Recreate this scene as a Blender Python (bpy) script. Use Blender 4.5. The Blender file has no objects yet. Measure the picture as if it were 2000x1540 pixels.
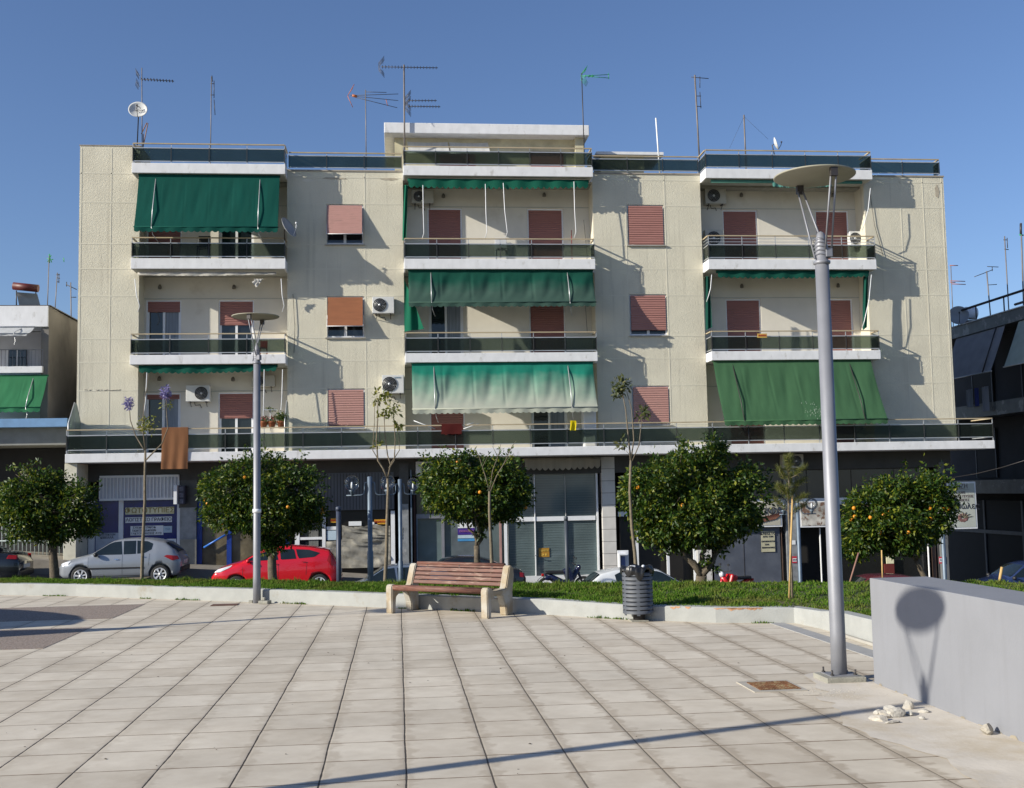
import bpy, bmesh, math, random
import numpy as np
from mathutils import Vector, Matrix
PI = math.pi
random.seed(7); rng = np.random.default_rng(7)
SC = bpy.context.scene
COL = SC.collection
R = math.radians

# ------------------------------------------------------------------ camera
YAW, PITCH, ROLL, FPX, CAMH = 0.101076, 0.085471, 0.018857, 2222.0, 1.645528
def _axes():
    cy, sy, cp, sp = math.cos(YAW), math.sin(YAW), math.cos(PITCH), math.sin(PITCH)
    f = np.array([sy*cp, cy*cp, sp]); r = np.array([cy, -sy, 0.0]); d = np.cross(f, r)
    cr, sr = math.cos(ROLL), math.sin(ROLL)
    return r*cr+d*sr, -r*sr+d*cr, f
AR, AD, AF = _axes()
def at(x, y, Y):
    """measure: the point that a photo pixel shows on the vertical plane at depth Y"""
    v = AF+AR*(x-1000)/FPX+AD*(y-770)/FPX
    q = v*Y/v[1]
    return Vector((q[0], q[1], q[2]+CAMH))
cam = bpy.data.cameras.new('camera'); camo = bpy.data.objects.new('camera', cam); COL.objects.link(camo)
up = -AD
camo.matrix_world = Matrix(((AR[0], up[0], -AF[0], 0), (AR[1], up[1], -AF[1], 0), (AR[2], up[2], -AF[2], CAMH), (0, 0, 0, 1)))
cam.sensor_width = 36; cam.lens = 36*FPX/2000; cam.clip_start = 0.1; cam.clip_end = 2000
SC.camera = camo

# ------------------------------------------------------------------ light
SUN = Vector((-2.75, -1.0, 2.926*math.tan(R(23.5)))).normalized()
world = bpy.data.worlds.new("World"); SC.world = world; world.use_nodes = True
wn = world.node_tree.nodes; sky = wn.new('ShaderNodeTexSky'); sky.sky_type = 'NISHITA'; sky.sun_disc = False
sky.sun_elevation = R(23.5); sky.sun_rotation = math.atan2(SUN.x, SUN.y)
sky.air_density = 1.0; sky.dust_density = 0.45; sky.ozone_density = 4.0; sky.altitude = 100
wb = wn.new('ShaderNodeMix'); wb.data_type = 'RGBA'; wb.blend_type = 'MULTIPLY'; wb.inputs[0].default_value = 1.0; wb.inputs[7].default_value = (0.94, 0.925, 1.03, 1)
world.node_tree.links.new(sky.outputs[0], wb.inputs[6]); world.node_tree.links.new(wb.outputs[2], wn['Background'].inputs[0]); wn['Background'].inputs[1].default_value = 0.09
sl = bpy.data.lights.new('sun', 'SUN'); sl.energy = 4.7; sl.angle = R(0.53); sl.color = (1.0, 0.945, 0.82)
so = bpy.data.objects.new('sun', sl); COL.objects.link(so); so.rotation_euler = SUN.to_track_quat('Z', 'Y').to_euler()
SC.view_settings.view_transform = 'Standard'; SC.view_settings.look = 'None'
SC.view_settings.exposure = 0.5; SC.view_settings.gamma = 1.0
SC.cycles.max_bounces = 6; SC.cycles.transparent_max_bounces = 12

# ------------------------------------------------------------------ materials
MC = {}
def mat(name, col, rough=0.6, metal=0.0, var=0.12, vs=3.0, bump=0.0, bs=40.0, spec=0.5, dirt=None, ds=1.2, dlo=0.5, dhi=0.75, stretch=None, coat=0.0):
    if name in MC: return MC[name]
    m = bpy.data.materials.new(name); m.use_nodes = True; MC[name] = m
    N = m.node_tree.nodes; L = m.node_tree.links; b = N['Principled BSDF']
    b.inputs['Roughness'].default_value = rough; b.inputs['Metallic'].default_value = metal
    b.inputs['Specular IOR Level'].default_value = spec; b.inputs['Coat Weight'].default_value = coat
    tc = N.new('ShaderNodeTexCoord'); src = tc.outputs['Object']
    if stretch:
        mp = N.new('ShaderNodeMapping'); mp.inputs['Scale'].default_value = stretch; L.new(src, mp.inputs[0]); ssrc = mp.outputs[0]
    else: ssrc = src
    nz = N.new('ShaderNodeTexNoise'); nz.inputs['Scale'].default_value = vs; nz.inputs['Detail'].default_value = 5; L.new(ssrc, nz.inputs['Vector'])
    mr = N.new('ShaderNodeMapRange'); mr.inputs[1].default_value = 0.3; mr.inputs[2].default_value = 0.7
    mr.inputs[3].default_value = 1-var; mr.inputs[4].default_value = 1+var; L.new(nz.outputs[0], mr.inputs[0])
    mx = N.new('ShaderNodeMix'); mx.data_type = 'RGBA'; mx.blend_type = 'MULTIPLY'; mx.inputs[0].default_value = 1
    mx.inputs[6].default_value = (*col, 1); L.new(mr.outputs[0], mx.inputs[7]); out = mx.outputs[2]
    if dirt:
        n2 = N.new('ShaderNodeTexNoise'); n2.inputs['Scale'].default_value = ds; n2.inputs['Detail'].default_value = 9; n2.inputs['Roughness'].default_value = 0.65; L.new(ssrc, n2.inputs['Vector'])
        r2 = N.new('ShaderNodeMapRange'); r2.inputs[1].default_value = dlo; r2.inputs[2].default_value = dhi; L.new(n2.outputs[0], r2.inputs[0])
        m2 = N.new('ShaderNodeMix'); m2.data_type = 'RGBA'; L.new(r2.outputs[0], m2.inputs[0]); L.new(out, m2.inputs[6]); m2.inputs[7].default_value = (*dirt, 1); out = m2.outputs[2]
    L.new(out, b.inputs['Base Color'])
    if bump:
        n3 = N.new('ShaderNodeTexNoise'); n3.inputs['Scale'].default_value = bs; n3.inputs['Detail'].default_value = 4; L.new(src, n3.inputs['Vector'])
        bp = N.new('ShaderNodeBump'); bp.inputs['Strength'].default_value = min(1, bump); bp.inputs['Distance'].default_value = 0.02; L.new(n3.outputs[0], bp.inputs['Height']); L.new(bp.outputs[0], b.inputs['Normal'])
    return m
def glassy(name, tint, rough=0.25, ior=1.12, trans=0.9):
    m = mat(name, tint, rough, var=0.08, vs=1.5); b = m.node_tree.nodes['Principled BSDF']
    b.inputs['Transmission Weight'].default_value = trans; b.inputs['IOR'].default_value = ior; return m

stucco = mat('stucco', (0.63, 0.59, 0.47), 0.9, var=0.05, vs=1.3, dirt=(0.50, 0.46, 0.37), ds=0.35, dlo=0.52, dhi=0.8)
def _stucco():
    N = stucco.node_tree.nodes; L = stucco.node_tree.links; b = N['Principled BSDF']
    tc = [n for n in N if n.type == 'TEX_COORD'][0]
    v = N.new('ShaderNodeTexNoise'); v.inputs['Scale'].default_value = 24; v.inputs['Detail'].default_value = 3; v.inputs['Distortion'].default_value = 1.6
    L.new(tc.outputs['Object'], v.inputs['Vector'])
    bp = N.new('ShaderNodeBump'); bp.inputs['Strength'].default_value = 0.55; bp.inputs['Distance'].default_value = 0.028
    L.new(v.outputs[0], bp.inputs['Height']); L.new(bp.outputs[0], b.inputs['Normal'])
    src = b.inputs['Base Color'].links[0].from_socket; mp = N.new('ShaderNodeMapping'); mp.inputs['Scale'].default_value = (5, 5, .22); L.new(tc.outputs['Object'], mp.inputs[0])
    nz = N.new('ShaderNodeTexNoise'); nz.inputs['Scale'].default_value = 1; nz.inputs['Detail'].default_value = 6; L.new(mp.outputs[0], nz.inputs['Vector'])
    mr = N.new('ShaderNodeMapRange'); mr.inputs[1].default_value = .56; mr.inputs[2].default_value = .80; mr.inputs[4].default_value = .55; L.new(nz.outputs[0], mr.inputs[0])
    mx = N.new('ShaderNodeMix'); mx.data_type = 'RGBA'; L.new(mr.outputs[0], mx.inputs[0]); L.new(src, mx.inputs[6]); mx.inputs[7].default_value = (.36, .33, .26, 1); L.new(mx.outputs[2], b.inputs['Base Color'])
_stucco()
smooth_w = mat('smooth_wall', (0.62, 0.585, 0.475), 0.85, var=0.05, vs=2, bump=0.1, bs=30)
recess_w = mat('recess_wall', (0.62, 0.58, 0.50), 0.85, var=0.06, vs=1.2, dirt=(0.45, 0.40, 0.32), ds=0.9, dlo=0.58, dhi=0.85)
white_c = mat('white_concrete', (0.70, 0.70, 0.71), 0.8, var=0.07, vs=2, dirt=(0.36, 0.34, 0.30), ds=1.9, dlo=0.58, dhi=0.80, stretch=(2.2, 2.2, 1.2))
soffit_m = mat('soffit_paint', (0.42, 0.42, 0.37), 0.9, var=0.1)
frame_w = mat('white_frame', (0.72, 0.73, 0.75), 0.4, var=0.05)
shut_p = mat('pink_shutter', (0.33, 0.155, 0.13), 0.55, var=0.08, vs=2, stretch=(1, 1, 6))
shut_b = mat('brown_shutter', (0.27, 0.10, 0.04), 0.55, var=0.1, vs=2, stretch=(1, 1, 6))
glass_d = mat('dark_glass', (0.012, 0.016, 0.02), 0.06, var=0.2, vs=0.7, spec=0.7)
curt_m = mat('window_curtain', (0.20, 0.23, 0.27), 0.7, var=0.25, vs=6, stretch=(6, 1, .2))
rail_g = glassy('railing_glass', (0.115, 0.15, 0.13), 0.20, 1.15, 0.93)
rail_w = mat('railing_aluminium', (0.50, 0.51, 0.52), 0.4, metal=0.5, var=0.1)
rail_d = mat('railing_post', (0.03, 0.03, 0.03), 0.5)
rail_h = mat('handrail', (0.42, 0.34, 0.22), 0.5, var=0.15, vs=2)
dark_st = mat('dark_marble', (0.05, 0.047, 0.045), 0.35, var=0.35, vs=4, dirt=(0.13, 0.12, 0.12), ds=3, dlo=0.6, dhi=0.75)
grey_mb = mat('grey_marble', (0.22, 0.23, 0.24), 0.3, var=0.25, vs=5, dirt=(0.33, 0.33, 0.33), ds=4, dlo=0.62, dhi=0.7)
lite_mb = mat('light_marble', (0.56, 0.54, 0.51), 0.5, var=0.08, vs=3, dirt=(0.28, 0.27, 0.26), ds=6, dlo=0.65, dhi=0.72)
conc = mat('raw_concrete', (0.27, 0.26, 0.22), 0.9, var=0.15, vs=6, bump=0.3, bs=60)
steel = mat('galvanised_steel', (0.225, 0.23, 0.255), 0.5, metal=0.25, var=0.08, vs=5)
steel_b = mat('blue_grey_steel', (0.13, 0.17, 0.22), 0.5, metal=0.3, var=0.2, vs=4)
darkm = mat('dark_metal', (0.05, 0.045, 0.045), 0.5, metal=0.3)
ac_w = mat('ac_housing', (0.62, 0.62, 0.60), 0.5, var=0.05)
ac_old = mat('old_ac_housing', (0.44, 0.42, 0.36), 0.6, var=0.1)
blackp = mat('black_plastic', (0.015, 0.015, 0.016), 0.45, var=0.2)
blue_pt = mat('blue_paint', (0.008, 0.035, 0.22), 0.4, var=0.2, vs=3)
navy = mat('navy_panel', (0.006, 0.012, 0.13), 0.25, var=0.3, vs=2)
bark = mat('bark', (0.11, 0.088, 0.062), 0.95, var=0.35, vs=18, bump=0.5, bs=60)
bark_l = mat('pale_bark', (0.16, 0.13, 0.09), 0.95, var=0.3, vs=20, bump=0.3, bs=60)
wood_y = mat('stake_wood', (0.50, 0.33, 0.13), 0.8, var=0.2, vs=10, stretch=(6, 6, 1))
grey_pt = mat('grey_wall_paint', (0.215, 0.22, 0.24), 0.8, var=0.04, vs=2.0, bump=0.08, bs=50, dirt=(0.195, 0.20, 0.215), ds=1.4, dlo=0.5, dhi=0.9)
kerb_w = mat('whitewashed_wall', (0.33, 0.335, 0.32), 0.9, var=0.07, vs=5, dirt=(0.26, 0.23, 0.18), ds=2.2, dlo=0.58, dhi=0.72, bump=0.15, bs=40)

def cloth(name, col, fade=None, scale=2.0, zfade=None):
    m = mat(name, col, 0.85, var=0.10, vs=scale, stretch=(3, 1, 0.4), spec=0.2)
    N = m.node_tree.nodes; L = m.node_tree.links; b = N['Principled BSDF']; out = [n for n in N if n.type == 'OUTPUT_MATERIAL'][0]
    src = b.inputs['Base Color'].links[0].from_socket
    if zfade:
        z0, z1, c2 = zfade
        tc = [n for n in N if n.type == 'TEX_COORD'][0]
        sp = N.new('ShaderNodeSeparateXYZ'); L.new(tc.outputs['Object'], sp.inputs[0])
        nz = N.new('ShaderNodeTexNoise'); nz.inputs['Scale'].default_value = 2.2; L.new(tc.outputs['Object'], nz.inputs['Vector'])
        ad = N.new('ShaderNodeMath'); ad.operation = 'MULTIPLY_ADD'; ad.inputs[1].default_value = 0.5; L.new(nz.outputs[0], ad.inputs[0]); L.new(sp.outputs[2], ad.inputs[2])
        mr = N.new('ShaderNodeMapRange'); mr.inputs[1].default_value = z0+.25; mr.inputs[2].default_value = z1+.25; L.new(ad.outputs[0], mr.inputs[0])
        mx = N.new('ShaderNodeMix'); mx.data_type = 'RGBA'; L.new(mr.outputs[0], mx.inputs[0]); L.new(src, mx.inputs[6]); mx.inputs[7].default_value = (*c2, 1)
        L.new(mx.outputs[2], b.inputs['Base Color']); src = mx.outputs[2]
    tr = N.new('ShaderNodeBsdfTranslucent'); L.new(src, tr.inputs[0])
    ms = N.new('ShaderNodeMixShader'); ms.inputs[0].default_value = 0.22; L.new(b.outputs[0], ms.inputs[1]); L.new(tr.outputs[0], ms.inputs[2]); L.new(ms.outputs[0], out.inputs[0])
    return m

def leafmat(name, c1, c2, c3):
    if name in MC: return MC[name]
    m = bpy.data.materials.new(name); m.use_nodes = True; MC[name] = m; blade = 'grass' in name
    N = m.node_tree.nodes; L = m.node_tree.links; b = N['Principled BSDF']; out = [n for n in N if n.type == 'OUTPUT_MATERIAL'][0]
    g = N.new('ShaderNodeNewGeometry'); cr = N.new('ShaderNodeValToRGB'); e = cr.color_ramp.elements
    e[0].color = (*c1, 1); e[1].color = (*c3, 1); e[1].position = 1.0; k = e.new(0.68); k.color = (*c2, 1)
    L.new(g.outputs['Random Per Island'], cr.inputs[0])
    if blade:
        tc = N.new('ShaderNodeTexCoord'); nz = N.new('ShaderNodeTexNoise'); nz.inputs['Scale'].default_value = 1.1; nz.inputs['Detail'].default_value = 6; L.new(tc.outputs['Object'], nz.inputs['Vector'])
        mr = N.new('ShaderNodeMapRange'); mr.inputs[1].default_value = .5; mr.inputs[2].default_value = .68; mr.inputs[4].default_value = .75; L.new(nz.outputs[0], mr.inputs[0])
        mx = N.new('ShaderNodeMix'); mx.data_type = 'RGBA'; L.new(mr.outputs[0], mx.inputs[0]); L.new(cr.outputs[0], mx.inputs[6]); mx.inputs[7].default_value = (.15, .14, .04, 1); cr = mx
        cr_out = mx.outputs[2]
    else: cr_out = cr.outputs[0]
    L.new(cr_out, b.inputs['Base Color'])
    b.inputs['Roughness'].default_value = 0.9 if blade else 0.48; b.inputs['Specular IOR Level'].default_value = 0.05 if blade else 0.38
    tr = N.new('ShaderNodeBsdfTranslucent'); hs = N.new('ShaderNodeHueSaturation'); hs.inputs['Value'].default_value = 1.5; L.new(cr_out, hs.inputs['Color']); L.new(hs.outputs[0], tr.inputs[0])
    ms = N.new('ShaderNodeMixShader'); ms.inputs[0].default_value = 0.28; L.new(b.outputs[0], ms.inputs[1]); L.new(tr.outputs[0], ms.inputs[2]); L.new(ms.outputs[0], out.inputs[0])
    return m
leaf_o = leafmat('orange_leaf', (0.012, 0.036, 0.005), (0.042, 0.086, 0.008), (0.19, 0.20, 0.016))
leaf_y = leafmat('young_leaf', (0.10, 0.13, 0.02), (0.20, 0.20, 0.03), (0.30, 0.27, 0.05))
leaf_p = leafmat('pine_needle', (0.06, 0.08, 0.015), (0.12, 0.13, 0.025), (0.20, 0.19, 0.04))
leaf_g = leafmat('grass_blade', (0.055, 0.12, 0.014), (0.085, 0.165, 0.018), (0.17, 0.19, 0.05))
leaf_v = leafmat('jacaranda_flower', (0.13, 0.11, 0.26), (0.20, 0.18, 0.38), (0.34, 0.31, 0.50))
leaf_r = leafmat('geranium_flower', (0.35, 0.02, 0.05), (0.5, 0.03, 0.08), (0.6, 0.1, 0.15))
fruit_m = mat('orange_peel', (0.62, 0.24, 0.012), 0.45, var=0.1, vs=20)

# ------------------------------------------------------------------ mesh helpers
def root_loc(p):
    while p.parent is not None: p = p.parent
    return p.location
class MB:
    def __init__(s): s.v = []; s.f = []; s.sm = []
    def add(s, vs, fs, smooth=False):
        o = len(s.v); s.v += [tuple(q) for q in vs]; s.f += [tuple(i+o for i in f) for f in fs]; s.sm += [smooth]*len(fs); return s
    def box(s, x0, x1, y0, y1, z0, z1, bev=0.0, M=None):
        if x1 < x0: x0, x1 = x1, x0
        if y1 < y0: y0, y1 = y1, y0
        if z1 < z0: z0, z1 = z1, z0
        if bev <= 0:
            v = [(x0, y0, z0), (x1, y0, z0), (x1, y1, z0), (x0, y1, z0), (x0, y0, z1), (x1, y0, z1), (x1, y1, z1), (x0, y1, z1)]
            f = [(0, 3, 2, 1), (4, 5, 6, 7), (0, 1, 5, 4), (1, 2, 6, 5), (2, 3, 7, 6), (3, 0, 4, 7)]
        else:
            bm = bmesh.new(); bmesh.ops.create_cube(bm, size=1)
            for q in bm.verts: q.co = Vector(((x0+x1)/2+q.co.x*(x1-x0), (y0+y1)/2+q.co.y*(y1-y0), (z0+z1)/2+q.co.z*(z1-z0)))
            bmesh.ops.bevel(bm, geom=bm.edges[:], offset=bev, segments=2, affect='EDGES', profile=0.5)
            v = [tuple(q.co) for q in bm.verts]; bm.verts.index_update(); f = [[q.index for q in p.verts] for p in bm.faces]; bm.free()
        if M is not None: v = [tuple(M @ Vector(q)) for q in v]
        return s.add(v, f)
    def tube(s, pts, r, n=8, cap=True, smooth=True):
        pts = [Vector(p) for p in pts]; rs = r if isinstance(r, (list, tuple)) else [r]*len(pts)
        vs = []; fs = []; prev = None
        for i, p in enumerate(pts):
            t = (pts[min(i+1, len(pts)-1)]-pts[max(i-1, 0)])
            if t.length < 1e-9: t = Vector((0, 0, 1))
            t.normalize()
            if prev is None: a = t.orthogonal().normalized()
            else:
                a = prev-t*prev.dot(t)
                a = a.normalized() if a.length > 1e-6 else t.orthogonal().normalized()
            prev = a; b = t.cross(a)
            for k in range(n):
                an = 2*PI*k/n; vs.append(p+(a*math.cos(an)+b*math.sin(an))*rs[i])
        for i in range(len(pts)-1):
            for k in range(n): fs.append((i*n+k, i*n+(k+1) % n, (i+1)*n+(k+1) % n, (i+1)*n+k))
        s.add(vs, fs, smooth)
        if cap:
            o = len(s.v)-len(vs); s.f.append(tuple(o+k for k in reversed(range(n)))); s.f.append(tuple(o+(len(pts)-1)*n+k for k in range(n))); s.sm += [False]*2
        return s
    def lathe(s, prof, c=(0, 0, 0), n=24, smooth=True, M=None, cap=True):
        vs = []; fs = []
        for (r, z) in prof:
            for k in range(n):
                an = 2*PI*k/n; vs.append(Vector((r*math.cos(an), r*math.sin(an), z)))
        for i in range(len(prof)-1):
            for k in range(n): fs.append((i*n+k, i*n+(k+1) % n, (i+1)*n+(k+1) % n, (i+1)*n+k))
        if cap and prof[0][0] > 1e-5: fs.append(tuple(reversed(range(n))))
        if cap and prof[-1][0] > 1e-5: fs.append(tuple((len(prof)-1)*n+k for k in range(n)))
        if M is not None: vs = [M @ q for q in vs]
        vs = [q+Vector(c) for q in vs]; return s.add(vs, fs, smooth)
    def ball(s, c, r, n=12, sc=(1, 1, 1)):
        prof = [(max(1e-6, math.sin(PI*i/n)), -math.cos(PI*i/n)) for i in range(n+1)]
        return s.lathe(prof, c, 2*n, True, Matrix.Diagonal((r*sc[0], r*sc[1], r*sc[2])))
    def prism(s, poly, y0, y1, axis='y'):
        """poly in (a,b); extruded along axis"""
        n = len(poly)
        if axis == 'y': v = [(a, y0, b) for a, b in poly]+[(a, y1, b) for a, b in poly]
        elif axis == 'x': v = [(y0, a, b) for a, b in poly]+[(y1, a, b) for a, b in poly]
        else: v = [(a, b, y0) for a, b in poly]+[(a, b, y1) for a, b in poly]
        f = [tuple(range(n)), tuple(reversed(range(n, 2*n)))]+[(i, i+n, (i+1) % n+n, (i+1) % n) for i in range(n)]
        return s.add(v, f)
    def grid(s, fn, nu, nv, smooth=True):
        vs = [fn(i/nu, j/nv) for i in range(nu+1) for j in range(nv+1)]
        fs = [(i*(nv+1)+j, (i+1)*(nv+1)+j, (i+1)*(nv+1)+j+1, i*(nv+1)+j+1) for i in range(nu) for j in range(nv)]
        return s.add(vs, fs, smooth)
    def build(s, name, m, parent=None, world=False, M=None, fixn=True):
        me = bpy.data.meshes.new(name)
        v = s.v
        if world and parent is not None:
            l = root_loc(parent); v = [(a-l[0], b-l[1], c-l[2]) for a, b, c in v]
        me.from_pydata(v, [], s.f); me.polygons.foreach_set('use_smooth', s.sm); me.update()
        if fixn:
            bm = bmesh.new(); bm.from_mesh(me); bmesh.ops.recalc_face_normals(bm, faces=bm.faces[:]); bm.to_mesh(me); bm.free()
        if M is not None: me.transform(M)
        me.materials.append(m)
        o = bpy.data.objects.new(name, me); COL.objects.link(o)
        if parent is not None: o.parent = parent
        return o
def tag(o, label=None, cat=None, group=None, kind=None):
    if label: o['label'] = label
    if cat: o['category'] = cat
    if group: o['group'] = group
    if kind: o['kind'] = kind
    return o
def thing(name, label, cat, loc=(0, 0, 0), rz=0.0, group=None):
    o = bpy.data.objects.new(name, None); COL.objects.link(o); o.empty_display_size = 0.2
    o.location = loc; o.rotation_euler = (0, 0, rz); return tag(o, label, cat, group)
def struct(name, mb, m, **k): return tag(mb.build(name, m, **k), kind='structure')
def text(name, s, size, loc, m, parent=None, world=True, rot=(PI/2, 0, 0), sx=1.0, ext=0.004, bold=0.0):
    cu = bpy.data.curves.new(name, 'FONT'); cu.body = s; cu.size = size; cu.align_x = 'CENTER'; cu.align_y = 'CENTER'; cu.extrude = ext; cu.resolution_u = 3; cu.offset = bold
    t = bpy.data.objects.new('t', cu); COL.objects.link(t)
    dg = bpy.context.evaluated_depsgraph_get(); me = bpy.data.meshes.new_from_object(t.evaluated_get(dg)); bpy.data.objects.remove(t)
    l = root_loc(parent) if (parent is not None and world) else Vector((0, 0, 0))
    me.transform(Matrix.Translation(Vector(loc)-Vector(l)) @ Matrix.Rotation(rot[2], 4, 'Z') @ Matrix.Rotation(rot[0], 4, 'X') @ Matrix.Diagonal((sx, 1, 1, 1)))
    me.name = name; me.materials.clear(); me.materials.append(m)
    o = bpy.data.objects.new(name, me); COL.objects.link(o)
    if parent is not None: o.parent = parent
    return o
def copy_tree(o, parent=None):
    c = o.copy(); COL.objects.link(c)
    if parent is not None: c.parent = parent
    for ch in list(o.children): copy_tree(ch, c)
    return c

# ------------------------------------------------------------------ terrain
WALLP = [(-30, 31.5), (-14, 24.3), (-9, 21.9), (-7, 21.05), (-5.5, 20.35), (-4, 19.4), (-2.9, 18.7), (-2.1, 18.2), (-1.4, 17.7), (-.6, 17.1), (-.1, 16.75), (1.9, 15.3), (2.8, 14.47), (3.2, 14.2), (3.85, 13.78), (4.75, 13.5)]
RIDGE = [(-30, 33), (-14, 25.5), (-9, 23.2), (-7.3, 22.2), (-5.2, 21.2), (-2.85, 20.1), (-.6, 18.6), (1.8, 17.3), (4.6, 16.4), (6.2, 15.9), (9, 15.2), (30, 12)]
def yw(x): return float(np.interp(x, [p[0] for p in WALLP], [p[1] for p in WALLP]))
def yr(x): return float(np.interp(x, [p[0] for p in RIDGE], [p[1] for p in RIDGE]))
def road_z(x, y): return -1.50-0.082*max(-30, min(x, 40))-0.05*(36.4-y)
def walk_z(x, y=37): return -1.08-0.083*max(-30, min(x, 40))
def lawn_z(x, y):
    r = yr(x); e = 30.8; rh = float(np.interp(x, [-5, -.5, 4], [.185, .215, .25]))
    if y <= r: return 0.165+(rh-.165)*min(1, max(0, (y-(yw(x) if x < 4.8 else r-3))/max(.6, r-(yw(x) if x < 4.8 else r-3))))
    t = min(1, (y-r)/max(.5, e-r)); return rh+(road_z(x, e)+.10-rh)*(t**1.15)
# plaza paving
def paving_mat():
    m = bpy.data.materials.new('paving'); m.use_nodes = True
    N = m.node_tree.nodes; L = m.node_tree.links; b = N['Principled BSDF']; b.inputs['Roughness'].default_value = 0.75
    tc = N.new('ShaderNodeTexCoord'); sp = N.new('ShaderNodeSeparateXYZ'); L.new(tc.outputs['Object'], sp.inputs[0])
    wob = N.new('ShaderNodeTexNoise'); wob.inputs['Scale'].default_value = 1.2; wob.inputs['Detail'].default_value = 6; L.new(tc.outputs['Object'], wob.inputs['Vector'])
    def M(op, a, b_=None, c=None):
        n = N.new('ShaderNodeMath'); n.operation = op
        for i, q in enumerate((a, b_, c)):
            if q is None: continue
            if isinstance(q, (int, float)): n.inputs[i].default_value = q
            else: L.new(q, n.inputs[i])
        return n.outputs[0]
    wx = M('MULTIPLY_ADD', M('SUBTRACT', wob.outputs[0], 0.5), 0.02, sp.outputs[0])
    wy = M('MULTIPLY_ADD', M('SUBTRACT', wob.outputs[0], 0.5), 0.02, sp.outputs[1])
    ux = M('DIVIDE', M('SUBTRACT', wx, 0.03), 0.5); uy = M('DIVIDE', M('SUBTRACT', wy, 6.76), 0.526)
    fx = M('FLOOR', ux); fy = M('FLOOR', uy)
    dx = M('MULTIPLY', M('SUBTRACT', 0.5, M('ABSOLUTE', M('SUBTRACT', M('SUBTRACT', ux, fx), 0.5))), 0.5)
    dy = M('MULTIPLY', M('SUBTRACT', 0.5, M('ABSOLUTE', M('SUBTRACT', M('SUBTRACT', uy, fy), 0.5))), 0.526)
    cv = N.new('ShaderNodeCombineXYZ'); L.new(fx, cv.inputs[0]); L.new(fy, cv.inputs[1])
    wn_ = N.new('ShaderNodeTexWhiteNoise'); L.new(cv.outputs[0], wn_.inputs['Vector'])
    n1 = N.new('ShaderNodeTexNoise'); n1.inputs['Scale'].default_value = 4; n1.inputs['Detail'].default_value = 8; n1.inputs['Roughness'].default_value = .6
    add = N.new('ShaderNodeVectorMath'); add.operation = 'ADD'; L.new(tc.outputs['Object'], add.inputs[0]); L.new(wn_.outputs['Color'], add.inputs[1]); L.new(add.outputs[0], n1.inputs['Vector'])
    n2 = N.new('ShaderNodeTexNoise'); n2.inputs['Scale'].default_value = 45; n2.inputs['Detail'].default_value = 3; L.new(tc.outputs['Object'], n2.inputs['Vector'])
    n3 = N.new('ShaderNodeTexNoise'); n3.inputs['Scale'].default_value = 9; n3.inputs['Detail'].default_value = 6; L.new(tc.outputs['Object'], n3.inputs['Vector'])
    cr = N.new('ShaderNodeValToRGB'); e = cr.color_ramp.elements; e[0].position = .25; e[0].color = (0.48, 0.415, 0.325, 1); e[1].position = .75; e[1].color = (0.66, 0.595, 0.49, 1)
    vmix = M('ADD', M('MULTIPLY', n1.outputs[0], 0.75), M('MULTIPLY', wn_.outputs['Value'], 0.25)); L.new(vmix, cr.inputs[0])
    # damp sandy margin along the longitudinal joints
    wid = M('MULTIPLY', M('MAXIMUM', M('SUBTRACT', n3.outputs[0], 0.40), 0.0), 0.30)
    dm = M('MINIMUM', dx, M('MULTIPLY_ADD', dy, 3.5, 0.035))
    mr = N.new('ShaderNodeMapRange'); mr.inputs[1].default_value = 0.0; mr.inputs[2].default_value = 0.045; mr.inputs[3].default_value = 0.38; mr.inputs[4].default_value = 0.0; L.new(M('SUBTRACT', dm, wid), mr.inputs[0])
    mx = N.new('ShaderNodeMix'); mx.data_type = 'RGBA'; sx_ = N.new('ShaderNodeMapRange'); sx_.inputs[1].default_value = -2.0; sx_.inputs[2].default_value = 2.5; sx_.inputs[3].default_value = .65; sx_.inputs[4].default_value = 1.5; L.new(sp.outputs[0], sx_.inputs[0]); L.new(M('MULTIPLY', mr.outputs[0], sx_.outputs[0]), mx.inputs[0]); L.new(cr.outputs[0], mx.inputs[6]); mx.inputs[7].default_value = (0.32, 0.255, 0.18, 1)
    # joints: dark ones run away from us on the left, filled with sand on the right
    sandm = N.new('ShaderNodeMapRange'); sandm.inputs[1].default_value = 0.2; sandm.inputs[2].default_value = 2.2; L.new(M('MULTIPLY_ADD', n3.outputs[0], 1.6, M('SUBTRACT', sp.outputs[0], 0.6)), sandm.inputs[0])
    jc = N.new('ShaderNodeMix'); jc.data_type = 'RGBA'; L.new(sandm.outputs[0], jc.inputs[0]); jc.inputs[6].default_value = (0.035, 0.028, 0.022, 1); jc.inputs[7].default_value = (0.20, 0.165, 0.12, 1)
    jx = M('LESS_THAN', dx, M('MULTIPLY_ADD', n3.outputs[0], 0.008, 0.0015)); jy = M('LESS_THAN', dy, M('MULTIPLY_ADD', n3.outputs[0], 0.010, 0.0028))
    m1 = N.new('ShaderNodeMix'); m1.data_type = 'RGBA'; L.new(jy, m1.inputs[0]); L.new(mx.outputs[2], m1.inputs[6]); m1.inputs[7].default_value = (0.20, 0.145, 0.095, 1)
    m2 = N.new('ShaderNodeMix'); m2.data_type = 'RGBA'; L.new(jx, m2.inputs[0]); L.new(m1.outputs[2], m2.inputs[6]); L.new(jc.outputs[2], m2.inputs[7])
    # small dark specks
    vo = N.new('ShaderNodeTexVoronoi'); vo.inputs['Scale'].default_value = 1.6; L.new(tc.outputs['Object'], vo.inputs['Vector'])
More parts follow.
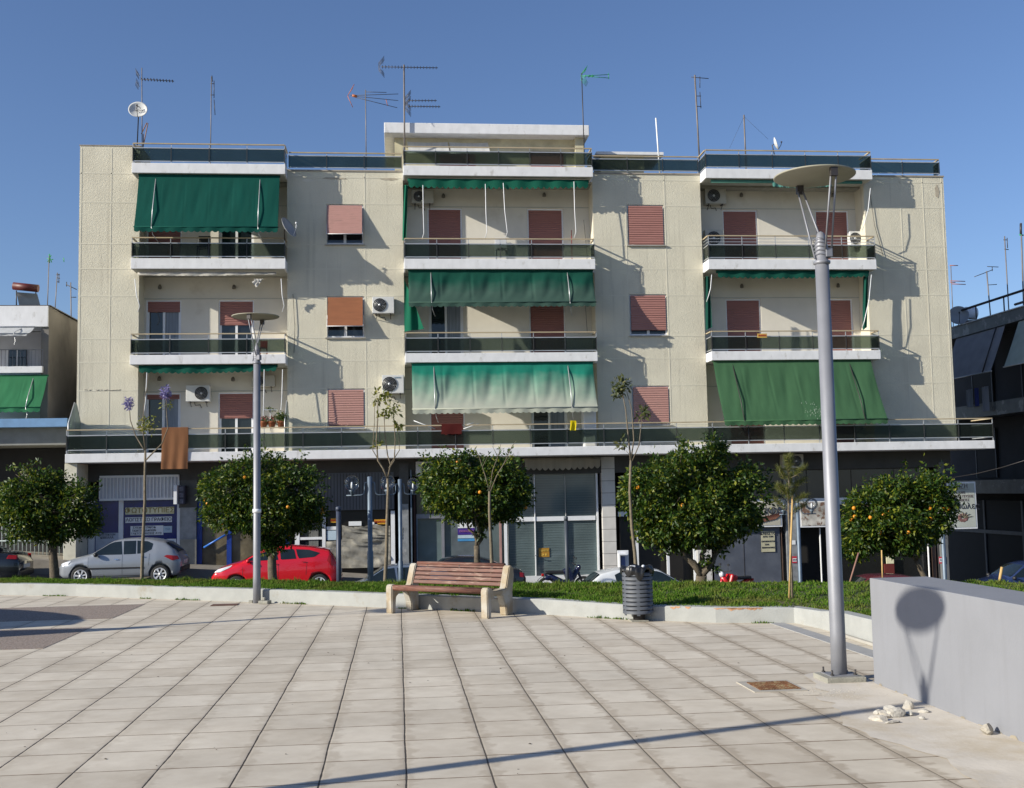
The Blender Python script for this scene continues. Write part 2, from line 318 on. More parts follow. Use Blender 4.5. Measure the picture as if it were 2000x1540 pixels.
    ms = N.new('ShaderNodeMix'); ms.data_type = 'RGBA'; L.new(M('LESS_THAN', vo.outputs['Distance'], 0.02), ms.inputs[0]); L.new(m2.outputs[2], ms.inputs[6]); ms.inputs[7].default_value = (0.04, 0.035, 0.03, 1)
    nb_ = N.new('ShaderNodeTexNoise'); nb_.inputs['Scale'].default_value = .55; nb_.inputs['Detail'].default_value = 7; nb_.inputs['Roughness'].default_value = .62; L.new(tc.outputs['Object'], nb_.inputs['Vector'])
    rb_ = N.new('ShaderNodeMapRange'); rb_.inputs[1].default_value = .35; rb_.inputs[2].default_value = .68; rb_.inputs[3].default_value = 1.07; rb_.inputs[4].default_value = .86; L.new(nb_.outputs[0], rb_.inputs[0])
    mb_ = N.new('ShaderNodeMix'); mb_.data_type = 'RGBA'; mb_.blend_type = 'MULTIPLY'; mb_.inputs[0].default_value = 1; L.new(ms.outputs[2], mb_.inputs[6]); L.new(rb_.outputs[0], mb_.inputs[7])
    L.new(mb_.outputs[2], b.inputs['Base Color'])
    h = M('ADD', M('MULTIPLY', n2.outputs[0], 0.06), M('MINIMUM', M('MULTIPLY', M('MINIMUM', dx, dy), 60.0), 1.0))
    bp = N.new('ShaderNodeBump'); bp.inputs['Strength'].default_value = 0.35; bp.inputs['Distance'].default_value = 0.003; L.new(h, bp.inputs['Height']); L.new(bp.outputs[0], b.inputs['Normal'])
    return m
pts = [(-40, -6), (4.85, -6), (4.85, 13.5)]+[(x, y+.05) for x, y in reversed(WALLP)]+[(-40, 36)]
mb = MB(); mb.add([(x, y, 0) for x, y in pts], [tuple(range(len(pts)))]); struct('plaza', mb, paving_mat())
gravel_m = mat('exposed_aggregate', (0.25, 0.195, 0.16), 0.9, var=0.45, vs=45, bump=0.6, bs=60, dirt=(0.30, 0.27, 0.24), ds=30, dlo=0.52, dhi=0.6)
for (a, b_) in ((16.4, 18.45), (13.32, 15.35)):
    mb = MB(); mb.box(-40, -3.95, a, b_, -0.1, 0.004); struct('gravel_panel', mb, gravel_m)
apron_m = mat('rough_cement', (0.56, 0.51, 0.44), 0.9, var=0.10, vs=3, bump=0.12, bs=30, dirt=(0.46, 0.39, 0.29), ds=1.8, dlo=0.48, dhi=0.7)
ap = [(3.95, 2), (3.30, 2)]
yy = 2.0
while yy < 8.8: ap.append((3.30+0.10*math.sin(yy*3.1)+random.uniform(-.05, .05)-(0.16 if yy > 6 else 0), yy)); yy += 0.13
ap += [(3.42, 8.95), (3.36, 9.15), (3.45, 9.35), (3.5, 9.8), (3.7, 9.95), (3.95, 9.6)]
mb = MB(); mb.add([(x, y, .004) for x, y in ap], [tuple(range(len(ap)))]); struct('cement_apron', mb, apron_m)
mb = MB(); mb.prism([(4.45, 13.62), (4.62, 13.62), (4.74, 9.0), (4.50, 9.0)], -.1, .006, 'z'); struct('drain_strip', mb, mat('grey_cement', (0.30, 0.30, 0.30), .8, var=.1, vs=6))
mb = MB(); mb.box(4.79, 4.845, 10, 12.5, 0, .035, .01); struct('cement_step', mb, mat('step_cement', (.36, .34, .30), .9, var=.15))
# lawn, road, pavement, far ground
def zgrid(x0, x1, y0, y1, nx, ny, fn): return lambda u, v: (x0+(x1-x0)*u, y0+(y1-y0)*v, fn(x0+(x1-x0)*u, y0+(y1-y0)*v))
soil = mat('lawn_soil', (0.060, 0.072, 0.022), 0.95, var=0.4, vs=6, dirt=(0.13, 0.10, 0.05), ds=1.5, dlo=.5, dhi=.65)
mb = MB()
mb.grid(lambda u, v: (lambda x: (lambda y: (x, y, lawn_z(x, y)))(yw(x)+.06+(30.8-yw(x)-.06)*v))(-30+34.8*u), 110, 30)
mb.grid(lambda u, v: (lambda y: (lambda x: (x, y, lawn_z(x, y)-.002))((4.9 if y < 13.75 else 4.6)+45*u**2))(0+30.8*v), 60, 84)
struct('lawn_ground', mb, soil)
asph = mat('asphalt', (0.055, 0.055, 0.058), 0.85, var=0.25, vs=8, bump=0.3, bs=90)
mb = MB(); mb.grid(zgrid(-60, 60, 30.75, 36.42, 60, 8, road_z), 60, 8); struct('road', mb, asph)
pavem = mat('pavement_slab', (0.25, 0.225, 0.19), 0.85, var=0.15, vs=3, dirt=(0.15, 0.13, 0.11), ds=2)
mb = MB()
mb.grid(zgrid(-60, 60, 36.42, 48, 60, 6, walk_z), 60, 6)
mb.grid(lambda u, v: (-60+120*u, 36.42, road_z(-60+120*u, 36.4)-.1+(walk_z(-60+120*u)-road_z(-60+120*u, 36.4)+.1)*v), 60, 1)
mb.grid(lambda u, v: (-60+120*u, 30.8, road_z(-60+120*u, 30.8)-.1+.25*v), 60, 1)
struct('pavement', mb, pavem)
mb = MB(); mb.add([(-900, 48, -6), (900, 48, -6), (900, 1400, -6), (-900, 1400, -6)], [(0, 1, 2, 3)])
mb.add([(-900, -300, -6), (900, -300, -6), (900, 48, -6), (-900, 48, -6)], [(0, 1, 2, 3)]); struct('ground', mb, mat('far_ground', (0.2, 0.18, 0.15), 0.95))

# grass blades
def blades(name, n, sampler, hlo, hhi, m, w=0.008):
    P = []
    while len(P) < n:
        q = sampler()
        if q is not None: P.append(q)
    P = np.array(P); n = len(P)
    h = rng.uniform(hlo, hhi, n)*(0.6+0.8*np.abs(np.sin(P[:, 0]*3.1+P[:, 1]*2.3)*np.sin(P[:, 0]*7.7-P[:, 1]*5.1)))
    a = rng.uniform(0, 2*PI, n); ln = rng.uniform(0.1, 0.7, n)*h; b = rng.uniform(0, 2*PI, n)
    wv = np.stack([np.cos(a), np.sin(a), 0*a], 1)*w; lv = np.stack([np.cos(b)*ln, np.sin(b)*ln, h], 1)
    V = np.empty((n, 5, 3)); V[:, 0] = P-wv; V[:, 1] = P+wv; mid = P+lv*[0.35, 0.35, 0.6]; V[:, 2] = mid+wv*.8; V[:, 3] = mid-wv*.8; V[:, 4] = P+lv
    idx = np.arange(n)[:, None]*5
    me = bpy.data.meshes.new(name); me.vertices.add(n*5); me.vertices.foreach_set('co', V.reshape(-1))
    q = (idx+np.array([0, 1, 2, 3])); t = (idx+np.array([3, 2, 4])); me.loops.add(n*7); loops = np.concatenate([q, t], 1).reshape(-1)
    me.loops.foreach_set('vertex_index', loops.astype(np.int32)); me.polygons.add(n*2)
    ls = np.stack([np.arange(n)*7, np.arange(n)*7+4], 1).reshape(-1); me.polygons.foreach_set('loop_start', ls.astype(np.int32))
    me.update(calc_edges=True); me.validate(); me.materials.append(m)
    o = bpy.data.objects.new(name, me); COL.objects.link(o); return o
def gs():
    x = random.uniform(-9.2, 4.75); y0 = yw(x)+.08; y = y0+random.random()**1.1*(yr(x)-y0+1.2); return (x, y, lawn_z(x, y)-.01)
def gs2():
    y = random.uniform(9, 17.5); x = random.uniform(4.70 if y > 13.8 else 4.92, 8.5); return (x, y, lawn_z(x, y)-.01)
tag(blades('grass', 110000, gs, 0.018, 0.06, leaf_g), 'green grass growing on the raised bed behind the low white wall', 'grass', kind='stuff')
tag(blades('grass', 42000, gs2, 0.018, 0.055, leaf_g), 'green grass on the bed beyond the grey ramp wall', 'grass', kind='stuff')
TF = [(random.uniform(-8.5, 4.7), random.random()) for _ in range(150)]
def gt_():
    tx, tv = random.choice(TF); x = tx+random.gauss(0, .05); x = max(-9, min(4.72, x)); y = yw(x)+.1+tv**.6*(yr(x)-yw(x)+.5)+random.gauss(0, .04); y = max(y, yw(x)+.08); return (x, y, lawn_z(x, y)-.01)
tag(blades('grass_tufts', 3800, gt_, 0.04, 0.10, leaf_g, .006), 'taller tufts of weedy grass standing above the lawn', 'grass', kind='stuff')
def gw():
    x = random.uniform(-8, 4.5)
    if math.sin(x*3)+math.sin(x*7.3+1) < .7: return None
    return (x, yw(x)-.02-random.random()*.03, 0)
tag(blades('weeds', 500, gw, 0.01, 0.035, leaf_g), 'tiny weeds in the joint at the foot of the low white wall', 'weeds', kind='stuff')

# low white wall round the lawn
def ribbon(pl, h, th, off=0):
    mb = MB(); P = [Vector((x, y, 0)) for x, y in pl]; fr = []; bk = []
    for i, p in enumerate(P):
        t = (P[min(i+1, len(P)-1)]-P[max(0, i-1)]).normalized(); n = Vector((-t.y, t.x, 0)); fr.append(p); bk.append(p+n*th)
    n = len(P); hs = h if isinstance(h, list) else [h]*n; v = []
    for i in range(n): v += [(fr[i].x, fr[i].y, -.3), (fr[i].x, fr[i].y, hs[i]-.015), ((fr[i]*.93+bk[i]*.07).x, (fr[i]*.93+bk[i]*.07).y, hs[i]), (bk[i].x, bk[i].y, hs[i]), (bk[i].x, bk[i].y, -.3)]
    f = []
    for i in range(n-1):
        for k in range(4): f.append((i*5+k, (i+1)*5+k, (i+1)*5+k+1, i*5+k+1))
    f += [(0, 1, 2, 3, 4), tuple((n-1)*5+k for k in (4, 3, 2, 1, 0))]; mb.add(v, f); return mb
lw = thing('low_wall', 'long low whitewashed wall edging the lawn behind the bench', 'wall', (0, 16, 0))
ribbon(WALLP, [.20]*12+[.185]*4, .2).build('wall', kerb_w, lw, world=True)
ribbon([(4.70, 13.60), (4.76, 13.45), (4.84, 12.9), (4.85, 12.5), (4.85, 9), (4.85, -6)], [.185, .185, .20, .24, .29, .29], -.0+.16).build('wall', kerb_w, lw, world=True)
patch = mat('flaked_plaster', (0.44, 0.25, 0.14), .95, var=.3, vs=12)
mb = MB()
for k in range(16):
    x = random.choice([random.uniform(3.95, 4.35), random.uniform(3.35, 3.95)]); y = yw(x); z = .185-random.uniform(0, .012)
    w = random.uniform(.03, .09); h = random.uniform(.012, .035)
    mb.add([(x-w, yw(x-w)-.003, z), (x+w, yw(x+w)-.003, z), (x+w*.7, yw(x+w*.7)-.003, z-h*.6), (x+w*.1, yw(x+w*.1)-.003, z-h), (x-w*.6, yw(x-w*.6)-.003, z-h*.5)], [(0, 1, 2, 3, 4)])
mb.build('flaked_patch', patch, lw, world=True)
# grey ramp wall on the right
gwl = thing('ramp_wall', 'smooth grey painted ramp wall in the right foreground', 'wall', (4.2, 4, 0))
_N = grey_pt.node_tree.nodes; _L = grey_pt.node_tree.links; _b = _N['Principled BSDF']; _src = _b.inputs['Base Color'].links[0].from_socket; _tc = [n for n in _N if n.type == 'TEX_COORD'][0]
_mp = _N.new('ShaderNodeMapping'); _mp.inputs['Scale'].default_value = (9, 9, .8); _L.new(_tc.outputs['Object'], _mp.inputs[0]); _nz = _N.new('ShaderNodeTexNoise'); _nz.inputs['Scale'].default_value = 1.2; _nz.inputs['Detail'].default_value = 8; _L.new(_mp.outputs[0], _nz.inputs['Vector'])
_mr = _N.new('ShaderNodeMapRange'); _mr.inputs[1].default_value = .5; _mr.inputs[2].default_value = .8; _mr.inputs[4].default_value = .28; _L.new(_nz.outputs[0], _mr.inputs[0]); _mx = _N.new('ShaderNodeMix'); _mx.data_type = 'RGBA'; _L.new(_mr.outputs[0], _mx.inputs[0]); _L.new(_src, _mx.inputs[6]); _mx.inputs[7].default_value = (.165, .165, .175, 1); _L.new(_mx.outputs[2], _b.inputs['Base Color'])
mb = MB()
for k in range(46): y = 9.2-k*.22-random.uniform(0, .12); w = random.uniform(.04, .16); h = random.uniform(.006, .03); mb.add([(3.917, y, .0), (3.917, y-w, .0), (3.917, y-w*.7, h), (3.917, y-w*.3, h*.8)], [(0, 1, 2, 3)])
mb.build('mortar_splash', mat('mortar_splash', (.27, .235, .18), .95, var=.2), gwl, world=True)
mb = MB(); mb.box(3.92, 4.42, -7, 9.28, -.3, .868, .006); mb.build('wall', grey_pt, gwl, world=True)

# ------------------------------------------------------------------ main building
XL, XR, YW, YR_, YF = -10.48, 19.70, 38.5, 39.3, 37.82
FL = [3.08, 6.30, 9.50, 12.70]      # floor levels (slab tops)
ZB = [2.80, 5.99, 9.15, 12.36]      # slab undersides
ZONES = [(-8.52, -3.65, -8.64, -3.64), (0.27, 6.86, 0.28, 6.78), (10.71, 16.69, 10.73, 16.75)]
bld = thing('apartment_building', 'cream stucco four storey apartment block with green awnings above a row of shops', 'building', (4.6, 38.5, -1.4))
def bp(name, mb, m, parent=None, **k): return mb.build(name, m, parent or bld, world=True, **k)
# solid wall piers between balcony zones (front wall pieces with window holes)
def wallpiece(mb, x0, x1, z0, z1, holes, y0=YW, th=0.8):
    xs = sorted({x0, x1}|{h[0] for h in holes}|{h[1] for h in holes}); zs = sorted({z0, z1}|{h[2] for h in holes}|{h[3] for h in holes})
    hole = lambda cx, cz: any(h[0] < cx < h[1] and h[2] < cz < h[3] for h in holes)
    for i in range(len(xs)-1):
        j = 0
        while j < len(zs)-1:
            cx = (xs[i]+xs[i+1])/2
            if hole(cx, (zs[j]+zs[j+1])/2): j += 1; continue
            k = j
            while k+1 < len(zs)-1 and not hole(cx, (zs[k+1]+zs[k+2])/2): k += 1
            mb.add([(xs[i], y0, zs[j]), (xs[i+1], y0, zs[j]), (xs[i+1], y0, zs[k+1]), (xs[i], y0, zs[k+1])], [(0, 1, 2, 3)]); j = k+1
    for h in holes:   # reveals
        a, b_, c, d = h; y1 = y0+.16
        mb.add([(a, y0, c), (b_, y0, c), (b_, y0, d), (a, y0, d), (a, y1, c), (b_, y1, c), (b_, y1, d), (a, y1, d)], [(0, 1, 5, 4), (1, 2, 6, 5), (2, 3, 7, 6), (3, 0, 4, 7)])
WINS = [(-2.345, -1.08, 10.13, 11.52), (-2.345, -1.08, 6.93, 8.35), (-2.335, -1.08, 3.86, 5.20), (8.07, 9.38, 10.13, 11.57), (8.06, 9.38, 6.95, 8.40), (8.06, 9.38, 3.84, 5.20)]
mb = MB(); ZT = 12.66
wallpiece(mb, XL, -8.52, 2.8, 13.46, []); wallpiece(mb, -3.65, 0.27, 2.8, ZT, WINS[:3]); wallpiece(mb, 6.86, 10.71, 2.8, ZT, WINS[3:]); wallpiece(mb, 16.69, XR, 2.8, ZT, [])
for xs in (-8.52, -3.65, .27, 6.86, 10.71, 16.69):
    t = 13.46 if xs == -8.52 else ZT
    mb.add([(xs, YW, 2.8), (xs, YR_+.02, 2.8), (xs, YR_+.02, t), (xs, YW, t)], [(0, 1, 2, 3)])
# side walls + back + tops
mb.add([(XL, YW, -2), (XL, 50, -2), (XL, 50, 13.46), (XL, YW, 13.46)], [(0, 1, 2, 3)])
mb.add([(XR, YW, 2.8), (XR, 50, 2.8), (XR, 50, ZT), (XR, YW, ZT)], [(0, 1, 2, 3)])
mb.add([(XL, 50, -4), (XR, 50, -4), (XR, 50, ZT), (XL, 50, ZT)], [(0, 1, 2, 3)])
bp('wall', mb, stucco, fixn=False)
cop_m = mat('coping_stone', (0.33, 0.29, 0.24), .8, var=.15, dirt=(.16, .14, .12), ds=3)
mb = MB(); mb.box(XL-.02, -8.50, YW-.02, 40, 13.46, 13.49); bp('coping', mb, cop_m)
mb = MB(); mb.box(-8.66, -8.5, 38.55, 40, 12.7, 13.455); bp('parapet_end', mb, smooth_w)
for a, b_ in ((-3.65, .27), (6.86, 10.71), (16.69, XR+.02)): mb = MB(); mb.box(a, b_, YW-.03, YW+.3, ZT, ZT+.05); bp('coping', mb, cop_m)
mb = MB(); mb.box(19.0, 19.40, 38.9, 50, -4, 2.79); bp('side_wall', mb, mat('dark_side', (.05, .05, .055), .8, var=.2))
# raised joint bands of the render
LV = [11.53, 10.12, 9.28, 8.36, 6.93, 6.15, 5.21, 3.86]
for (a, b_, vs_) in ((XL, -8.52, (-10.42, -9.45)), (-3.65, .27, (-2.34, -1.03)), (6.86, 10.71, (8.02, 9.42)), (16.69, XR, (18.05, 18.9, 19.62))):
    mb = MB()
    for z in LV+([12.52] if a == XL else [12.45]):
        seg = [(a, b_)]
        for w in WINS:
            if a <= w[0] <= b_ and w[2]-.03 < z < w[3]+.03: seg = [(a, w[0]-.01), (w[1]+.01, b_)]
        for s0, s1 in seg: mb.box(s0+.002, s1-.002, YW-.006, YW+.004, z-.018, z+.018)
    for x in vs_:
        zc = 3.0
        for z in sorted(LV)+[ZT if a != XL else 13.4]:
            if z-zc > .1: mb.box(x-.018, x+.018, YW-.006, YW+.004, zc+.019, z-.019)
            zc = z
    bp('render_joints', mb, smooth_w)
# recessed balcony walls with door openings
DOORS = {0: (-8.46, -7.29), 1: (-6.05, -4.85), 2: (1.12, 2.33), 3: (4.65, 5.93), 4: (11.73, 13.02), 5: (15.18, 16.43)}
DTOP = [5.19, 8.37, 11.62]
for zi, (a, b_, _, _) in enumerate(ZONES):
    mb = MB()
    for f in range(3):
        hs = [(DOORS[2*zi][0], DOORS[2*zi][1], FL[f], DTOP[f]), (DOORS[2*zi+1][0], DOORS[2*zi+1][1], FL[f], DTOP[f])]
        wallpiece(mb, a, b_, FL[f], ZB[f+1], hs, YR_)
    bp('recessed_wall', mb, recess_w, fixn=False)
for zi, (a, b_, _, _) in enumerate(ZONES):
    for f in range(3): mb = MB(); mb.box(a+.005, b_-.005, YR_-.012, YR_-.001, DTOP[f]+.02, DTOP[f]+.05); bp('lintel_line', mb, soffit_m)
# slabs
def slab(x0, x1, yf, zb, zt, yb):
    mb = MB(); mb.box(x0, x1, yf, yb, zb, zt, .012); return mb
def railing(slab_o, x0, x1, yf, yb, z, h=.70, extra=0, sides=True, glass=(.08, .50), sp=1.17, left=True, right=True):
    g = MB(); al = MB(); po = MB(); hr = MB(); i = .03; y = yf+.04; top = z+h
    runs = [((x0+i, y), (x1-i, y))]
    if left: runs.append(((x0+i, yb), (x0+i, y+.03)))
    if right: runs.append(((x1-i, y+.03), (x1-i, yb)))
    for (ax, ay), (bx, by) in runs:
        horiz = abs(by-ay) < 1e-6; L_ = abs(bx-ax)+abs(by-ay)
        def bar(mb, z0, z1, t):
            if horiz: mb.box(ax, bx, ay-t, ay+t, z0, z1)
            else: mb.box(ax-t, ax+t, min(ay, by)+.012, max(ay, by)-.012, z0, z1)
        bar(hr, top-.035, top, .028)
        for e in range(extra): bar(al, top-.13-.11*e, top-.115-.11*e, .012)
        bar(al, z+glass[1], z+glass[1]+.028, .016); bar(al, z+glass[0]-.025, z+glass[0], .016)
        n = max(1, round(L_/sp))
        for k in range(n+1):
            if not horiz and k in (0, n): continue
            px, py = ax+(bx-ax)*k/n, ay+(by-ay)*k/n
            po.box(px-.013, px+.013, py-.03, py-.017, z+glass[0]-.02, z+glass[1]+.02)
            al.box(px-.011, px+.011, py-.011, py+.011, z, z+glass[0]-.028); al.box(px-.011, px+.011, py-.011, py+.011, z+glass[1]+.03, top-.036)
        for k in range(n):
            p0, p1 = k/n, (k+1)/n
            if horiz: g.box(ax+(bx-ax)*p0+.008, ax+(bx-ax)*p1-.008, ay-.004, ay+.004, z+glass[0]+.002, z+glass[1]-.002)
            else: g.box(ax-.004, ax+.004, ay+(by-ay)*p0+(.01 if by > ay else -.01), ay+(by-ay)*p1-(.01 if by > ay else -.01), z+glass[0]+.002, z+glass[1]-.002)
    bp('glass_panel', g, rail_g, slab_o); bp('railing_frame', al, rail_w, slab_o); bp('railing_post', po, rail_d, slab_o); bp('handrail', hr, rail_h, slab_o)
for zi, (a, b_, x0, x1) in enumerate(ZONES):
    for f in (1, 2, 3):
        mb = slab(x0, x1, YF, ZB[f], FL[f], YW+.0); mb.box(a+.003, b_-.003, YW+.001, YR_+.2, ZB[f]+.02, FL[f]-.001)
        s_ = bp('balcony', mb, white_c)
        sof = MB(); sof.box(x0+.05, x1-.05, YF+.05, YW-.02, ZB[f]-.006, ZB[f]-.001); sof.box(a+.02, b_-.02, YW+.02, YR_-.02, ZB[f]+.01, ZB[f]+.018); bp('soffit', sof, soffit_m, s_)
        railing(s_, x0, x1, YF, YW if f < 3 else YW+.3, FL[f], h={3: .68}.get(f, .71)+(.14 if (zi == 2 and f == 2) else 0), extra=2 if (zi == 2 and f == 2) else 0)
mb = slab(-10.40, 20.28, 37.0, ZB[0], FL[0], 38.45); mb.box(XL+.02, XR-.02, 38.46, 40.0, ZB[0]+.01, FL[0]-.002)
s_ = bp('balcony', mb, white_c); s_['label'] = 'long first floor balcony running the whole width above the shops'
railing(s_, -10.40, 20.28, 37.0, 38.45, FL[0], h=.77, glass=(.13, .56), sp=1.22)
# roof level: railing between the balconies and roof slab
mb = MB(); mb.box(XL+.3, XR-.05, YW+.31, 50, 12.3, 12.62); rf = bp('roof', mb, conc)
for a, b_ in ((-3.62, .26), (6.83, 10.70), (16.78, 19.62)): railing(rf, a, b_, YW+.02, YW+.5, ZT+.06, h=.62, glass=(.10, .48), left=False, right=(a > 16))
# doors
def shutter_mb(x0, x1, z0, z1, y, tilt=0.0, pitch=.075):
    mb = MB(); n = max(3, int((z1-z0)/pitch)); H = z1-z0
    for k in range(n):
        za = z1-H*k/n; zb = z1-H*(k+1)/n
        ya = y-tilt*(k/n); yb = y-tilt*((k+1)/n)
        mb.add([(x0, ya, za), (x1, ya, za), (x1, ya-.016, zb+.018), (x0, ya-.016, zb+.018), (x1, yb, zb), (x0, yb, zb)], [(0, 1, 2, 3), (3, 2, 4, 5)])
    mb.box(x0, x1, y-tilt-.012, y-tilt+.02, z0-.03, z0); return mb
shut_l = mat('faded_pink_shutter', (0.42, 0.225, 0.19), 0.55, var=0.10, vs=2, stretch=(1, 1, 6), dirt=(.30, .17, .14), ds=2, dlo=.5, dhi=.7)
shut_d = mat('dusky_shaded_pink_shutter', (0.29, 0.125, 0.105), 0.55, var=0.10, vs=2, stretch=(1, 1, 6), dirt=(.22, .10, .085), ds=2, dlo=.5, dhi=.7)  # door shutters: deeper pink, with some balcony shade put into the colour
def door(x0, x1, z0, z1, drop, curtain=False, m=shut_d, lbl=None):
    y = YR_+.07; f = MB(); f.box(x0, x0+.05, y, y+.06, z0, z1); f.box(x1-.05, x1, y, y+.06, z0, z1); f.box(x0+.05, x1-.05, y, y+.06, z1-.05, z1)
    if drop < 1: f.box((x0+x1)/2-.04, (x0+x1)/2+.04, y+.03, y+.075, z0, z1-.05); f.box(x0+.05, x1-.05, y+.03, y+.06, z0, z0+.09); f.box(x0+.05, x0+.10, y+.03, y+.06, z0+.09, z1-.05); f.box(x1-.10, x1-.05, y+.03, y+.06, z0+.09, z1-.05)
    o = bp('balcony_door', f, frame_w)
    if lbl: o['label'] = lbl
    g = MB(); g.box(x0+.06, x1-.06, y+.065, y+.075, z0+.01, z1-.06); bp('pane', g, glass_d, o)
    if curtain: c = MB(); c.box((x0+x1)/2+.05, x1-.10, y+.055, y+.063, z0+.1, z1-.1); bp('curtain', c, curt_m, o)
    if drop > 0: bp('shutter', shutter_mb(x0+.03, x1-.03, z1-(z1-z0)*drop+.03, z1-.03, y+.015), m, o)
DD = {(0, 0): (.10, 1), (0, 1): (.42, 0), (1, 0): (.20, 1), (1, 1): (.42, 0), (2, 0): (.99, 0), (2, 1): (.0, 0),
      (0, 2): (.99, 0), (0, 3): (0, 1), (1, 2): (0, 1), (1, 3): (.99, 0), (2, 2): (1, 0), (2, 3): (1, 0),
      (0, 4): (1, 0), (0, 5): (1, 0), (1, 4): (1, 0), (1, 5): (1, 0), (2, 4): (1, 0), (2, 5): (1, 0)}
for (f, d), (dr, cu) in DD.items(): door(DOORS[d][0], DOORS[d][1], FL[f]+.002, DTOP[f], dr, cu)
# windows
def window(w, drop, tilt=0., m=shut_p, lbl=None):
    x0, x1, z0, z1 = w; f = MB(); y = YW+.05
    f.box(x0+.001, x0+.05, y, y+.1, z0+.001, z1-.001); f.box(x1-.05, x1-.001, y, y+.1, z0+.001, z1-.001); f.box(x0+.05, x1-.05, y, y+.1, z1-.05, z1-.001); f.box(x0+.05, x1-.05, y, y+.1, z0+.001, z0+.06); f.box((x0+x1)/2-.045, (x0+x1)/2+.045, y+.02, y+.08, z0+.06, z1-.05)
    o = bp('window', f, frame_w)
    if lbl: o['label'] = lbl
    s2 = MB(); s2.box(x0-.05, x1+.05, YW-.07, YW+.049, z0-.035, z0); bp('sill', s2, mat('sill_marble', (.36, .34, .30), .5), o)
    g = MB(); g.box(x0+.05, x1-.05, y+.09, y+.1, z0+.06, z1-.05); bp('pane', g, glass_d, o)
    bp('shutter', shutter_mb(x0+.045, x1-.045, z1-(z1-z0)*drop+.04, z1-.04, y-.06, tilt), m, o)
    if tilt:
        a = MB(); zt = z1-(z1-z0)*drop
        for x in (x0+.03, x1-.03): a.tube([(x, y-.02, zt+.45), (x, y-.07-tilt, zt+.02), (x, y-.02, z0+.12)], .012, 5)
        a.tube([(x0+.03, y-.08-tilt, zt+.01), (x1-.03, y-.08-tilt, zt+.01)], .012, 5); bp('shutter_arm', a, frame_w, o)
window(WINS[0], .80, .30, shut_l); window(WINS[1], .76, .28, shut_b, 'window with an orange brown shutter propped outward'); window(WINS[2], .93, 0., shut_l); window(WINS[3], .99); window(WINS[4], .88); window(WINS[5], .97, 0., shut_l)
# lower-floor piers, shop fronts
def rect(x0, y0, x1, y1, Y): a = at(x0, y0, Y); b_ = at(x1, y1, Y); return a.x, b_.x, b_.z, a.z
def panel(name, x0, y0, x1, y1, Y, m, th=.05, zlow=None, parent=None, bev=0.):
    a = rect(x0, y0, x1, y1, Y); z0 = a[2] if zlow is None else zlow
    mb = MB(); mb.box(a[0], a[1], Y, Y+th, z0, a[3], bev); return bp(name, mb, m, parent)
def low(x): return walk_z(at(x, 1100, 38.5).x)-.3
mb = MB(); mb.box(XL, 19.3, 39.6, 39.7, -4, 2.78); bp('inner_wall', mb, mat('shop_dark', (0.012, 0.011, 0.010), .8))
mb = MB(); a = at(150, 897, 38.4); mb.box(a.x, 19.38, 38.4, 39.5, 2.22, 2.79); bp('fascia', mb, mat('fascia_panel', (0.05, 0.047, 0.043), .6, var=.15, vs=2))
mb = MB(); mb.box(-10.44, -10.06, 37.12, 38.44, -1.2, 2.79, .01); bp('corner_pillar', mb, mat('cream_plaster', (0.60, 0.57, 0.46), .85, var=.08, vs=2, dirt=(.4, .37, .3), ds=1.5))
# shop 1: navy copy shop
sh1 = panel('shop_front', 184, 976, 346, 1090, 38.55, navy, zlow=low(260)); sh1['label'] = 'navy blue shop front with white signs behind the silver car'
for x0, x1 in ((173, 184), (232, 240), (346, 351)): panel('post', x0, 976, x1, 1090, 38.5, frame_w, zlow=low(260), parent=sh1)
panel('slatted_box', 196, 930, 350, 976, 38.38, mat('white_slats', (.50, .51, .56), .5, var=.05), .12, parent=sh1)
mb = MB(); a = rect(196, 930, 350, 976, 38.44); n = 22
for k in range(n+1): x = a[0]+(a[1]-a[0])*k/n; mb.box(x-.016, x+.016, 38.345, 38.378, a[2]+.07, a[3]-.07)
mb.box(a[0], a[1], 38.33, 38.378, a[2], a[2]+.07); mb.box(a[0], a[1], 38.33, 38.378, a[3]-.07, a[3]); bp('slat', mb, frame_w, sh1)
cream_s = mat('cream_sign', (.72, .68, .45), .5, var=.05); white_s = mat('white_sign', (.72, .73, .74), .5, var=.04); pale_b = mat('pale_blue_sign', (.42, .52, .60), .5, var=.1)
ink = mat('sign_ink', (.02, .02, .03), .6); gold = mat('gold_ink', (.30, .22, .05), .6)
def sign(x0, y0, x1, y1, Y, m, lines, ink=ink, name='sign', parent=None):
    a = rect(x0, y0, x1, y1, Y); mb = MB(); mb.box(a[0], a[1], Y-.012, Y, a[2], a[3]); o = bp(name, mb, m, parent or sh1)
    for (s, fx, fz, size, sx) in lines:
        text('lettering', s, size, (a[0]+(a[1]-a[0])*fx, Y-.016, a[3]-(a[3]-a[2])*fz), ink, o, sx=sx, bold=size*.012)
    return o
sign(245, 992, 340, 1003.5, 38.54, cream_s, [("ΦΩΤΟΤΥΠΙΕΣ", .5, .5, .23, 1.05)], gold)
sign(245, 1011, 336, 1020, 38.54, white_s, [("ΛΟΓΙΣΤΙΚΟ ΓΡΑΦΕΙΟ", .5, .5, .15, .98)])
sign(255, 1028, 319, 1045, 38.54, white_s, [("ΣΧΕΔΙΑ  ΟΙΚΟΔ", .42, .18, .085, 1.2), ("ΕΚΔΟΣΗ ΑΔΕΙΩΝ", .42, .5, .085, 1.1), ("ΤΑΚΤΟΠΟΙΗΣΕΙΣ ΑΥΘ", .48, .82, .085, 1.1)])
sign(319.5, 1028, 336, 1040.5, 38.54, pale_b, [("ΤΗΛ", .5, .5, .08, 1)], mat('blue_ink', (.1, .25, .4), .6))
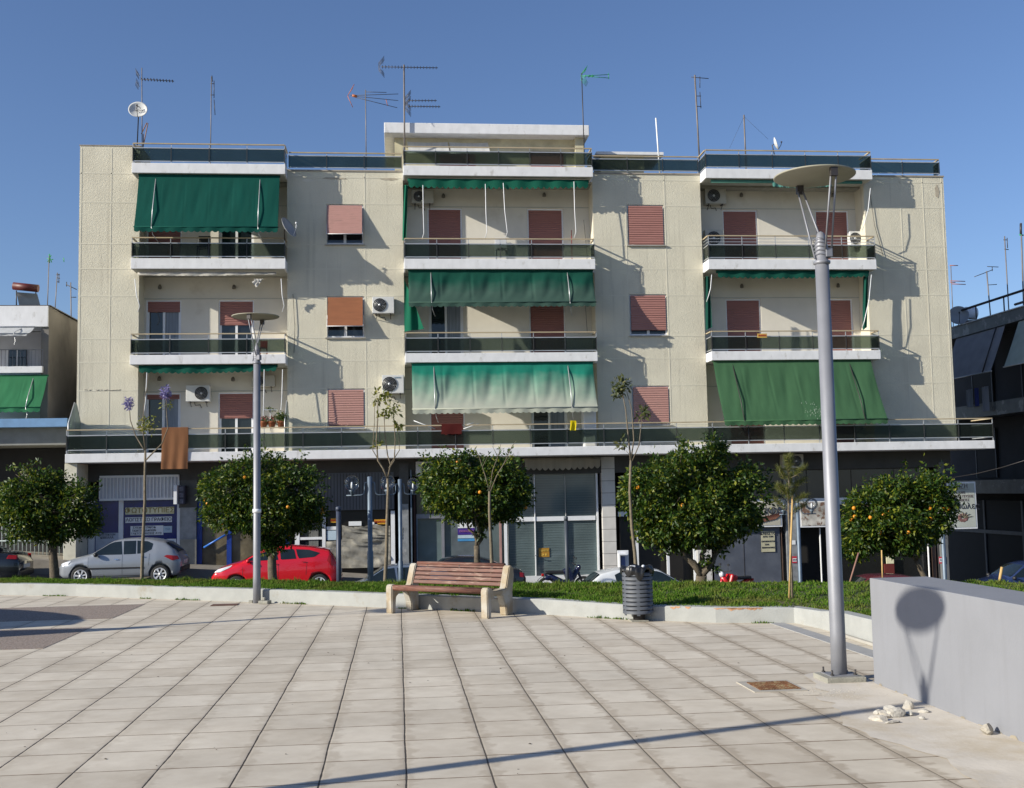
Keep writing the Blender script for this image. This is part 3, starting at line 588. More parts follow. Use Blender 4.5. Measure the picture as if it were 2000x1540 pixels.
sign(187, 1042, 231, 1078, 38.54, mat('frosted_sign', (.45, .48, .55), .5, var=.15), [("ΑΡΧΙΤΕΚΤΩΝ", .5, .09, .085, 1), ("ΚΙΒΕΛΛΑ", .5, .25, .10, 1)])
sign(290, 1053, 320, 1060, 38.54, white_s, []); sign(326, 1053, 344, 1078, 38.54, white_s, [("ΩΡΕΣ", .5, .2, .07, 1)], mat('blue_ink', (.1, .25, .4), .6))
o = panel('base_panel', 148, 1028, 172, 1085, 38.5, grey_mb, zlow=low(160), parent=sh1)
sign(149, 1028, 171, 1048, 38.49, white_s, [("EKTY", .5, .2, .08, 1)], mat('blue_ink', (.1, .25, .4), .6), 'poster')
# pillar between 1 and 2
pl = panel('pillar', 350, 908, 385, 992, 38.42, dark_st, .3); panel('marble_facing', 352, 992, 383, 1054, 38.40, grey_mb, .3, parent=pl); panel('concrete_base', 352, 1054, 383, 1119, 38.38, conc, .3, zlow=low(365), parent=pl)
# shop 2: blue frames, brown sheeting
sheet_b = mat('brown_sheeting', (0.11, 0.09, 0.055), .35, var=.5, vs=2.5, bump=.8, bs=4, spec=.6)
sh2 = panel('shop_front', 385, 930, 560, 1118, 38.60, sheet_b, zlow=low(460)); sh2['label'] = 'blue framed shop front lined with brown sheeting behind the red car'
for x0, x1 in ((385, 394), (443, 452), (556, 566)): panel('post', x0, 975, x1, 1118, 38.5, blue_pt, .08, zlow=low(420), parent=sh2)
panel('transom', 394, 975, 556, 983, 38.51, blue_pt, .08, parent=sh2)
mb = MB(); a = at(398, 1070, 38.46); b_ = at(444, 1043, 38.46); mb.tube([a, b_], .035, 6); bp('handrail', mb, mat('bright_blue_paint', (.03, .14, .5), .4), sh2)
# shop 3: white door and upper grey slats, covered goods
sh3 = panel('shop_front', 566, 990, 640, 1100, 38.62, glass_d, zlow=low(600)); sh3['label'] = 'white framed glass door beside a window hung with grey sheets'
for x0, x1, y0 in ((576, 585, 1040), (629, 636, 998)): panel('door_frame', x0, y0, x1, 1100, 38.55, frame_w, .06, zlow=low(600), parent=sh3)
panel('door_frame', 585, 1050, 629, 1054, 38.56, frame_w, .05, parent=sh3); panel('curtain', 603, 1000, 622, 1100, 38.60, mat('grey_curtain', (.13, .13, .12), .8, var=.3, vs=8, stretch=(6, 1, .3)), .01, parent=sh3)
o = panel('slatted_panel', 560, 926, 770, 995, 38.38, mat('grey_slats', (.10, .108, .12), .5, var=.12, vs=2), .08)
mb = MB(); a = rect(560, 926, 770, 995, 38.5); n = 34
for k in range(n+1): x = a[0]+(a[1]-a[0])*k/n; mb.box(x-.011, x+.011, 38.368, 38.379, a[2]+.02, a[3]-.02)
bp('slat_gap', mb, darkm, o)
def crumple(x0, y0, x1, y1, Y, name, parent, m, amp=.05, seed=1):
    a = rect(x0, y0, x1, y1, Y); r_ = random.Random(seed); ph = [(r_.uniform(2, 9), r_.uniform(2, 9), r_.uniform(0, 6)) for _ in range(7)]
    def fn(u, v):
        d = sum(math.sin(p*u*1.6+q*v*1.4+c) for p, q, c in ph)/7; d2 = -abs(sum(math.sin(q*u*1.5-p*v*1.8+c+d*2) for p, q, c in ph[:4])/4)
        return (a[0]+(a[1]-a[0])*u, Y-amp*(d+d2*1.2)-.02, a[3]+(a[2]-a[3])*v+.05*math.sin(u*9+seed)*(1 if v == 0 else 0))
    mb = MB(); mb.grid(fn, 60, 50); return bp(name, mb, m, parent)
tarp = mat('grey_sheet', (0.24, 0.225, 0.19), .7, var=.25, vs=4, bump=.7, bs=7)
sw = panel('shop_window', 637, 995, 762, 1125, 38.62, mat('dark_pane', (.012, .010, .008), .3), zlow=low(700))
crumple(668, 1029, 762, 1060, 38.50, 'grey_sheet', sw, tarp, .05, 2); crumple(637, 1057, 763, 1108, 38.46, 'grey_sheet', sw, tarp, .07, 5)
yel = mat('yellow_sticker', (.62, .32, .02), .5, var=.1)
for s0, s1, t0, t1, m_ in ((646, 663, 1013, 1021, yel), (681, 706, 1019, 1027, white_s), (731, 754, 1015, 1024, yel), (727, 737, 1020, 1026, white_s), (638, 662, 1029, 1035, white_s), (638, 662, 1037, 1055, pale_b)):
    o = panel('sticker', s0, t0, s1, t1, 38.58, m_, .01, parent=sw)
text('lettering', "ΕΝΟΙΚΙΑΖΕΤΑΙ", .075, at(654.5, 1017, 38.57), mat('red_ink', (.5, .03, .02), .6), sw, sx=.62); text('lettering', "ΠΩΛΕΙΤΑΙ", .10, at(742, 1019.5, 38.57), mat('red_ink', (.5, .03, .02), .6), sw, sx=.85)
panel('post', 763, 998, 772, 1110, 38.45, frame_w, .08, zlow=low(765), parent=sw)
pl = panel('pillar', 779, 905, 800, 1118, 38.36, dark_st, .4, zlow=low(790)); panel('marble_facing', 781, 985, 799, 1118, 38.345, grey_mb, .01, zlow=low(790), parent=pl)
for k in range(4): panel('doorbell', 781, 1031+6*k, 786, 1035+6*k, 38.33, cream_s, .01, parent=pl)
panel('drainpipe', 801, 918, 806, 1118, 38.30, steel_b, .1, zlow=low(800)); panel('pier', 807, 928, 813, 1118, 38.5, mat('brown_pier', (.06, .025, .02), .7), .3, zlow=low(810))
# shop 4: glass with beige panel
gl4 = mat('shop_glass', (0.105, 0.14, 0.145), 0.08, var=.25, vs=.8, spec=.8)
sh4 = panel('shop_front', 813, 1008, 985, 1118, 38.60, gl4, zlow=low(900)); sh4['label'] = 'glazed shop front with a purple and blue notice behind the third orange tree'
panel('beige_panel', 813, 928, 985, 1008, 38.58, mat('beige_panel', (.13, .115, .075), .7), .05, parent=sh4)
for x0, x1, m_ in ((813, 817, steel_b), (862, 869, steel), (975, 981, mat('pink_post', (.36, .20, .18), .6)), (984, 992, frame_w)): panel('post', x0, 1008, x1, 1118, 38.52, m_, .07, zlow=low(900), parent=sh4)
panel('transom', 813, 1005, 985, 1010, 38.51, steel, .06, parent=sh4); panel('frosted_pane', 881, 1012, 960, 1118, 38.585, mat('frosted', (.10, .12, .13), .4, var=.2), .01, zlow=low(900), parent=sh4)
panel('notice', 894, 1022, 927, 1032, 38.57, white_s, .01, parent=sh4); o = panel('notice', 894, 1032, 927, 1045, 38.57, mat('purple_notice', (.05, .02, .22), .5), .01, parent=sh4); panel('notice', 894, 1045, 927, 1052, 38.57, pale_b, .01, parent=sh4); panel('notice', 894, 1052, 927, 1057, 38.57, mat('sky_notice', (.06, .25, .5), .5), .01, parent=sh4)
text('lettering', "ΕΝΟΙΚΙΑΖΕΤΑΙ", .09, at(911, 1038, 38.56), mat('pink_ink', (.5, .2, .45), .6), sh4, sx=.8)
# shop 5: tall white framed glazing
sh5 = panel('shop_front', 990, 915, 1168, 1128, 38.60, gl4, zlow=low(1080)); sh5['label'] = 'tall white framed shop glazing with slatted blinds behind the parked motorbike'
for x0, x1 in ((990, 994), (1042, 1048), (1103, 1108), (1163, 1172)): panel('post', x0, 913, x1, 1130, 38.5, frame_w, .08, zlow=low(1080), parent=sh5)
for y0, y1 in ((1011, 1016), (913, 917)): panel('transom', 994, y0, 1163, y1, 38.52, frame_w, .06, parent=sh5)
a = rect(990, 1127, 1172, 1145, 38.49); mb = MB(); mb.box(a[0], a[1], 38.45, 38.6, low(1080), a[3]); bp('plinth', mb, mat('white_plinth', (.6, .61, .62), .7, var=.08), sh5)
mb = MB(); a = rect(994, 917, 1163, 1127, 38.59); z = a[2]
while z < a[3]: mb.box(a[0], a[1], 38.588, 38.598, z, z+.012); z += .085
bp('blind_slats', mb, mat('blind', (.12, .155, .16), .5), sh5)
mb = MB(); p = at(1047, 1085, 38.46); mb.tube([p+Vector((-.05, .03, 0)), p+Vector((-.05, -.03, 0)), p+Vector((.05, -.03, 0))], .012, 6); bp('handle', mb, steel, sh5)
o = sign(1052, 1071, 1073, 1088, 38.585, mat('amber_sign', (.35, .18, .02), .5), [("ΠΩΛΕΙΤΑΙ", .5, .3, .075, .9), ("24 8", .5, .75, .1, 1)], mat('yellow_ink', (.7, .5, .1), .6), 'notice', sh5)
# pale marble pillar
a = rect(1174, 893, 1206, 1130, 38.36); mb = MB(); n = 10; z1 = a[3]; H = (a[3]-walk_z(a[0])+.1)/11.
for k in range(11): mb.box(a[0], a[1], 38.36, 38.6, z1-H*(k+1)+.012, z1-H*k, .006)
o = bp('pillar', mb, lite_mb); o['label'] = 'pale marble faced pillar with dark joints'; mb = MB(); mb.box(a[0]+.02, a[1]-.02, 38.375, 38.6, walk_z(a[0])-.3, z1); bp('mortar', mb, darkm, o)
# entrance hall
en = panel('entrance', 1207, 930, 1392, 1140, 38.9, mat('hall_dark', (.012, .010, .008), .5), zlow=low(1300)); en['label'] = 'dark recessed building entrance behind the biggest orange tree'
for x0, x1 in ((1240, 1249), (1300, 1309), (1352, 1362)): panel('door_post', x0, 1000, x1, 1135, 38.6, frame_w, .07, zlow=low(1270), parent=en)
panel('name_plate', 1262, 1051, 1281, 1056, 38.6, mat('brass_plate', (.22, .19, .12), .5), .02, parent=en); panel('lintel', 1207, 1000, 1362, 1006, 38.62, frame_w, .06, parent=en); panel('panel', 1362, 1075, 1392, 1145, 38.5, lite_mb, .1, zlow=low(1380), parent=en)
# shop 6: slate shutters with sign above
slate = mat('slate_shutter', (0.075, 0.085, 0.11), .5, var=.2, vs=2, dirt=(.10, .11, .13), ds=2)
sh6 = panel('shop_front', 1393, 1032, 1527, 1150, 38.5, slate, zlow=low(1450)); sh6['label'] = 'closed slate grey shop doors with a paper notice under a cream sign'
for x0, x1 in ((1451, 1456), (1523, 1527)): panel('door_gap', x0, 1036, x1, 1150, 38.49, darkm, .02, zlow=low(1450), parent=sh6)
panel('post', 1526, 1030, 1531, 1150, 38.46, mat('brown_post', (.08, .05, .04), .6), .1, zlow=low(1520), parent=sh6)
sign(1486, 1038, 1514, 1078, 38.48, mat('paper_notice', (.42, .40, .28), .8, var=.1), [("ΚΛΕΙΣΤΟ", .5, .12, .13, 1), ("ΑΠΟ ΤΗΝ", .5, .27, .08, 1), ("ΕΝΟΙΚΙΑΖΕΤΑΙ", .5, .5, .07, 1), ("ΤΗΛ", .4, .65, .08, 1), ("ΠΛΗΡΟΦΟΡΙΕΣ", .5, .8, .07, .9)], ink, 'notice', sh6)
sg = panel('sign_board', 1420, 980, 1528, 1029, 38.30, frame_w, .12); a = rect(1423, 982, 1525, 1026, 38.29); mb = MB(); mb.box(a[0], a[1], 38.285, 38.299, a[2], a[3]); bp('sign_face', mb, mat('cream_face', (.42, .40, .33), .6, var=.15, vs=3), sg)
mb = MB(); bro = mat('brown_print', (.14, .05, .03), .7)
for k in range(8): p = at(1478+5*k, 1023-1.2*k, 38.27); q = at(1496+5*k, 1008-1.0*k, 38.27); mb.tube([p, q], .022, 4)
bp('printed_stripes', mb, bro, sg)
text('lettering', "καφέ", .42, at(1500, 997, 38.26), ink, sg, sx=1.1)
sg2 = panel('sign_board', 1561, 980, 1640, 1029, 38.30, frame_w, .12); a = rect(1564, 982, 1637, 1026, 38.29); mb = MB(); mb.box(a[0], a[1], 38.285, 38.299, a[2], a[3]); bp('sign_face', mb, mat('patterned_face', (.42, .40, .36), .6, var=.5, vs=3, dirt=(.16, .09, .06), ds=4, dlo=.5, dhi=.56), sg2)
pl = panel('pillar', 1531, 915, 1560, 1150, 38.42, grey_mb, .4, zlow=low(1545)); red_s = mat('red_sticker', (.45, .03, .05), .5)
o = panel('sticker', 1547, 1087, 1557, 1100, 38.40, red_s, .01, parent=pl); panel('sticker', 1548, 1091, 1556, 1097, 38.395, white_s, .004, parent=pl); text('lettering', "ΕΛΛ", .07, at(1552, 1094, 38.39), ink, pl); panel('sticker', 1545, 1056, 1554, 1064, 38.40, white_s, .01, parent=pl)
# right: bar with band of high windows
wb = panel('window_band', 1470, 915, 1812, 979, 38.56, mat('band_glass', (.028, .034, .036), .12, var=.35, vs=.6, spec=.7)); 
for x in (1485, 1575, 1662, 1745): panel('mullion', x, 915, x+3, 979, 38.53, darkm, .04, parent=wb)
panel('transom', 1470, 976, 1812, 982, 38.5, frame_w, .08, parent=wb); panel('transom', 1470, 911, 1812, 915, 38.5, darkm, .08, parent=wb)
sh7 = panel('shop_front', 1640, 982, 1812, 1150, 38.75, mat('bar_dark', (.012, .012, .012), .2), zlow=low(1730)); sh7['label'] = 'dark glazed shop front behind the rightmost orange tree'
panel('post', 1601, 1032, 1607, 1150, 38.5, frame_w, .08, zlow=low(1600), parent=sh7); panel('post', 1812, 1050, 1818, 1150, 38.5, frame_w, .08, zlow=low(1815), parent=sh7); panel('post', 1820, 1050, 1831, 1150, 38.6, mat('brown_post', (.08, .05, .04), .6), .08, zlow=low(1820), parent=sh7)
panel('menu_board', 1731, 1087, 1746, 1101, 38.6, cream_s, .03, parent=sh7); panel('menu_board', 1727, 1102, 1748, 1135, 38.6, mat('dark_red', (.12, .02, .015), .5), .05, parent=sh7)
pl = panel('pillar', 1834, 903, 1856, 1150, 38.35, mat('grey_render', (.13, .135, .14), .7, var=.15), .3, zlow=low(1840)); panel('sticker', 1834, 1088, 1848, 1101, 38.335, red_s, .01, parent=pl); panel('sticker', 1835, 1091, 1847, 1098, 38.33, white_s, .004, parent=pl); text('lettering', "ΕΛΛ", .09, at(1841, 1094.5, 38.325), ink, pl)
panel('lamp_box', 1827, 975, 1836, 986, 38.2, white_s, .1, parent=pl)
# projecting sign box
sb = thing('projecting_sign', 'white box sign with dark glyph tiles projecting beside the grey marble pillar', 'sign', at(352, 967, 38.2))
mb = MB(); a = rect(342, 948, 347, 985, 38.0); mb.box(a[0], a[0]+.10, 37.75, 38.42, a[2], a[3]); mb.build('box', frame_w, sb, world=True)
mb = MB(); q = rect(347, 949, 360, 985, 38.0); mb.box(q[0]-.02, q[1], 38.0, 38.35, q[2], q[3]); mb.build('side_panel', mat('sign_purple_grey', (.04, .04, .06), .5), sb, world=True)
for k in range(3): mb = MB(); r_ = rect(350, 951+12*k, 358, 960+12*k, 37.99); mb.box(r_[0], r_[1], 37.985, 37.998, r_[2], r_[3]); mb.build('glyph_tile', mat('glyph', (.16, .16, .20), .5, var=.5, vs=14), sb, world=True)
# banner sign on the right corner
bn = thing('banner_sign', 'cream banner sign with script lettering and a flower at the right corner', 'sign', at(1880, 987, 38.2))
a = rect(1849, 942, 1910, 1033, 38.2); mb = MB(); mb.box(a[0], a[1], 38.2, 38.28, a[2], a[3], .01); mb.build('frame', frame_w, bn, world=True)
mb = MB(); mb.box(a[0]+.06, a[1]-.06, 38.19, 38.199, a[2]+.06, a[3]-.06); mb.build('face', mat('banner_face', (.40, .42, .38), .6, var=.1, vs=1.5), bn, world=True)
for s, fz, sz, mm in (("ΖΙΖΗ", .10, .24, 'brown_ink'), ("————————", .16, .08, 'brown_ink'), ("CAFE", .23, .12, 'ink'), ("ΓΛΥΚΕΣ ΓΕΥΣΕΙΣ", .31, .12, 'ink'), ("ΕΚΛΕΚΤΕΣ", .39, .12, 'ink')):
    text('lettering', s, sz, ((a[0]+a[1])/2, 38.185, a[3]-(a[3]-a[2])*fz), mat(mm, (.10, .06, .05), .6), bn, sx=.85)
text('lettering', "εσώλες", .30, (a[0]+(a[1]-a[0])*.62, 38.183, a[3]-(a[3]-a[2])*.52), ink, bn, sx=.9)
mb = MB(); c = Vector((a[0]+(a[1]-a[0])*.5, 38.185, a[2]+(a[3]-a[2])*.24))
for k in range(9): an = k/9*2*PI; mb.ball(c+Vector((math.cos(an)*.13, 0, math.sin(an)*.10)), .075, 5, (1, .05, .8))
mb.build('flower_print', mat('flower_print', (.20, .10, .09), .7, var=.5, vs=9), bn, world=True)
mb = MB()
for k in range(6): an = R(10+k*28); mb.tube([c, c+Vector((math.cos(an)*.3, 0, math.sin(an)*.2)), c+Vector((math.cos(an)*.38, 0, math.sin(an)*.16))], [.02, .014, .003], 4)
mb.build('leaf_print', mat('leaf_print', (.12, .11, .07), .7), bn, world=True)

mb = MB(); crp = [at(165+i*3.2, 762.5+random.uniform(-1, 1), 38.49) for i in range(23)]
for i in range(22):
    if random.random() < .75: mb.tube([crp[i], crp[i+1]], .010, 4)
bp('crack', mb, mat('crack_line', (.12, .10, .08), .9))
flk = mat('peeled_paint', (.66, .62, .52), .9, var=.1); flk2 = mat('bare_plaster', (.40, .35, .27), .95, var=.2, vs=6)
for (x, y, w, h, mm) in ((580, 343, 14, 2.2, flk), (602, 353, 13, 3.2, flk), (1185, 343, 12, 2, flk), (1213, 352, 9, 2.5, flk), (655, 349, 30, 2.5, flk2), (760, 350, 18, 3, flk2), (1720, 350, 16, 2.5, flk), (1770, 356, 5, 2, flk), (1240, 347, 14, 1.6, flk2), (1830, 375, 5, 14, flk2)):
    c = at(x, y, 38.491); n = 14; sc_ = 38.5/2222; pp = [(c.x+math.cos(k*2*PI/n)*w*sc_*random.uniform(.6, 1.1), 38.492, c.z+math.sin(k*2*PI/n)*h*sc_*random.uniform(.6, 1.2)) for k in range(n)]
    mb = MB(); mb.add(pp, [tuple(range(n))]); bp('peeled_patch', mb, mm)
# penthouse and roof structures
mb = MB(); mb.box(-.36, 6.98, 39.5, 44, 14.36, 14.74, .02); cn = bp('penthouse_roof', mb, white_c); cn['label'] = 'white flat roof slab over the penthouse'
yel_w = mat('penthouse_wall', (0.55, 0.50, 0.34), .85, var=.08, dirt=(.35, .3, .2), ds=1)
mb = MB(); mb.box(0.0, 6.6, 40.05, 44, 12.6, 14.36); mb.box(6.5, 6.82, 39.75, 40.05, 12.6, 14.36); pw = bp('penthouse_wall', mb, yel_w)
for x0, x1 in ((1.6, 2.9), (4.9, 6.1)):
    bp('shutter', shutter_mb(x0, x1, 12.62, 13.9, 40.02), shut_p, pw)
mb = MB(); mb.box(1.9, 3.8, 40.7, 43, 12.6, 13.35); 
mb = MB(); a = at(1165, 296, 41); b_ = at(1296, 303, 41); mb.box(a.x, b_.x, 41, 43, b_.z, a.z); hh = bp('roof_hut_slab', mb, white_c)
mb = MB(); mb.box(a.x+.2, b_.x-.7, 41.3, 42.8, 12.6, b_.z); bp('roof_hut', mb, yel_w)
mb = MB(); mb.box(-2.0, -.1, 42, 43, 12.6, 13.0); bp('parapet_block', mb, conc)
# dividers on the long balcony
frost = glassy('frosted_divider', (.45, .52, .48), .45, 1.1, .7)
for X in (-10.33, -3.60):
    mb = MB(); mb.prism([(37.06, FL[0]+.03), (38.46, FL[0]+.03), (38.46, FL[0]+1.02), (37.95, FL[0]+1.62), (37.72, FL[0]+1.66), (37.06, FL[0]+.95)], X-.006, X+.006, 'x'); d = bp('divider', mb, frost)
    mb = MB(); mb.tube([(X, 37.05, FL[0]), (X, 37.05, FL[0]+.96), (X, 37.72, FL[0]+1.68), (X, 37.96, FL[0]+1.64), (X, 38.46, FL[0]+1.04)], .016, 6); mb.tube([(X, 37.75, FL[0]), (X, 37.75, FL[0]+1.62)], .013, 6); bp('divider_frame', mb, rail_w, d)
# ceiling lamps and cables on recessed walls
lampm = mat('wall_lamp', (.12, .11, .09), .5)
for x, y in ((866, 383), (1063, 381), (1448, 381), (1627, 381), (312, 561), (457, 561), (1449, 559), (1637, 558), (311, 740), (455, 741)):
    p = at(x, y, 39.2); mb = MB(); mb.tube([p+Vector((0, .09, .06)), p+Vector((0, 0, .05))], .02, 6); mb.lathe([(.03, .08), (.06, .02), (.065, -.06), (.02, -.08)], p, 10); bp('wall_lamp', mb, lampm)
mb = MB()
for ps, Y in (([(1140, 430), (1147, 500), (1141, 560), (1147, 650)], 38.46), ([(572, 575), (576, 640), (574, 690)], 38.46), ([(1700, 380), (1708, 440), (1725, 500)], 38.46)):
    mb = MB(); mb.tube([at(x, y, Y) for x, y in ps], .009, 5); bp('cable', mb, darkm)
mb = MB(); p = at(1366, 600, 38.4); 

# ------------------------------------------------------------------ awnings
def awning(name, label, x0, x1, z0, ybot_px, out, val, col, zfade=None, curtain=None, arms=(.12, .86), wr=.02, y0=37.93, armc=None, vfrac=.03, valx=None, extra_arm=False, pts=22):
    mname = 'fabric_'+str(abs(hash((col, zfade))) % 9999)
    yb = y0-out; xm = (x0+x1)/2
    # pixel of the middle column decides how low the front bar hangs
    px = 1000.0
    for _ in range(30):
        q = at(px, ybot_px, yb); px += (xm-q.x)*55
    zb = at(px, ybot_px, yb).z
    t = thing(name, label, 'awning', (xm, y0, z0))
    m = cloth('cloth_%s_%d' % (name, len(MC)), col, zfade=(z0-zfade[0]-z0, z0-zfade[1]-z0, zfade[2]) if zfade else None)
    def fn(u, v):
        sag = -.05*math.sin(PI*v)*(1 if out > .2 else .3); w = wr*(math.sin(u*31+v*2)+.6*math.sin(u*57+v*5))*math.sin(PI*min(1, v*1.1))
        x = x0+(x1-x0)*u; se = abs((u*6+.5) % 1-.5); w += wr*.9*math.exp(-(se/.035)**2)*math.sin(PI*v)+wr*.5*math.sin(u*113+v*9+math.sin(v*7))*v*(1-v)*2
        return (x, y0-out*v+w-sag*.3, z0+(zb-z0)*v+sag)
    mb = MB(); mb.grid(fn, 150, 16); mb.build('canopy', m, t, world=True)
    n = int((x1-x0)/.19); vm = MB()
    def fv(u, v):
        s = abs(math.sin(PI*u*n)); return (x0+(x1-x0)*u, yb-.012-.012*math.sin(u*n*2.1), zb-.03-(val*(.72+.28*s))*v)
    vm.grid(fv, n*8, 2); vm.build('valance', m, t, world=True)
    bar = MB(); bar.tube([(x0-.02, yb, zb-.012), (x1+.02, yb, zb-.012)], .022, 8); bar.tube([(x0-.02, y0+.03, z0+.02), (x1+.02, y0+.03, z0+.02)], .035, 8); bar.build('bar', m, t, world=True)
    for a in arms:
        X = x0+(x1-x0)*a; am = MB(); am.tube([(X, y0+.02, z0-.02), (X+.0, y0-out*.65-.06, zb+.35*(z0-zb)), (X, yb-.02, zb)], .016, 6)
        am.tube([(X, yb-.02, zb), (X+.03, yb+.05, zb-.25), (X+.12, 37.86, zb-.42)], .012, 5); am.build('arm', armc or rail_w, t, world=True)
    return t
TE = (0.003, 0.075, 0.058)
awning('awning', 'plain teal green awning lowered on the top left balcony', -8.43, -3.84, 12.30, 443, .62, .16, TE, wr=.007)
awning('awning', 'dark green half lowered awning directly above the sun bleached one', .42, 6.70, 9.12, 590, .45, .14, (0.006, 0.07, 0.048), zfade=(.35, .8, (.05, .10, .08)), wr=.028)
awning('awning', 'sun bleached pale green awning over the first floor middle balcony', .50, 6.62, 5.95, 797, .75, .15, (0.014, 0.20, 0.14), zfade=(.30, 1.5, (.45, .47, .39)), wr=.030)
t9 = awning('awning', 'bright grass green awning with a white stain on the first floor right balcony', 10.80, 16.42, 5.97, 820, 1.15, .15, (0.055, 0.135, 0.065), wr=.016, armc=darkm)
mb = MB()
for k in range(60):
    x = 14.0+random.gauss(0, .22); v = min(.97, max(.55, .86+random.gauss(0, .07)-abs(x-14)*.15)); zb = at(1560, 820, 37.93-1.15).z
    y = 37.93-1.15*v-.04; z = 5.97+(zb-5.97)*v-.02; w = random.uniform(.004, .016); h = random.uniform(.01, .06); mb.add([(x-w, y, z), (x+w, y, z), (x, y-.004, z-h)], [(0, 1, 2)])
mb.build('stain', mat('white_stain', (.45, .5, .42), .9), t9, world=True)
# rolled awnings
def rolled(label, x0, x1, z, drop, col, mname, poles=(), y=37.95, tatter=None):
    t = thing('rolled_awning', label, 'awning', ((x0+x1)/2, y, z)); m = cloth(mname, col); c = Vector((0, 0, 0))
    mb = MB(); mb.tube([(x0-.03, y+.06, z), (x1+.03, y+.06, z)], .055, 10); mb.build('roll', m, t, world=True)
    n = int((x1-x0)/.19); vm = MB()
    X0, X1 = (x0, x1) if tatter is None else tatter
    vm.grid(lambda u, v: (X0+(X1-X0)*u, y-.02-.02*math.sin(u*n*1.7), z-.01-(drop*(.74+.26*abs(math.sin(PI*u*n)))+.03*math.sin(u*4))*v), n*6, 2); vm.build('valance', m, t, world=True)
    for (px, y0p, y1p, hook) in poles:
        a = at(px, y0p, y-.05); b_ = at(px+hook*.35, (y0p+y1p)/2, y-.1); c2 = at(px+hook, y1p-12, y-.1); d = at(px+hook-4, y1p, y-.02)
        pm = MB(); pm.tube([a, b_, c2, d], .013, 6); pm.build('pole', frame_w, t, world=True)
    return t
rolled('rolled dark green awning with scalloped edge and four hanging poles on the top middle balcony', .46, 6.62, 12.25, .28, (.008, .11, .07), 'cloth_r1', ((826, 362, 468, 2), (948, 360, 466, 3), (983, 358, 466, 8), (1121, 355, 466, 4)))
rolled('rolled dark green awning above the plant pots on the first floor left balcony', -8.36, -3.95, 5.93, .20, (.006, .085, .06), 'cloth_r2', ((287, 728, 838, -8), (516, 722, 830, -2), (552, 722, 826, -4)))
rolled('rolled dark green awning with green side curtains on the third floor right balcony', 11.08, 16.5, 9.10, .22, (.006, .08, .055), 'cloth_r3', ((1390, 537, 590, -6), (1702, 537, 640, -14)))
rolled('rolled cream awning with a torn flap on the third floor left balcony', -8.42, -4.0, 9.02, .05, (.55, .52, .46), 'cloth_r4', ((263, 545, 610, 10), (549, 545, 610, 6)))
rolled('stump of a pale teal awning valance on the top right balcony', 11.0, 16.4, 12.30, .20, (.10, .28, .24), 'cloth_r5', ((1700, 368, 450, -12),), tatter=(13.15, 15.3))
mb = MB(); p = at(495, 545, 37.9); mb.grid(lambda u, v: (p.x+.32*u+.05*math.sin(v*6), 37.9-.02*math.sin(u*20), p.z-(.30*(1-abs(u-.35)*1.5))*v), 10, 5)
tag(mb.build('torn_flap', cloth('cloth_flap', (.6, .58, .54))), 'torn white flap of cloth hanging from the cream rolled awning', 'cloth')
rolled('beige scalloped shop awning above the tall white framed glazing', at(1025, 900, 38).x, at(1172, 900, 38).x, 2.70, .34, (.36, .32, .25), 'cloth_r6', (), y=38.0)
mb = MB(); mb.tube([at(1172, 900, 38.0), at(1170, 985, 38.3)], .012, 5); tag(mb.build('awning_rod', darkm), 'thin dark awning rod hanging beside the pale marble pillar', 'rod')
# side curtains
def curtain(label, pix, Y, col, mn):
    a = [at(x, y, Y) for x, y in pix]   # tl, tr, br, bl
    def fn(u, v): p = a[0].lerp(a[1], u).lerp(a[3].lerp(a[2], u), v); return (p.x, p.y+.05*math.sin(u*9+v*2), p.z)
    mb = MB(); mb.grid(fn, 12, 10); tag(mb.build('side_curtain', cloth(mn, col)), label, 'curtain')
curtain('narrow green side curtain on the left of the top middle balcony', [(788, 362), (797, 362), (793, 470), (786, 470)], 37.95, (.01, .13, .075), 'cloth_c1')
curtain('bunched green side curtain below the half lowered dark green awning', [(789, 545), (812, 600), (828, 643), (790, 648)], 37.88, (.01, .14, .08), 'cloth_c2')
curtain('dark green side curtain at the left of the third floor right balcony', [(1377, 540), (1386, 540), (1390, 640), (1379, 645)], 38.0, (.006, .06, .045), 'cloth_c3')
curtain('dark green side curtain at the right of the third floor right balcony', [(1686, 540), (1696, 540), (1692, 640), (1686, 645)], 38.0, (.006, .07, .05), 'cloth_c4')
# penthouse white awnings
for k, (x0, x1, l) in enumerate(((.45, 1.9, 'left white penthouse awning under the roof slab'), (1.95, 3.35, 'right white penthouse awning under the roof slab'))):
    t = thing('penthouse_awning', l, 'awning', ((x0+x1)/2, 40.4, 14.3)); mb = MB(); mb.grid(lambda u, v: (x0+(x1-x0)*u+(.05*v), 39.98-.38*v, 14.20-.50*v-.03*math.sin(PI*u)), 12, 6); mb.build('canopy', cloth('cloth_pw', (.62, .62, .60)), t, world=True)
    mb = MB(); mb.tube([(x0, 39.60, 13.69), (x1+.05, 39.60, 13.69)], .02, 6); mb.build('bar', rail_w, t, world=True)

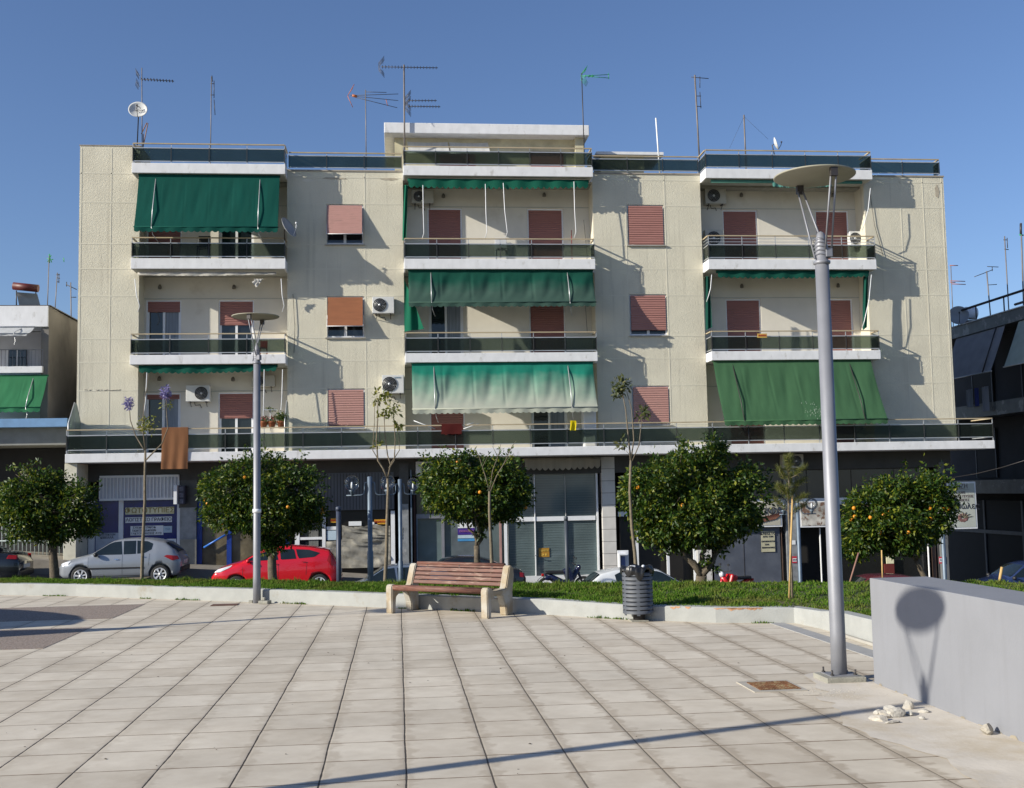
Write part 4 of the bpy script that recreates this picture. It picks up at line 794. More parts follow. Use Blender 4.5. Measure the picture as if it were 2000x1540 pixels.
# ------------------------------------------------------------------ fixtures on the facade
def ac(label, x0, y0, x1, y1, Y, m=ac_w, depth=.28, fan=.34, br=True, flipfan=False):
    a = rect(x0, y0, x1, y1, Y-depth); cx = (a[0]+a[1])/2; w = a[1]-a[0]; h = a[3]-a[2]
    t = thing('air_conditioner', label, 'air conditioner', (cx, Y, a[2]), group='air conditioner outdoor units')
    mb = MB(); mb.box(-w/2, w/2, -depth, 0, 0, h, .012); b = mb.build('housing', m, t)
    fx = -w/2+w*(fan if not flipfan else 1-fan); r = h*.40
    mb = MB(); mb.lathe([(1e-4, 0), (r, 0), (r, .012), (1e-4, .012)], (fx, -depth-.004, h*.5), 24, True, Matrix.Rotation(PI/2, 3, 'X')); mb.build('fan', blackp, t)
    g = MB()
    for k in range(5):
        rr = r*(k+1)/5; g.tube([(fx+rr*math.cos(q*PI/10), -depth-.022, h*.5+rr*math.sin(q*PI/10)) for q in range(21)], .004, 4)
    g.lathe([(1e-4, 0), (r*.2, 0), (r*.2, .012), (1e-4, .014)], (fx, -depth-.014, h*.5), 12, True, Matrix.Rotation(PI/2, 3, 'X')); g.build('fan_grille', rail_w, t)
    if br:
        g = MB()
        for s in (-.33, .33): g.box(w*s-.02, w*s+.02, -depth+.02, 0, -.03, 0); g.tube([(w*s, -depth+.05, -.03), (w*s, -.0, -.16)], .012, 5)
        g.tube([(-w*.2, -.05, 0), (-w*.15, -.05, -.12), (w*.05, -.05, -.10), (w*.1, -.02, -.2)], .014, 5); g.build('bracket', darkm, t)
    return t
ac('white air conditioner beside the orange brown shuttered window', 727, 580, 770, 612, 38.48)
u = ac('white air conditioner beside the faded awning, lowest on the stucco wall', 746, 733, 789, 768, 38.48); text('lettering', 'INVERTER', .05, (.15, -.29, .52), mat('blue_ink', (.1, .25, .4), .6), u, world=False)
ac('air conditioner high on the top middle balcony behind an awning pole', 803, 371, 847, 397, 39.28, ac_old)
ac('air conditioner high on the top right balcony', 1377, 367, 1419, 398, 39.28, ac_old, fan=.40)
ac('air conditioner standing on the floor of the top right balcony', 1377, 449, 1415, 482, 39.1, ac_old, br=False, fan=.45)
ac('air conditioner between the doors of the first floor left balcony', 363, 753, 410, 784, 39.28, ac_w, flipfan=True, fan=.36)
ac('pale air conditioner tucked under the slab at the right of the first floor left balcony', 491, 733, 537, 755, 39.28, ac_old)
ac('air conditioner in the dark fascia above the third orange tree', 812, 902, 850, 930, 38.38, ac_w, br=False, fan=.6)
ac('air conditioner in the dark fascia behind the young pine', 1528, 888, 1570, 914, 38.38, ac_old, br=False, fan=.65)
ac('white air conditioner on the floor at the right end of the top right balcony', 1660, 452, 1690, 480, 39.2, ac_w, br=False)
# satellite dishes
def dish(name, label, c, r, normal, pole_to, m, arm=True):
    t = thing(name, label, 'satellite dish', c); q = Vector(normal).normalized().to_track_quat('Z', 'Y').to_matrix()
    mb = MB(); prof = [(max(1e-4, r*k/8), .28*r*(k/8)**2) for k in range(9)]+[(r*1.0, .28*r-.012)]+[(max(1e-4, r*k/8), .28*r*(k/8)**2-.014) for k in range(7, -1, -1)]
    mb.lathe(prof, (0, 0, 0), 28, True, q); mb.build('reflector', m, t)
    mb = MB(); mb.tube([q @ Vector((0, -r*.95, .25*r)), q @ Vector((0, -r*.5, r*.8)), q @ Vector((0, -r*.1, r*1.05))], .012, 6); mb.tube([q @ Vector((0, -r*.14, r*.98)), q @ Vector((0, .0, r*1.1))], .03, 8); mb.build('feed_arm', darkm if arm is True else arm, t)
    mb = MB(); p = Vector(pole_to)-Vector(c); mb.tube([q @ Vector((0, 0, -.02)), q @ Vector((0, 0, -.10)), p+Vector((0, 0, .0))], .02, 6); mb.build('mount', darkm, t); return t
c = at(270, 217, 40.5); u = dish('satellite_dish', 'white satellite dish on the roof at the far left', c, .33, (.08, -1, .35), at(268, 285, 40.5), mat('dish_white', (.6, .6, .58), .5))
mb = MB(); mb.tube([(.02+.07*math.cos(k*PI/8), -.075, .06+.07*math.sin(k*PI/8)) for k in range(9)], .014, 4); mb.build('emblem', ink, u); text('lettering', 'NOVA', .11, (.05, -.085, -.02), ink, u, world=False, rot=(PI/2-.33, 0, 0))
dish('satellite_dish', 'grey satellite dish seen from the side beside the lowered teal awning', at(560, 447, 37.6), .37, (.75, -.35, .42), at(556, 470, 37.85), mat('dish_grey', (.30, .31, .33), .5), frame_w)
c = at(1513, 282, 41); dish('satellite_dish', 'small white satellite dish peeping over the top right roof railing', c, .25, (.9, -.3, .3), at(1513, 305, 41), mat('dish_white', (.6, .6, .58), .5))

# ------------------------------------------------------------------ antennas
def antenna(label, base, top, Y, elems, m=darkm, mastm=None, r=.018, cat='antenna'):
    b = at(*base, Y); tp = at(*top, Y); b.z -= .6
    t = thing('tv_antenna', label, cat, b, group='rooftop aerials')
    mb = MB(); mb.tube([b, tp], r, 6); mb.build('mast', mastm or mat('mast_metal', (.17, .15, .14), .6, metal=.2, var=.3, vs=2), t, world=True)
    for e in elems:
        kind = e[0]; mb = MB(); mm = e[-1] if not isinstance(e[-1], (int, float)) else m
        if kind == 'yagi':   # x0,y0,x1,y1, count, halfheight, reflector at first end?
            _, x0, y0, x1, y1, n, hh, refl = e[:8]; A = at(x0, y0, Y); B = at(x1, y1, Y); mb.tube([A, B], .014, 5)
            for k in range(n):
                q = A.lerp(B, (k+.5)/n); L_ = hh*(1-.35*k/n); mb.tube([q+Vector((0, -L_, .0)), q+Vector((0, L_, 0))], .009, 4); mb.tube([q+Vector((0, 0, -.05)), q+Vector((0, 0, .05))], .014, 4)
            if refl:
                for s in (1, -1):
                    C = A+Vector((-.12 if x0 > x1 else .12, 0, 0))
                    for j in range(-2, 3): d = Vector((-.04-.05, j*.10, s*.05)); mb.tube([A+d, A+Vector((.12 if refl > 0 else -.12, j*.10, s*.32))], .007, 4)
                    mb.tube([A+Vector((.07*(1 if refl > 0 else -1), -.22, s*.2)), A+Vector((.07*(1 if refl > 0 else -1), .22, s*.2))], .008, 4)
        elif kind == 'rods':
            for (x0, y0, x1, y1) in e[1]: mb.tube([at(x0, y0, Y), at(x1, y1, Y)], e[2], 5)
        mb.build('boom' if kind == 'yagi' else 'element', mm, t, world=True)
    return t
grn = mat('green_plastic', (.03, .30, .12), .5); org = mat('orange_plastic', (.42, .12, .03), .5)
antenna('tall aerial with one yagi above the white satellite dish', (278, 290), (277, 133), 40.6, [('yagi', 274, 155, 340, 159, 11, .16, -1)])
antenna('thin aerial with an end on yagi left of the roof railing post', (411, 290), (413, 150), 40.6, [('rods', [(411, 164, 419, 164), (418, 158, 418, 192), (411, 186, 419, 186), (414, 148, 415, 160), (418, 195, 420, 225)], .014)])
antenna('aerial with an orange fan shaped head left of the penthouse', (715, 300), (714, 176), 40.6, [('rods', [(690, 187, 778, 184), (690, 188, 778, 197), (692, 190, 776, 211), (714, 180, 755, 181), (684, 187, 694, 187)], .011), ('rods', [(679, 188, 692, 165), (679, 188, 689, 210), (684, 180, 689, 172), (754, 195, 757, 207)], .012, org), ('rods', [(688, 187, 697, 189)], .05, org)], m=darkm)
antenna('tallest aerial with three yagis at the left of the penthouse', (790, 295), (789, 127), 39.4, [('yagi', 744, 131, 855, 133, 18, .16, 1), ('yagi', 796, 197, 853, 197, 9, .10, 1), ('yagi', 796, 208, 860, 209, 11, .16, 1)], r=.03)
antenna('aerial with a bright green yagi at the right of the penthouse', (1141, 290), (1136, 143), 39.4, [('yagi', 1140, 149, 1160, 149, 3, .12, 1, grn), ('rods', [(1136, 149, 1190, 146), (1150, 150, 1190, 153), (1188, 143, 1189, 155)], .012, grn)], m=grn, mastm=darkm)
antenna('leaning white and dark aerial above the right roof railing', (1366, 300), (1357, 147), 40.0, [('rods', [(1350, 151, 1384, 154), (1361, 188, 1369, 188), (1367, 180, 1369, 212), (1361, 208, 1370, 209), (1367, 150, 1367, 172)], .014)], r=.03)
antenna('bare white pole leaning above the right roof railing', (1288, 310), (1281, 231), 40.0, [], mastm=frame_w, r=.028, cat='pole')
antenna('bare grey pole with guy wires on the right roof', (1456, 300), (1453, 225), 41.0, [('rods', [(1453, 228, 1425, 290), (1453, 228, 1500, 272)], .004)], r=.028, cat='pole')
antenna('short brown lightning fork beside the white satellite dish', (280, 290), (280, 262), 40.6, [('rods', [(280, 285, 289, 241), (276, 262, 287, 240)], .018, mat('rust_metal', (.25, .13, .07), .7))], cat='pole')

# ------------------------------------------------------------------ small things on the balconies
terr = mat('terracotta', (.36, .12, .05), .8, var=.1)
def leafcloud(name, m, parent, c, r, n, size, sc=(1, 1, 1), shell=.5, world=False, seed=None):
    g = np.random.default_rng(seed if seed is not None else int(abs(c[0])*1000+abs(c[2])*100)+n)
    d = g.normal(size=(n, 3)); d /= np.linalg.norm(d, axis=1)[:, None]; rr = r*(shell+(1-shell)*g.random(n))[:, None]
    P = d*rr*np.array(sc)+np.array(c); return leaves(name, P, size, m, parent, g, d)
def leaves(name, P, size, m, parent, g, out=None, droop=.25):
    n = len(P); a = g.normal(size=(n, 3)); 
    if out is not None: a += out*.9
    a[:, 2] -= droop; a /= np.linalg.norm(a, axis=1)[:, None]
    b = np.cross(a, g.normal(size=(n, 3))); b /= np.linalg.norm(b, axis=1)[:, None]; nn = np.cross(a, b)
    s = size*g.uniform(.6, 1.25, n)[:, None]; a = a*s; b = b*s*.24; nn = nn*s*.10
    V = np.empty((n, 6, 3)); V[:, 0] = P; V[:, 1] = P+a*.45+b+nn; V[:, 2] = P+a; V[:, 3] = P+a*.45-b+nn; V[:, 4] = P+a*.45; V[:, 5] = P+a*.8-nn*.3
    # two halves folded on the midrib
    me = bpy.data.meshes.new(name); me.vertices.add(n*6); me.vertices.foreach_set('co', V.reshape(-1))
    idx = np.arange(n)[:, None]*6; F = np.concatenate([idx+np.array([0, 1, 2, 4]), idx+np.array([0, 4, 2, 3])], 1).reshape(-1)
    me.loops.add(n*8); me.loops.foreach_set('vertex_index', F.astype(np.int32)); me.polygons.add(n*2); me.polygons.foreach_set('loop_start', (np.arange(n*2)*4).astype(np.int32))
    me.update(calc_edges=True); me.validate(); me.materials.append(m); o = bpy.data.objects.new(name, me); COL.objects.link(o)
    if parent is not None: o.parent = parent
    return o
for (x, l, mm, sz) in ((515, 'terracotta pot with sparse red flowers at the left of three on the railing', leaf_r, .10), (531, 'terracotta pot with pink geraniums in the middle of three on the railing', leaf_r, .14), (549, 'terracotta pot with a leafy green bush at the right of three on the railing', leaf_o, .20)):
    p = at(x, 837, 37.25); t = thing('plant_pot', l, 'plant pot', p, group='plant pots on the balcony railing')
    mb = MB(); mb.lathe([(.08, 0), (.12, .17), (.145, .18), (.145, .23), (.12, .23), (.11, .19)], (0, 0, 0), 16); mb.build('pot', terr, t)
    leafcloud('foliage', leaf_o, t, (0, 0, .26), .12+sz*.4, 160, .07, (1, 1, .8), .2); 
    if mm is leaf_r: leafcloud('flowers', mm, t, (0, 0, .30), .10+sz*.4, 70, .04, (1, 1, .8), .6)
    else: leafcloud('foliage', leaf_o, t, (0, 0, .38), .20, 420, .07, (1, 1, 1.0), .2, seed=4)
pl_ = thing('plant_shelf', 'small green leafed plant on a bracket shelf above the pots', 'plant', at(528, 800, 38.2)); leafcloud('foliage', leaf_o, pl_, (0, 0, 0), .2, 60, .07, (1, 1, .25), .2); mb = MB(); mb.box(-.22, .22, -.08, .08, -.03, -.005); mb.tube([(0, 0, -.03), (0, 0, -.7)], .015, 6); mb.build('shelf', rail_w, pl_)
def hanging(name, label, cat, x0, y0, x1, y1, Y, col, folds=5, amp=.03, sk=0, rough=.9):
    a = rect(x0, y0, x1, y1, Y)
    def fn(u, v): return (a[0]+(a[1]-a[0])*u+sk*v+.01*math.sin(v*5), Y-.02-amp*((math.sin(u*folds*2*PI+v)+.6*math.sin(u*folds*3.7+2-v*2))*v**.9)-.02*(1-v), a[3]+(a[2]-a[3])*v)
    mb = MB(); mb.grid(fn, 44, 14)
    if name != 'yellow_cloth': mb.grid(lambda u, v: (a[0]+(a[1]-a[0])*u, Y-.04+.10*v, a[3]+.012*math.sin(PI*v)), 20, 4); mb.grid(lambda u, v: (a[0]+(a[1]-a[0])*u, Y+.06+.01*math.sin(u*20), a[3]-.35*v), 20, 4)
    return tag(mb.build(name, cloth('cloth_'+name, col, scale=4)), label, cat)
hanging('blanket', 'brown blanket hung over the long balcony railing', 'blanket', 316, 836, 367, 916, 36.98, (.27, .125, .06), 2.6, .012)
hanging('doormat', 'dark red patterned cloth hung over the long balcony railing', 'cloth', 862, 829, 902, 848, 36.98, (.10, .016, .014), 1, .008)
hanging('yellow_cloth', 'small bright yellow cloth on the long balcony railing', 'cloth', 1113, 822, 1125, 841, 36.96, (.75, .58, .01), 1, .03)
cb = thing('cabinet', 'white cabinet standing at the right end of the first floor middle balcony', 'cabinet', (6.95, 37.9, FL[0])); a = rect(1138, 778, 1164, 845, 37.9); mb = MB(); mb.box(a[0]-6.95, a[1]-6.95, -.1, .35, 0, a[3]-FL[0], .01); mb.build('body', frame_w, cb); mb = MB(); mb.box(a[0]-6.9, a[1]-7.0, -.115, -.1, .05, a[3]-FL[0]-.05); mb.build('door', ac_w, cb)
# airing rack + table/chairs on balconies
rk = thing('drying_rack', 'folded out white drying rack on the first floor middle balcony', 'drying rack', at(900, 850, 37.6)); mb = MB()
for ps in ([(808, 822), (850, 838)], [(905, 832), (925, 826)], [(905, 838), (935, 828)]): mb.tube([at(x, y, 37.4) for x, y in ps], .014, 5)
mb.build('rack_frame', frame_w, rk, world=True)
def chair(label, x, z, col, y=38.5, k=1):
    t = thing('balcony_chair', label, 'chair', (x, y, z)); t.scale = (k, k, k); m = mat('chair_'+label[:5], col, .5)
    mb = MB(); mb.box(-.2, .2, -.2, .2, .40, .44, .01); mb.build('seat', m, t); mb = MB(); mb.box(-.2, .2, .17, .20, .46, .85, .01); mb.build('backrest', m, t)
    for sx in (-1, 1):
        for sy in (-1, 1): mb = MB(); mb.tube([(sx*.17, sy*.17, .4), (sx*.19, sy*.19, 0)], .018, 6); mb.build('leg', m, t)
chair('dark plastic chair behind the glass of the top left balcony', -6.35, FL[2], (.02, .02, .02), 38.1); chair('red plastic chair behind the glass of the third floor left balcony', -4.4, FL[1], (.45, .05, .03), 38.2, .6)
chair('white plastic chair on the top middle balcony floor', 3.6, FL[2], (.6, .6, .6), 38.2)
ys = thing('yellow_sign', 'small yellow sign tied to the third floor right balcony handrail', 'sign', at(1488, 656, 37.8)); a = rect(1479, 652, 1498, 660, 37.8); mb = MB(); mb.box(a[0], a[1], 37.79, 37.805, a[2], a[3]); mb.build('board', mat('yellow_board', (.55, .36, .08), .6), ys, world=True); text('lettering', "ΠΩΛΕΙΤΑΙ", .08, ((a[0]+a[1])/2, 37.785, (a[2]+a[3])/2), mat('red_ink', (.5, .03, .02), .6), ys, sx=.75)
br = thing('broom', 'red handled broom leaning on the top middle balcony wall', 'broom', (6.15, 38.9, FL[2])); mb = MB(); mb.tube([(0, 0, .1), (.03, .2, 1.3)], .014, 6); mb.build('handle', mat('red_plastic', (.35, .02, .02), .5), br); mb = MB(); mb.box(-.14, .14, -.03, .03, 0, .12, .01); mb.build('brush', blackp, br)

# ------------------------------------------------------------------ left neighbour
nb = thing('neighbour_building', 'low white neighbouring block with a grey side wall at the far left', 'building', (-14, 39, -.3))
def np_(name, mb, m, parent=None): return mb.build(name, m, parent or nb, world=True)
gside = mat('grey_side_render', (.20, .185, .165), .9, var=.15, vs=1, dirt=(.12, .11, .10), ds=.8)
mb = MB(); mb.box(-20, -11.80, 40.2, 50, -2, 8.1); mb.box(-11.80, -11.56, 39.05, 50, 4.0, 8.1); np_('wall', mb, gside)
mb = MB(); mb.box(-20, -11.80, 40.1, 40.195, 3.9, 7.4); np_('front_wall', mb, mat('neighbour_front', (.55, .56, .60), .85, var=.06))
mb = MB(); mb.box(-20, -11.57, 38.98, 40.1, 7.42, 8.12, .01); np_('parapet', mb, white_c); mb = MB(); mb.box(-20, -11.50, 39.0, 50, 8.121, 8.15); np_('roof_edge', mb, darkm)
a = rect(0, 716, 82, 728, 38.9); mb = MB(); mb.box(-20, a[1], 38.9, 40.1, a[2], a[3]); np_('balcony_slab', mb, white_c)
ft = mb = MB(); mb.box(-20, at(131, 820, 37.5).x, 37.5, 41, 3.98, 4.25); fo = np_('canopy', mb, mat('blue_canopy_edge', (.16, .30, .50), .7)); mb = MB(); mb.box(-20, -10.50, 37.9, 41, 3.42, 3.979); np_('canopy_beam', mb, mat('canopy_beam', (.26, .26, .24), .85), fo)
mb = MB(); z = a[3]
for k in range(26): x = a[1]-.12*k; mb.tube([(x, 38.95, z), (x, 38.95, z+.55)], .008, 4)
mb.tube([(-16, 38.95, z+.56), (a[1], 38.95, z+.56)], .014, 5); np_('railing', mb, steel)
b_ = rect(18, 684, 52, 719, 40.09); f = MB(); f.box(b_[0], b_[1], 40.02, 40.09, b_[2]-.5, b_[3]); o = np_('window', f, glass_d); f = MB(); f.box(b_[0]-.05, b_[0], 40.0, 40.09, b_[2]-.5, b_[3]); f.box((b_[0]+b_[1])/2-.02, (b_[0]+b_[1])/2+.02, 40.0, 40.02, b_[2]-.5, b_[3]); np_('frame', f, frame_w, o)
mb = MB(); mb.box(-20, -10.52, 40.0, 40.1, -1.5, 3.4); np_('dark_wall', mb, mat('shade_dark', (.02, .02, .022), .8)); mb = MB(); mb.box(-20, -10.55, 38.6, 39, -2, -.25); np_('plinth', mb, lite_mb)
def gate():
    t = thing('iron_gate', 'pale green barred gate behind the leftmost orange tree', 'gate', at(60, 1092, 38.7)); mb = MB(); mb2 = MB()
    for k in range(18):
        x = 12-24+k*8.0; p = at(x, 1092, 38.7); q = at(x, 1005 if k % 4 else 1000, 38.7); mb.tube([p, q], .014, 5)
    for y in (1090, 1057, 1010): mb2.tube([at(-15, y, 38.7), at(118, y, 38.7)], .02, 6)
    mb.build('bar', mat('gate_paint', (.32, .38, .38), .6), t, world=True); mb2.build('rail', mat('gate_paint', (.32, .38, .38), .6), t, world=True)
gate()
awning('awning', 'plain white awning on the neighbouring block at the far left', -16, -12.0, 7.38, 652, .75, .06, (.50, .51, .52), wr=.006, y0=38.95, arms=(.9,))
awning('awning', 'mid green awning on the neighbouring block at the far left', -16, at(92, 735, 38.9).x, at(50, 735, 38.9).z, 797, .75, .14, (.04, .19, .085), wr=.008, y0=38.95, arms=(.9,))
wh = thing('solar_water_heater', 'solar water heater with a dark red tank on the left neighbouring roof', 'water heater', at(52, 598, 40)); mb = MB(); mb.tube([at(26, 559, 40), at(75, 564, 40)], .13, 14); mb.build('tank', mat('tank_red', (.09, .012, .010), .5), wh, world=True)
a0, a1, a2, a3 = at(32, 571, 40), at(72, 574, 40), at(79, 600, 39.4), at(38, 600, 39.4); mb = MB(); mb.add([a0, a1, a2, a3]+[v+Vector((0, .05, 0)) for v in (a0, a1, a2, a3)], [(0, 1, 2, 3), (4, 7, 6, 5), (0, 4, 5, 1), (1, 5, 6, 2), (2, 6, 7, 3), (3, 7, 4, 0)]); mb.build('collector', mat('collector', (.05, .06, .07), .2), wh, world=True)
mb = MB(); [mb.tube([at(x, 568, 40.1), at(x, 600, 40.1)], .02, 5) for x in (32, 70)]; mb.build('stand', darkm, wh, world=True)
antenna('aerial with a small green head on the left neighbouring roof', (92, 600), (96, 500), 41, [('rods', [(92, 505, 100, 508), (95, 498, 101, 513), (100, 499, 93, 512), (97, 496, 97, 514), (98, 508, 104, 507), (124, 504, 125, 512)], .016, grn)], r=.018)
antenna('slim aerial with short crossbars on the left neighbouring roof', (106, 604), (112, 533), 42, [('rods', [(110, 537, 117, 537), (111, 543, 117, 544), (115, 535, 115, 553), (110, 551, 116, 551)], .014)], r=.018)
antenna('aerial with a slanted boom on the left neighbouring roof', (140, 630), (138, 552), 44, [('rods', [(129, 556, 150, 566), (130, 551, 130, 560), (138, 581, 149, 581)], .016)], r=.024)

# ------------------------------------------------------------------ right neighbour (facade runs along Y at X = 24)
rb = thing('neighbour_building', 'dark marble edged block in shade at the far right', 'building', (26, 42, -3))
def rp(name, mb, m, parent=None): return mb.build(name, m, parent or rb, world=True)
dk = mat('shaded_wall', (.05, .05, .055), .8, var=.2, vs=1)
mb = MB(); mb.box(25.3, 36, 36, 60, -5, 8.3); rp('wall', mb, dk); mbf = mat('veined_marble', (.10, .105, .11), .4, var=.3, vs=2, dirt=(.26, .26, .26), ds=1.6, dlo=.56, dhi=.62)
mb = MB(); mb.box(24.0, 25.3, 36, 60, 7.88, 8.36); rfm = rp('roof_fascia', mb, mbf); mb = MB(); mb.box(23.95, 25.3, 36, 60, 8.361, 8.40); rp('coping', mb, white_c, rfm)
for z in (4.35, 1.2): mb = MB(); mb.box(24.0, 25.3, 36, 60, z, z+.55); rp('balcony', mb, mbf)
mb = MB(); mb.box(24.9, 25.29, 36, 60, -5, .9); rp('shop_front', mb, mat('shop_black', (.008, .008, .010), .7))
mb = MB()
for y in (43.5, 46.5): mb.box(24.85, 24.89, y, y+.12, -5, .9)
mb.box(24.84, 24.88, 42, 50, -.5, -.35); rp('mullion', mb, mat('shade_frame', (.12, .13, .15), .5))
for y0 in (38.5, 42, 46):
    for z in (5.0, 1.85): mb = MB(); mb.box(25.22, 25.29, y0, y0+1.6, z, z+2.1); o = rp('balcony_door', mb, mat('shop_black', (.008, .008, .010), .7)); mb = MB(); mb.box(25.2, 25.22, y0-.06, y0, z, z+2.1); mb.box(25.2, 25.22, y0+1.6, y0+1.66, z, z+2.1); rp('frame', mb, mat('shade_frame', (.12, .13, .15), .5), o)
mb = MB(); mb.tube([(24.05, 36, 9.0), (24.05, 60, 9.0)], .05, 6); mb.tube([(24.05, 36, 8.55), (24.05, 41.8, 8.55)], .05, 6)
for y in np.arange(36, 60, 2.2): mb.tube([(24.05, y, 8.38), (24.05, y, 9.0)], .03, 5)
rp('roof_railing', mb, darkm)
def side_awning(label, y0, y1, z0, z1, out, col, mn):
    t = thing('awning', label, 'awning', (24, (y0+y1)/2, z0)); mb = MB(); mb.grid(lambda u, v: (24.05-out*v, y0+(y1-y0)*u, z0+(z1-z0)*v-.03*math.sin(PI*v)), 12, 6); mb.build('canopy', cloth(mn, col), t, world=True)
    mb = MB(); mb.tube([(24.05-out, y0-.05, z1-.02), (24.05-out, y1+.05, z1-.02)], .03, 6); mb.build('bar', rail_w, t, world=True)
    mb = MB(); mb.tube([(24.0, y0+.6, z0), (24.02-out, y0+.6, z1)], .025, 6); mb.build('arm', darkm, t, world=True)
side_awning('grey awning in shade on the far right block, nearest the cream building', 42.6, 46.6, 7.85, 6.05, .7, (.36, .36, .40), 'cloth_s1')
side_awning('pale grey awning cut by the right edge of the photo', 38.2, 41.6, 7.85, 6.1, .7, (.42, .50, .47), 'cloth_s2')
for k, (y, w, c_, l) in enumerate(((45.6, .5, (.35, .38, .45), 'pale blue shirt on the washing line of the far right block'), (44.9, .3, (.06, .08, .3), 'navy blue cloth on the washing line of the far right block'), (44.3, .5, (.40, .42, .50), 'long pale towel on the washing line of the far right block'))):
    mb = MB(); mb.grid(lambda u, v: (23.85+.02*math.sin(u*8), y-w*u, 5.55-(.75+.25*(k == 2))*v), 8, 6); tag(mb.build('laundry', cloth('cloth_l%d' % k, c_)), l, 'laundry', group='laundry on the far right balcony')
antenna('aerial with a drooping boom on the far right roof', (1935, 612), (1927, 530), 47, [('rods', [(1903, 541, 1927, 532), (1927, 532, 1939, 527), (1938, 522, 1938, 530), (1930, 557, 1947, 556), (1928, 521, 1950, 522)], .016)], r=.028)
antenna('tall pinkish aerial on the far right roof', (1970, 600), (1962, 462), 45, [('rods', [(1960, 469, 1966, 469), (1967, 465, 1968, 485), (1962, 487, 1970, 488)], .018)], r=.024)
antenna('dark aerial at the right edge of the photo', (1998, 575), (1994, 436), 44, [('rods', [(1994, 437, 1994, 458)], .05), ('rods', [(1991, 459, 1999, 460)], .03, grn)], r=.032)
antenna('orange striped aerial peeping past the right edge of the cream building', (1861, 620), (1857, 519), 52, [('rods', [(1855, 519, 1871, 519), (1856, 549, 1885, 550), (1858, 555, 1886, 556), (1856, 552, 1866, 552)], .02, org)], r=.02)
dish('satellite_dish', 'pale satellite dish on the far right roof behind its railing', at(1872, 618, 46), .42, (-.4, -1, .3), at(1872, 635, 46), mat('dish_grey', (.30, .31, .33), .5))
mb = MB(); mb.tube([at(1855, 934, 37.5), at(1905, 926, 36), at(1955, 914, 34.5), at(2010, 897, 33)], .012, 4); tag(mb.build('overhead_cable', darkm), 'thin dark cable sagging beside the banner sign towards the right edge', 'cable')
wht = thing('water_tank', 'white water tank low on the far right roof', 'tank', at(1892, 618, 48)); mb = MB(); mb.tube([at(1885, 612, 48), at(1905, 613, 48)], .28, 12); mb.build('tank', frame_w, wht, world=True); mb = MB(); mb.box(-.3, .3, -.2, .2, -.5, -.2); mb.build('stand', darkm, wht)

# ------------------------------------------------------------------ plaza lamps
disc_m = mat('lamp_disc', (.31, .295, .23), .6, var=.06, vs=3)
def disc_lamp(label, loc, hp=3.75, hd=4.355, r=.352, pr=.064, rz=0.0, base=False, band=None, full=True):
    t = thing('disc_lamp', label, 'street lamp', loc, rz, group='plaza lamps with a flat disc')
    mb = MB(); mb.lathe([(pr*1.05, 0), (pr*1.0, .4), (pr*.92, hp-.18)], (0, 0, 0), 24); mb.build('pole', steel, t)
    mb = MB(); mb.lathe([(pr*.92, hp-.18), (pr*1.15, hp-.17), (pr*1.15, hp-.15), (pr*.85, hp-.14), (pr*.85, hp+.0), (pr*.7, hp+.04), (pr*.5, hp+.10), (1e-4, hp+.12)], (0, 0, 0), 20)
    mb.box(pr*.3, pr*1.25, -pr*1.0, pr*.3, hp-.12, hp-.04, .006); mb.build('collar', steel, t)
    w = MB()
    for k in range(5): w.tube([(pr*.92*math.cos(q*PI/6)-.01, pr*.92*math.sin(q*PI/6), hp-.10+.035*k+.012*math.sin(q)) for q in range(13)], .004, 4)
    w.build('wire_coil', steel, t)
    mb = MB(); mb.lathe([(1e-4, hd), (r*.98, hd), (r, hd+.006), (r, hd+.014), (r*.6, hd+.03), (1e-4, hd+.035)], (-.03, .01, 0), 56); mb.build('disc', disc_m, t)
    A = Vector((-.06, .30, hd-.03)); B = Vector((.02, -.305, hd-.03))
    for (P_, foot) in ((A, ((-pr*1.05, -.02, hp-.13), (-pr*.1, -.05, hp+.0))), (B, ((pr*.2, -pr, hp-.05), (pr*1.25, -pr*.4, hp-.08)))):
        mb = MB(); mb.box(P_.x-.03, P_.x+.03, P_.y-.02, P_.y+.02, P_.z-.045, P_.z+.03); mb.build('bracket', darkm, t)
        for s, f in ((-1, foot[0]), (1, foot[1])):
            mb = MB(); q = P_+Vector((s*.022, 0, 0)); mb.tube([q, Vector(f)], .0085, 8); mb.build('strut', steel, t)
    if base:
        mb = MB(); mb.box(-.17, .17, -.165, .165, 0, .045, .006); mb.build('footing', conc, t)
        mb = MB(); mb.box(-.115, .115, -.115, .115, .046, .056); mb.build('base_plate', steel, t)
        mb = MB()
        for sx in (-1, 1):
            for sy in (-1, 1): mb.tube([(sx*.10, sy*.10, .05), (sx*.102, sy*.10, .10)], .008, 6); mb.tube([(sx*.10, sy*.10, .056), (sx*.10, sy*.10, .066)], .016, 6)
        mb.build('anchor_bolts', darkm, t)
    if band:
        mb = MB(); mb.lathe([(pr*1.0, band-.03), (pr*1.15, band-.03), (pr*1.15, band+.03), (pr*1.0, band+.03)], (0, 0, 0), 16); mb.build('band', frame_w, t)
    return t
disc_lamp('tall grey disc lamp on a small concrete footing beside the grey ramp wall', (3.71, 9.50, 0), base=True)
t = disc_lamp('grey disc lamp at the foot of the low white wall, overlapping the second orange tree', (-2.19, 18.12, 0), hp=3.90, hd=4.47, r=.37, pr=.058, rz=-.35, band=1.42)
mb = MB(); mb.box(.10, .26, -.16, -.02, 0, .05, .01); mb.box(.13, .19, -.12, -.07, .05, .10, .01); mb.box(-.14, -.08, .0, .05, 0, .04); mb.build('stone_footing', conc, t)
disc_lamp('grey disc lamp left of the camera, seen only by its shadow on the ramp wall', (-3.97, 5.50, 0), rz=.2, r=.40)
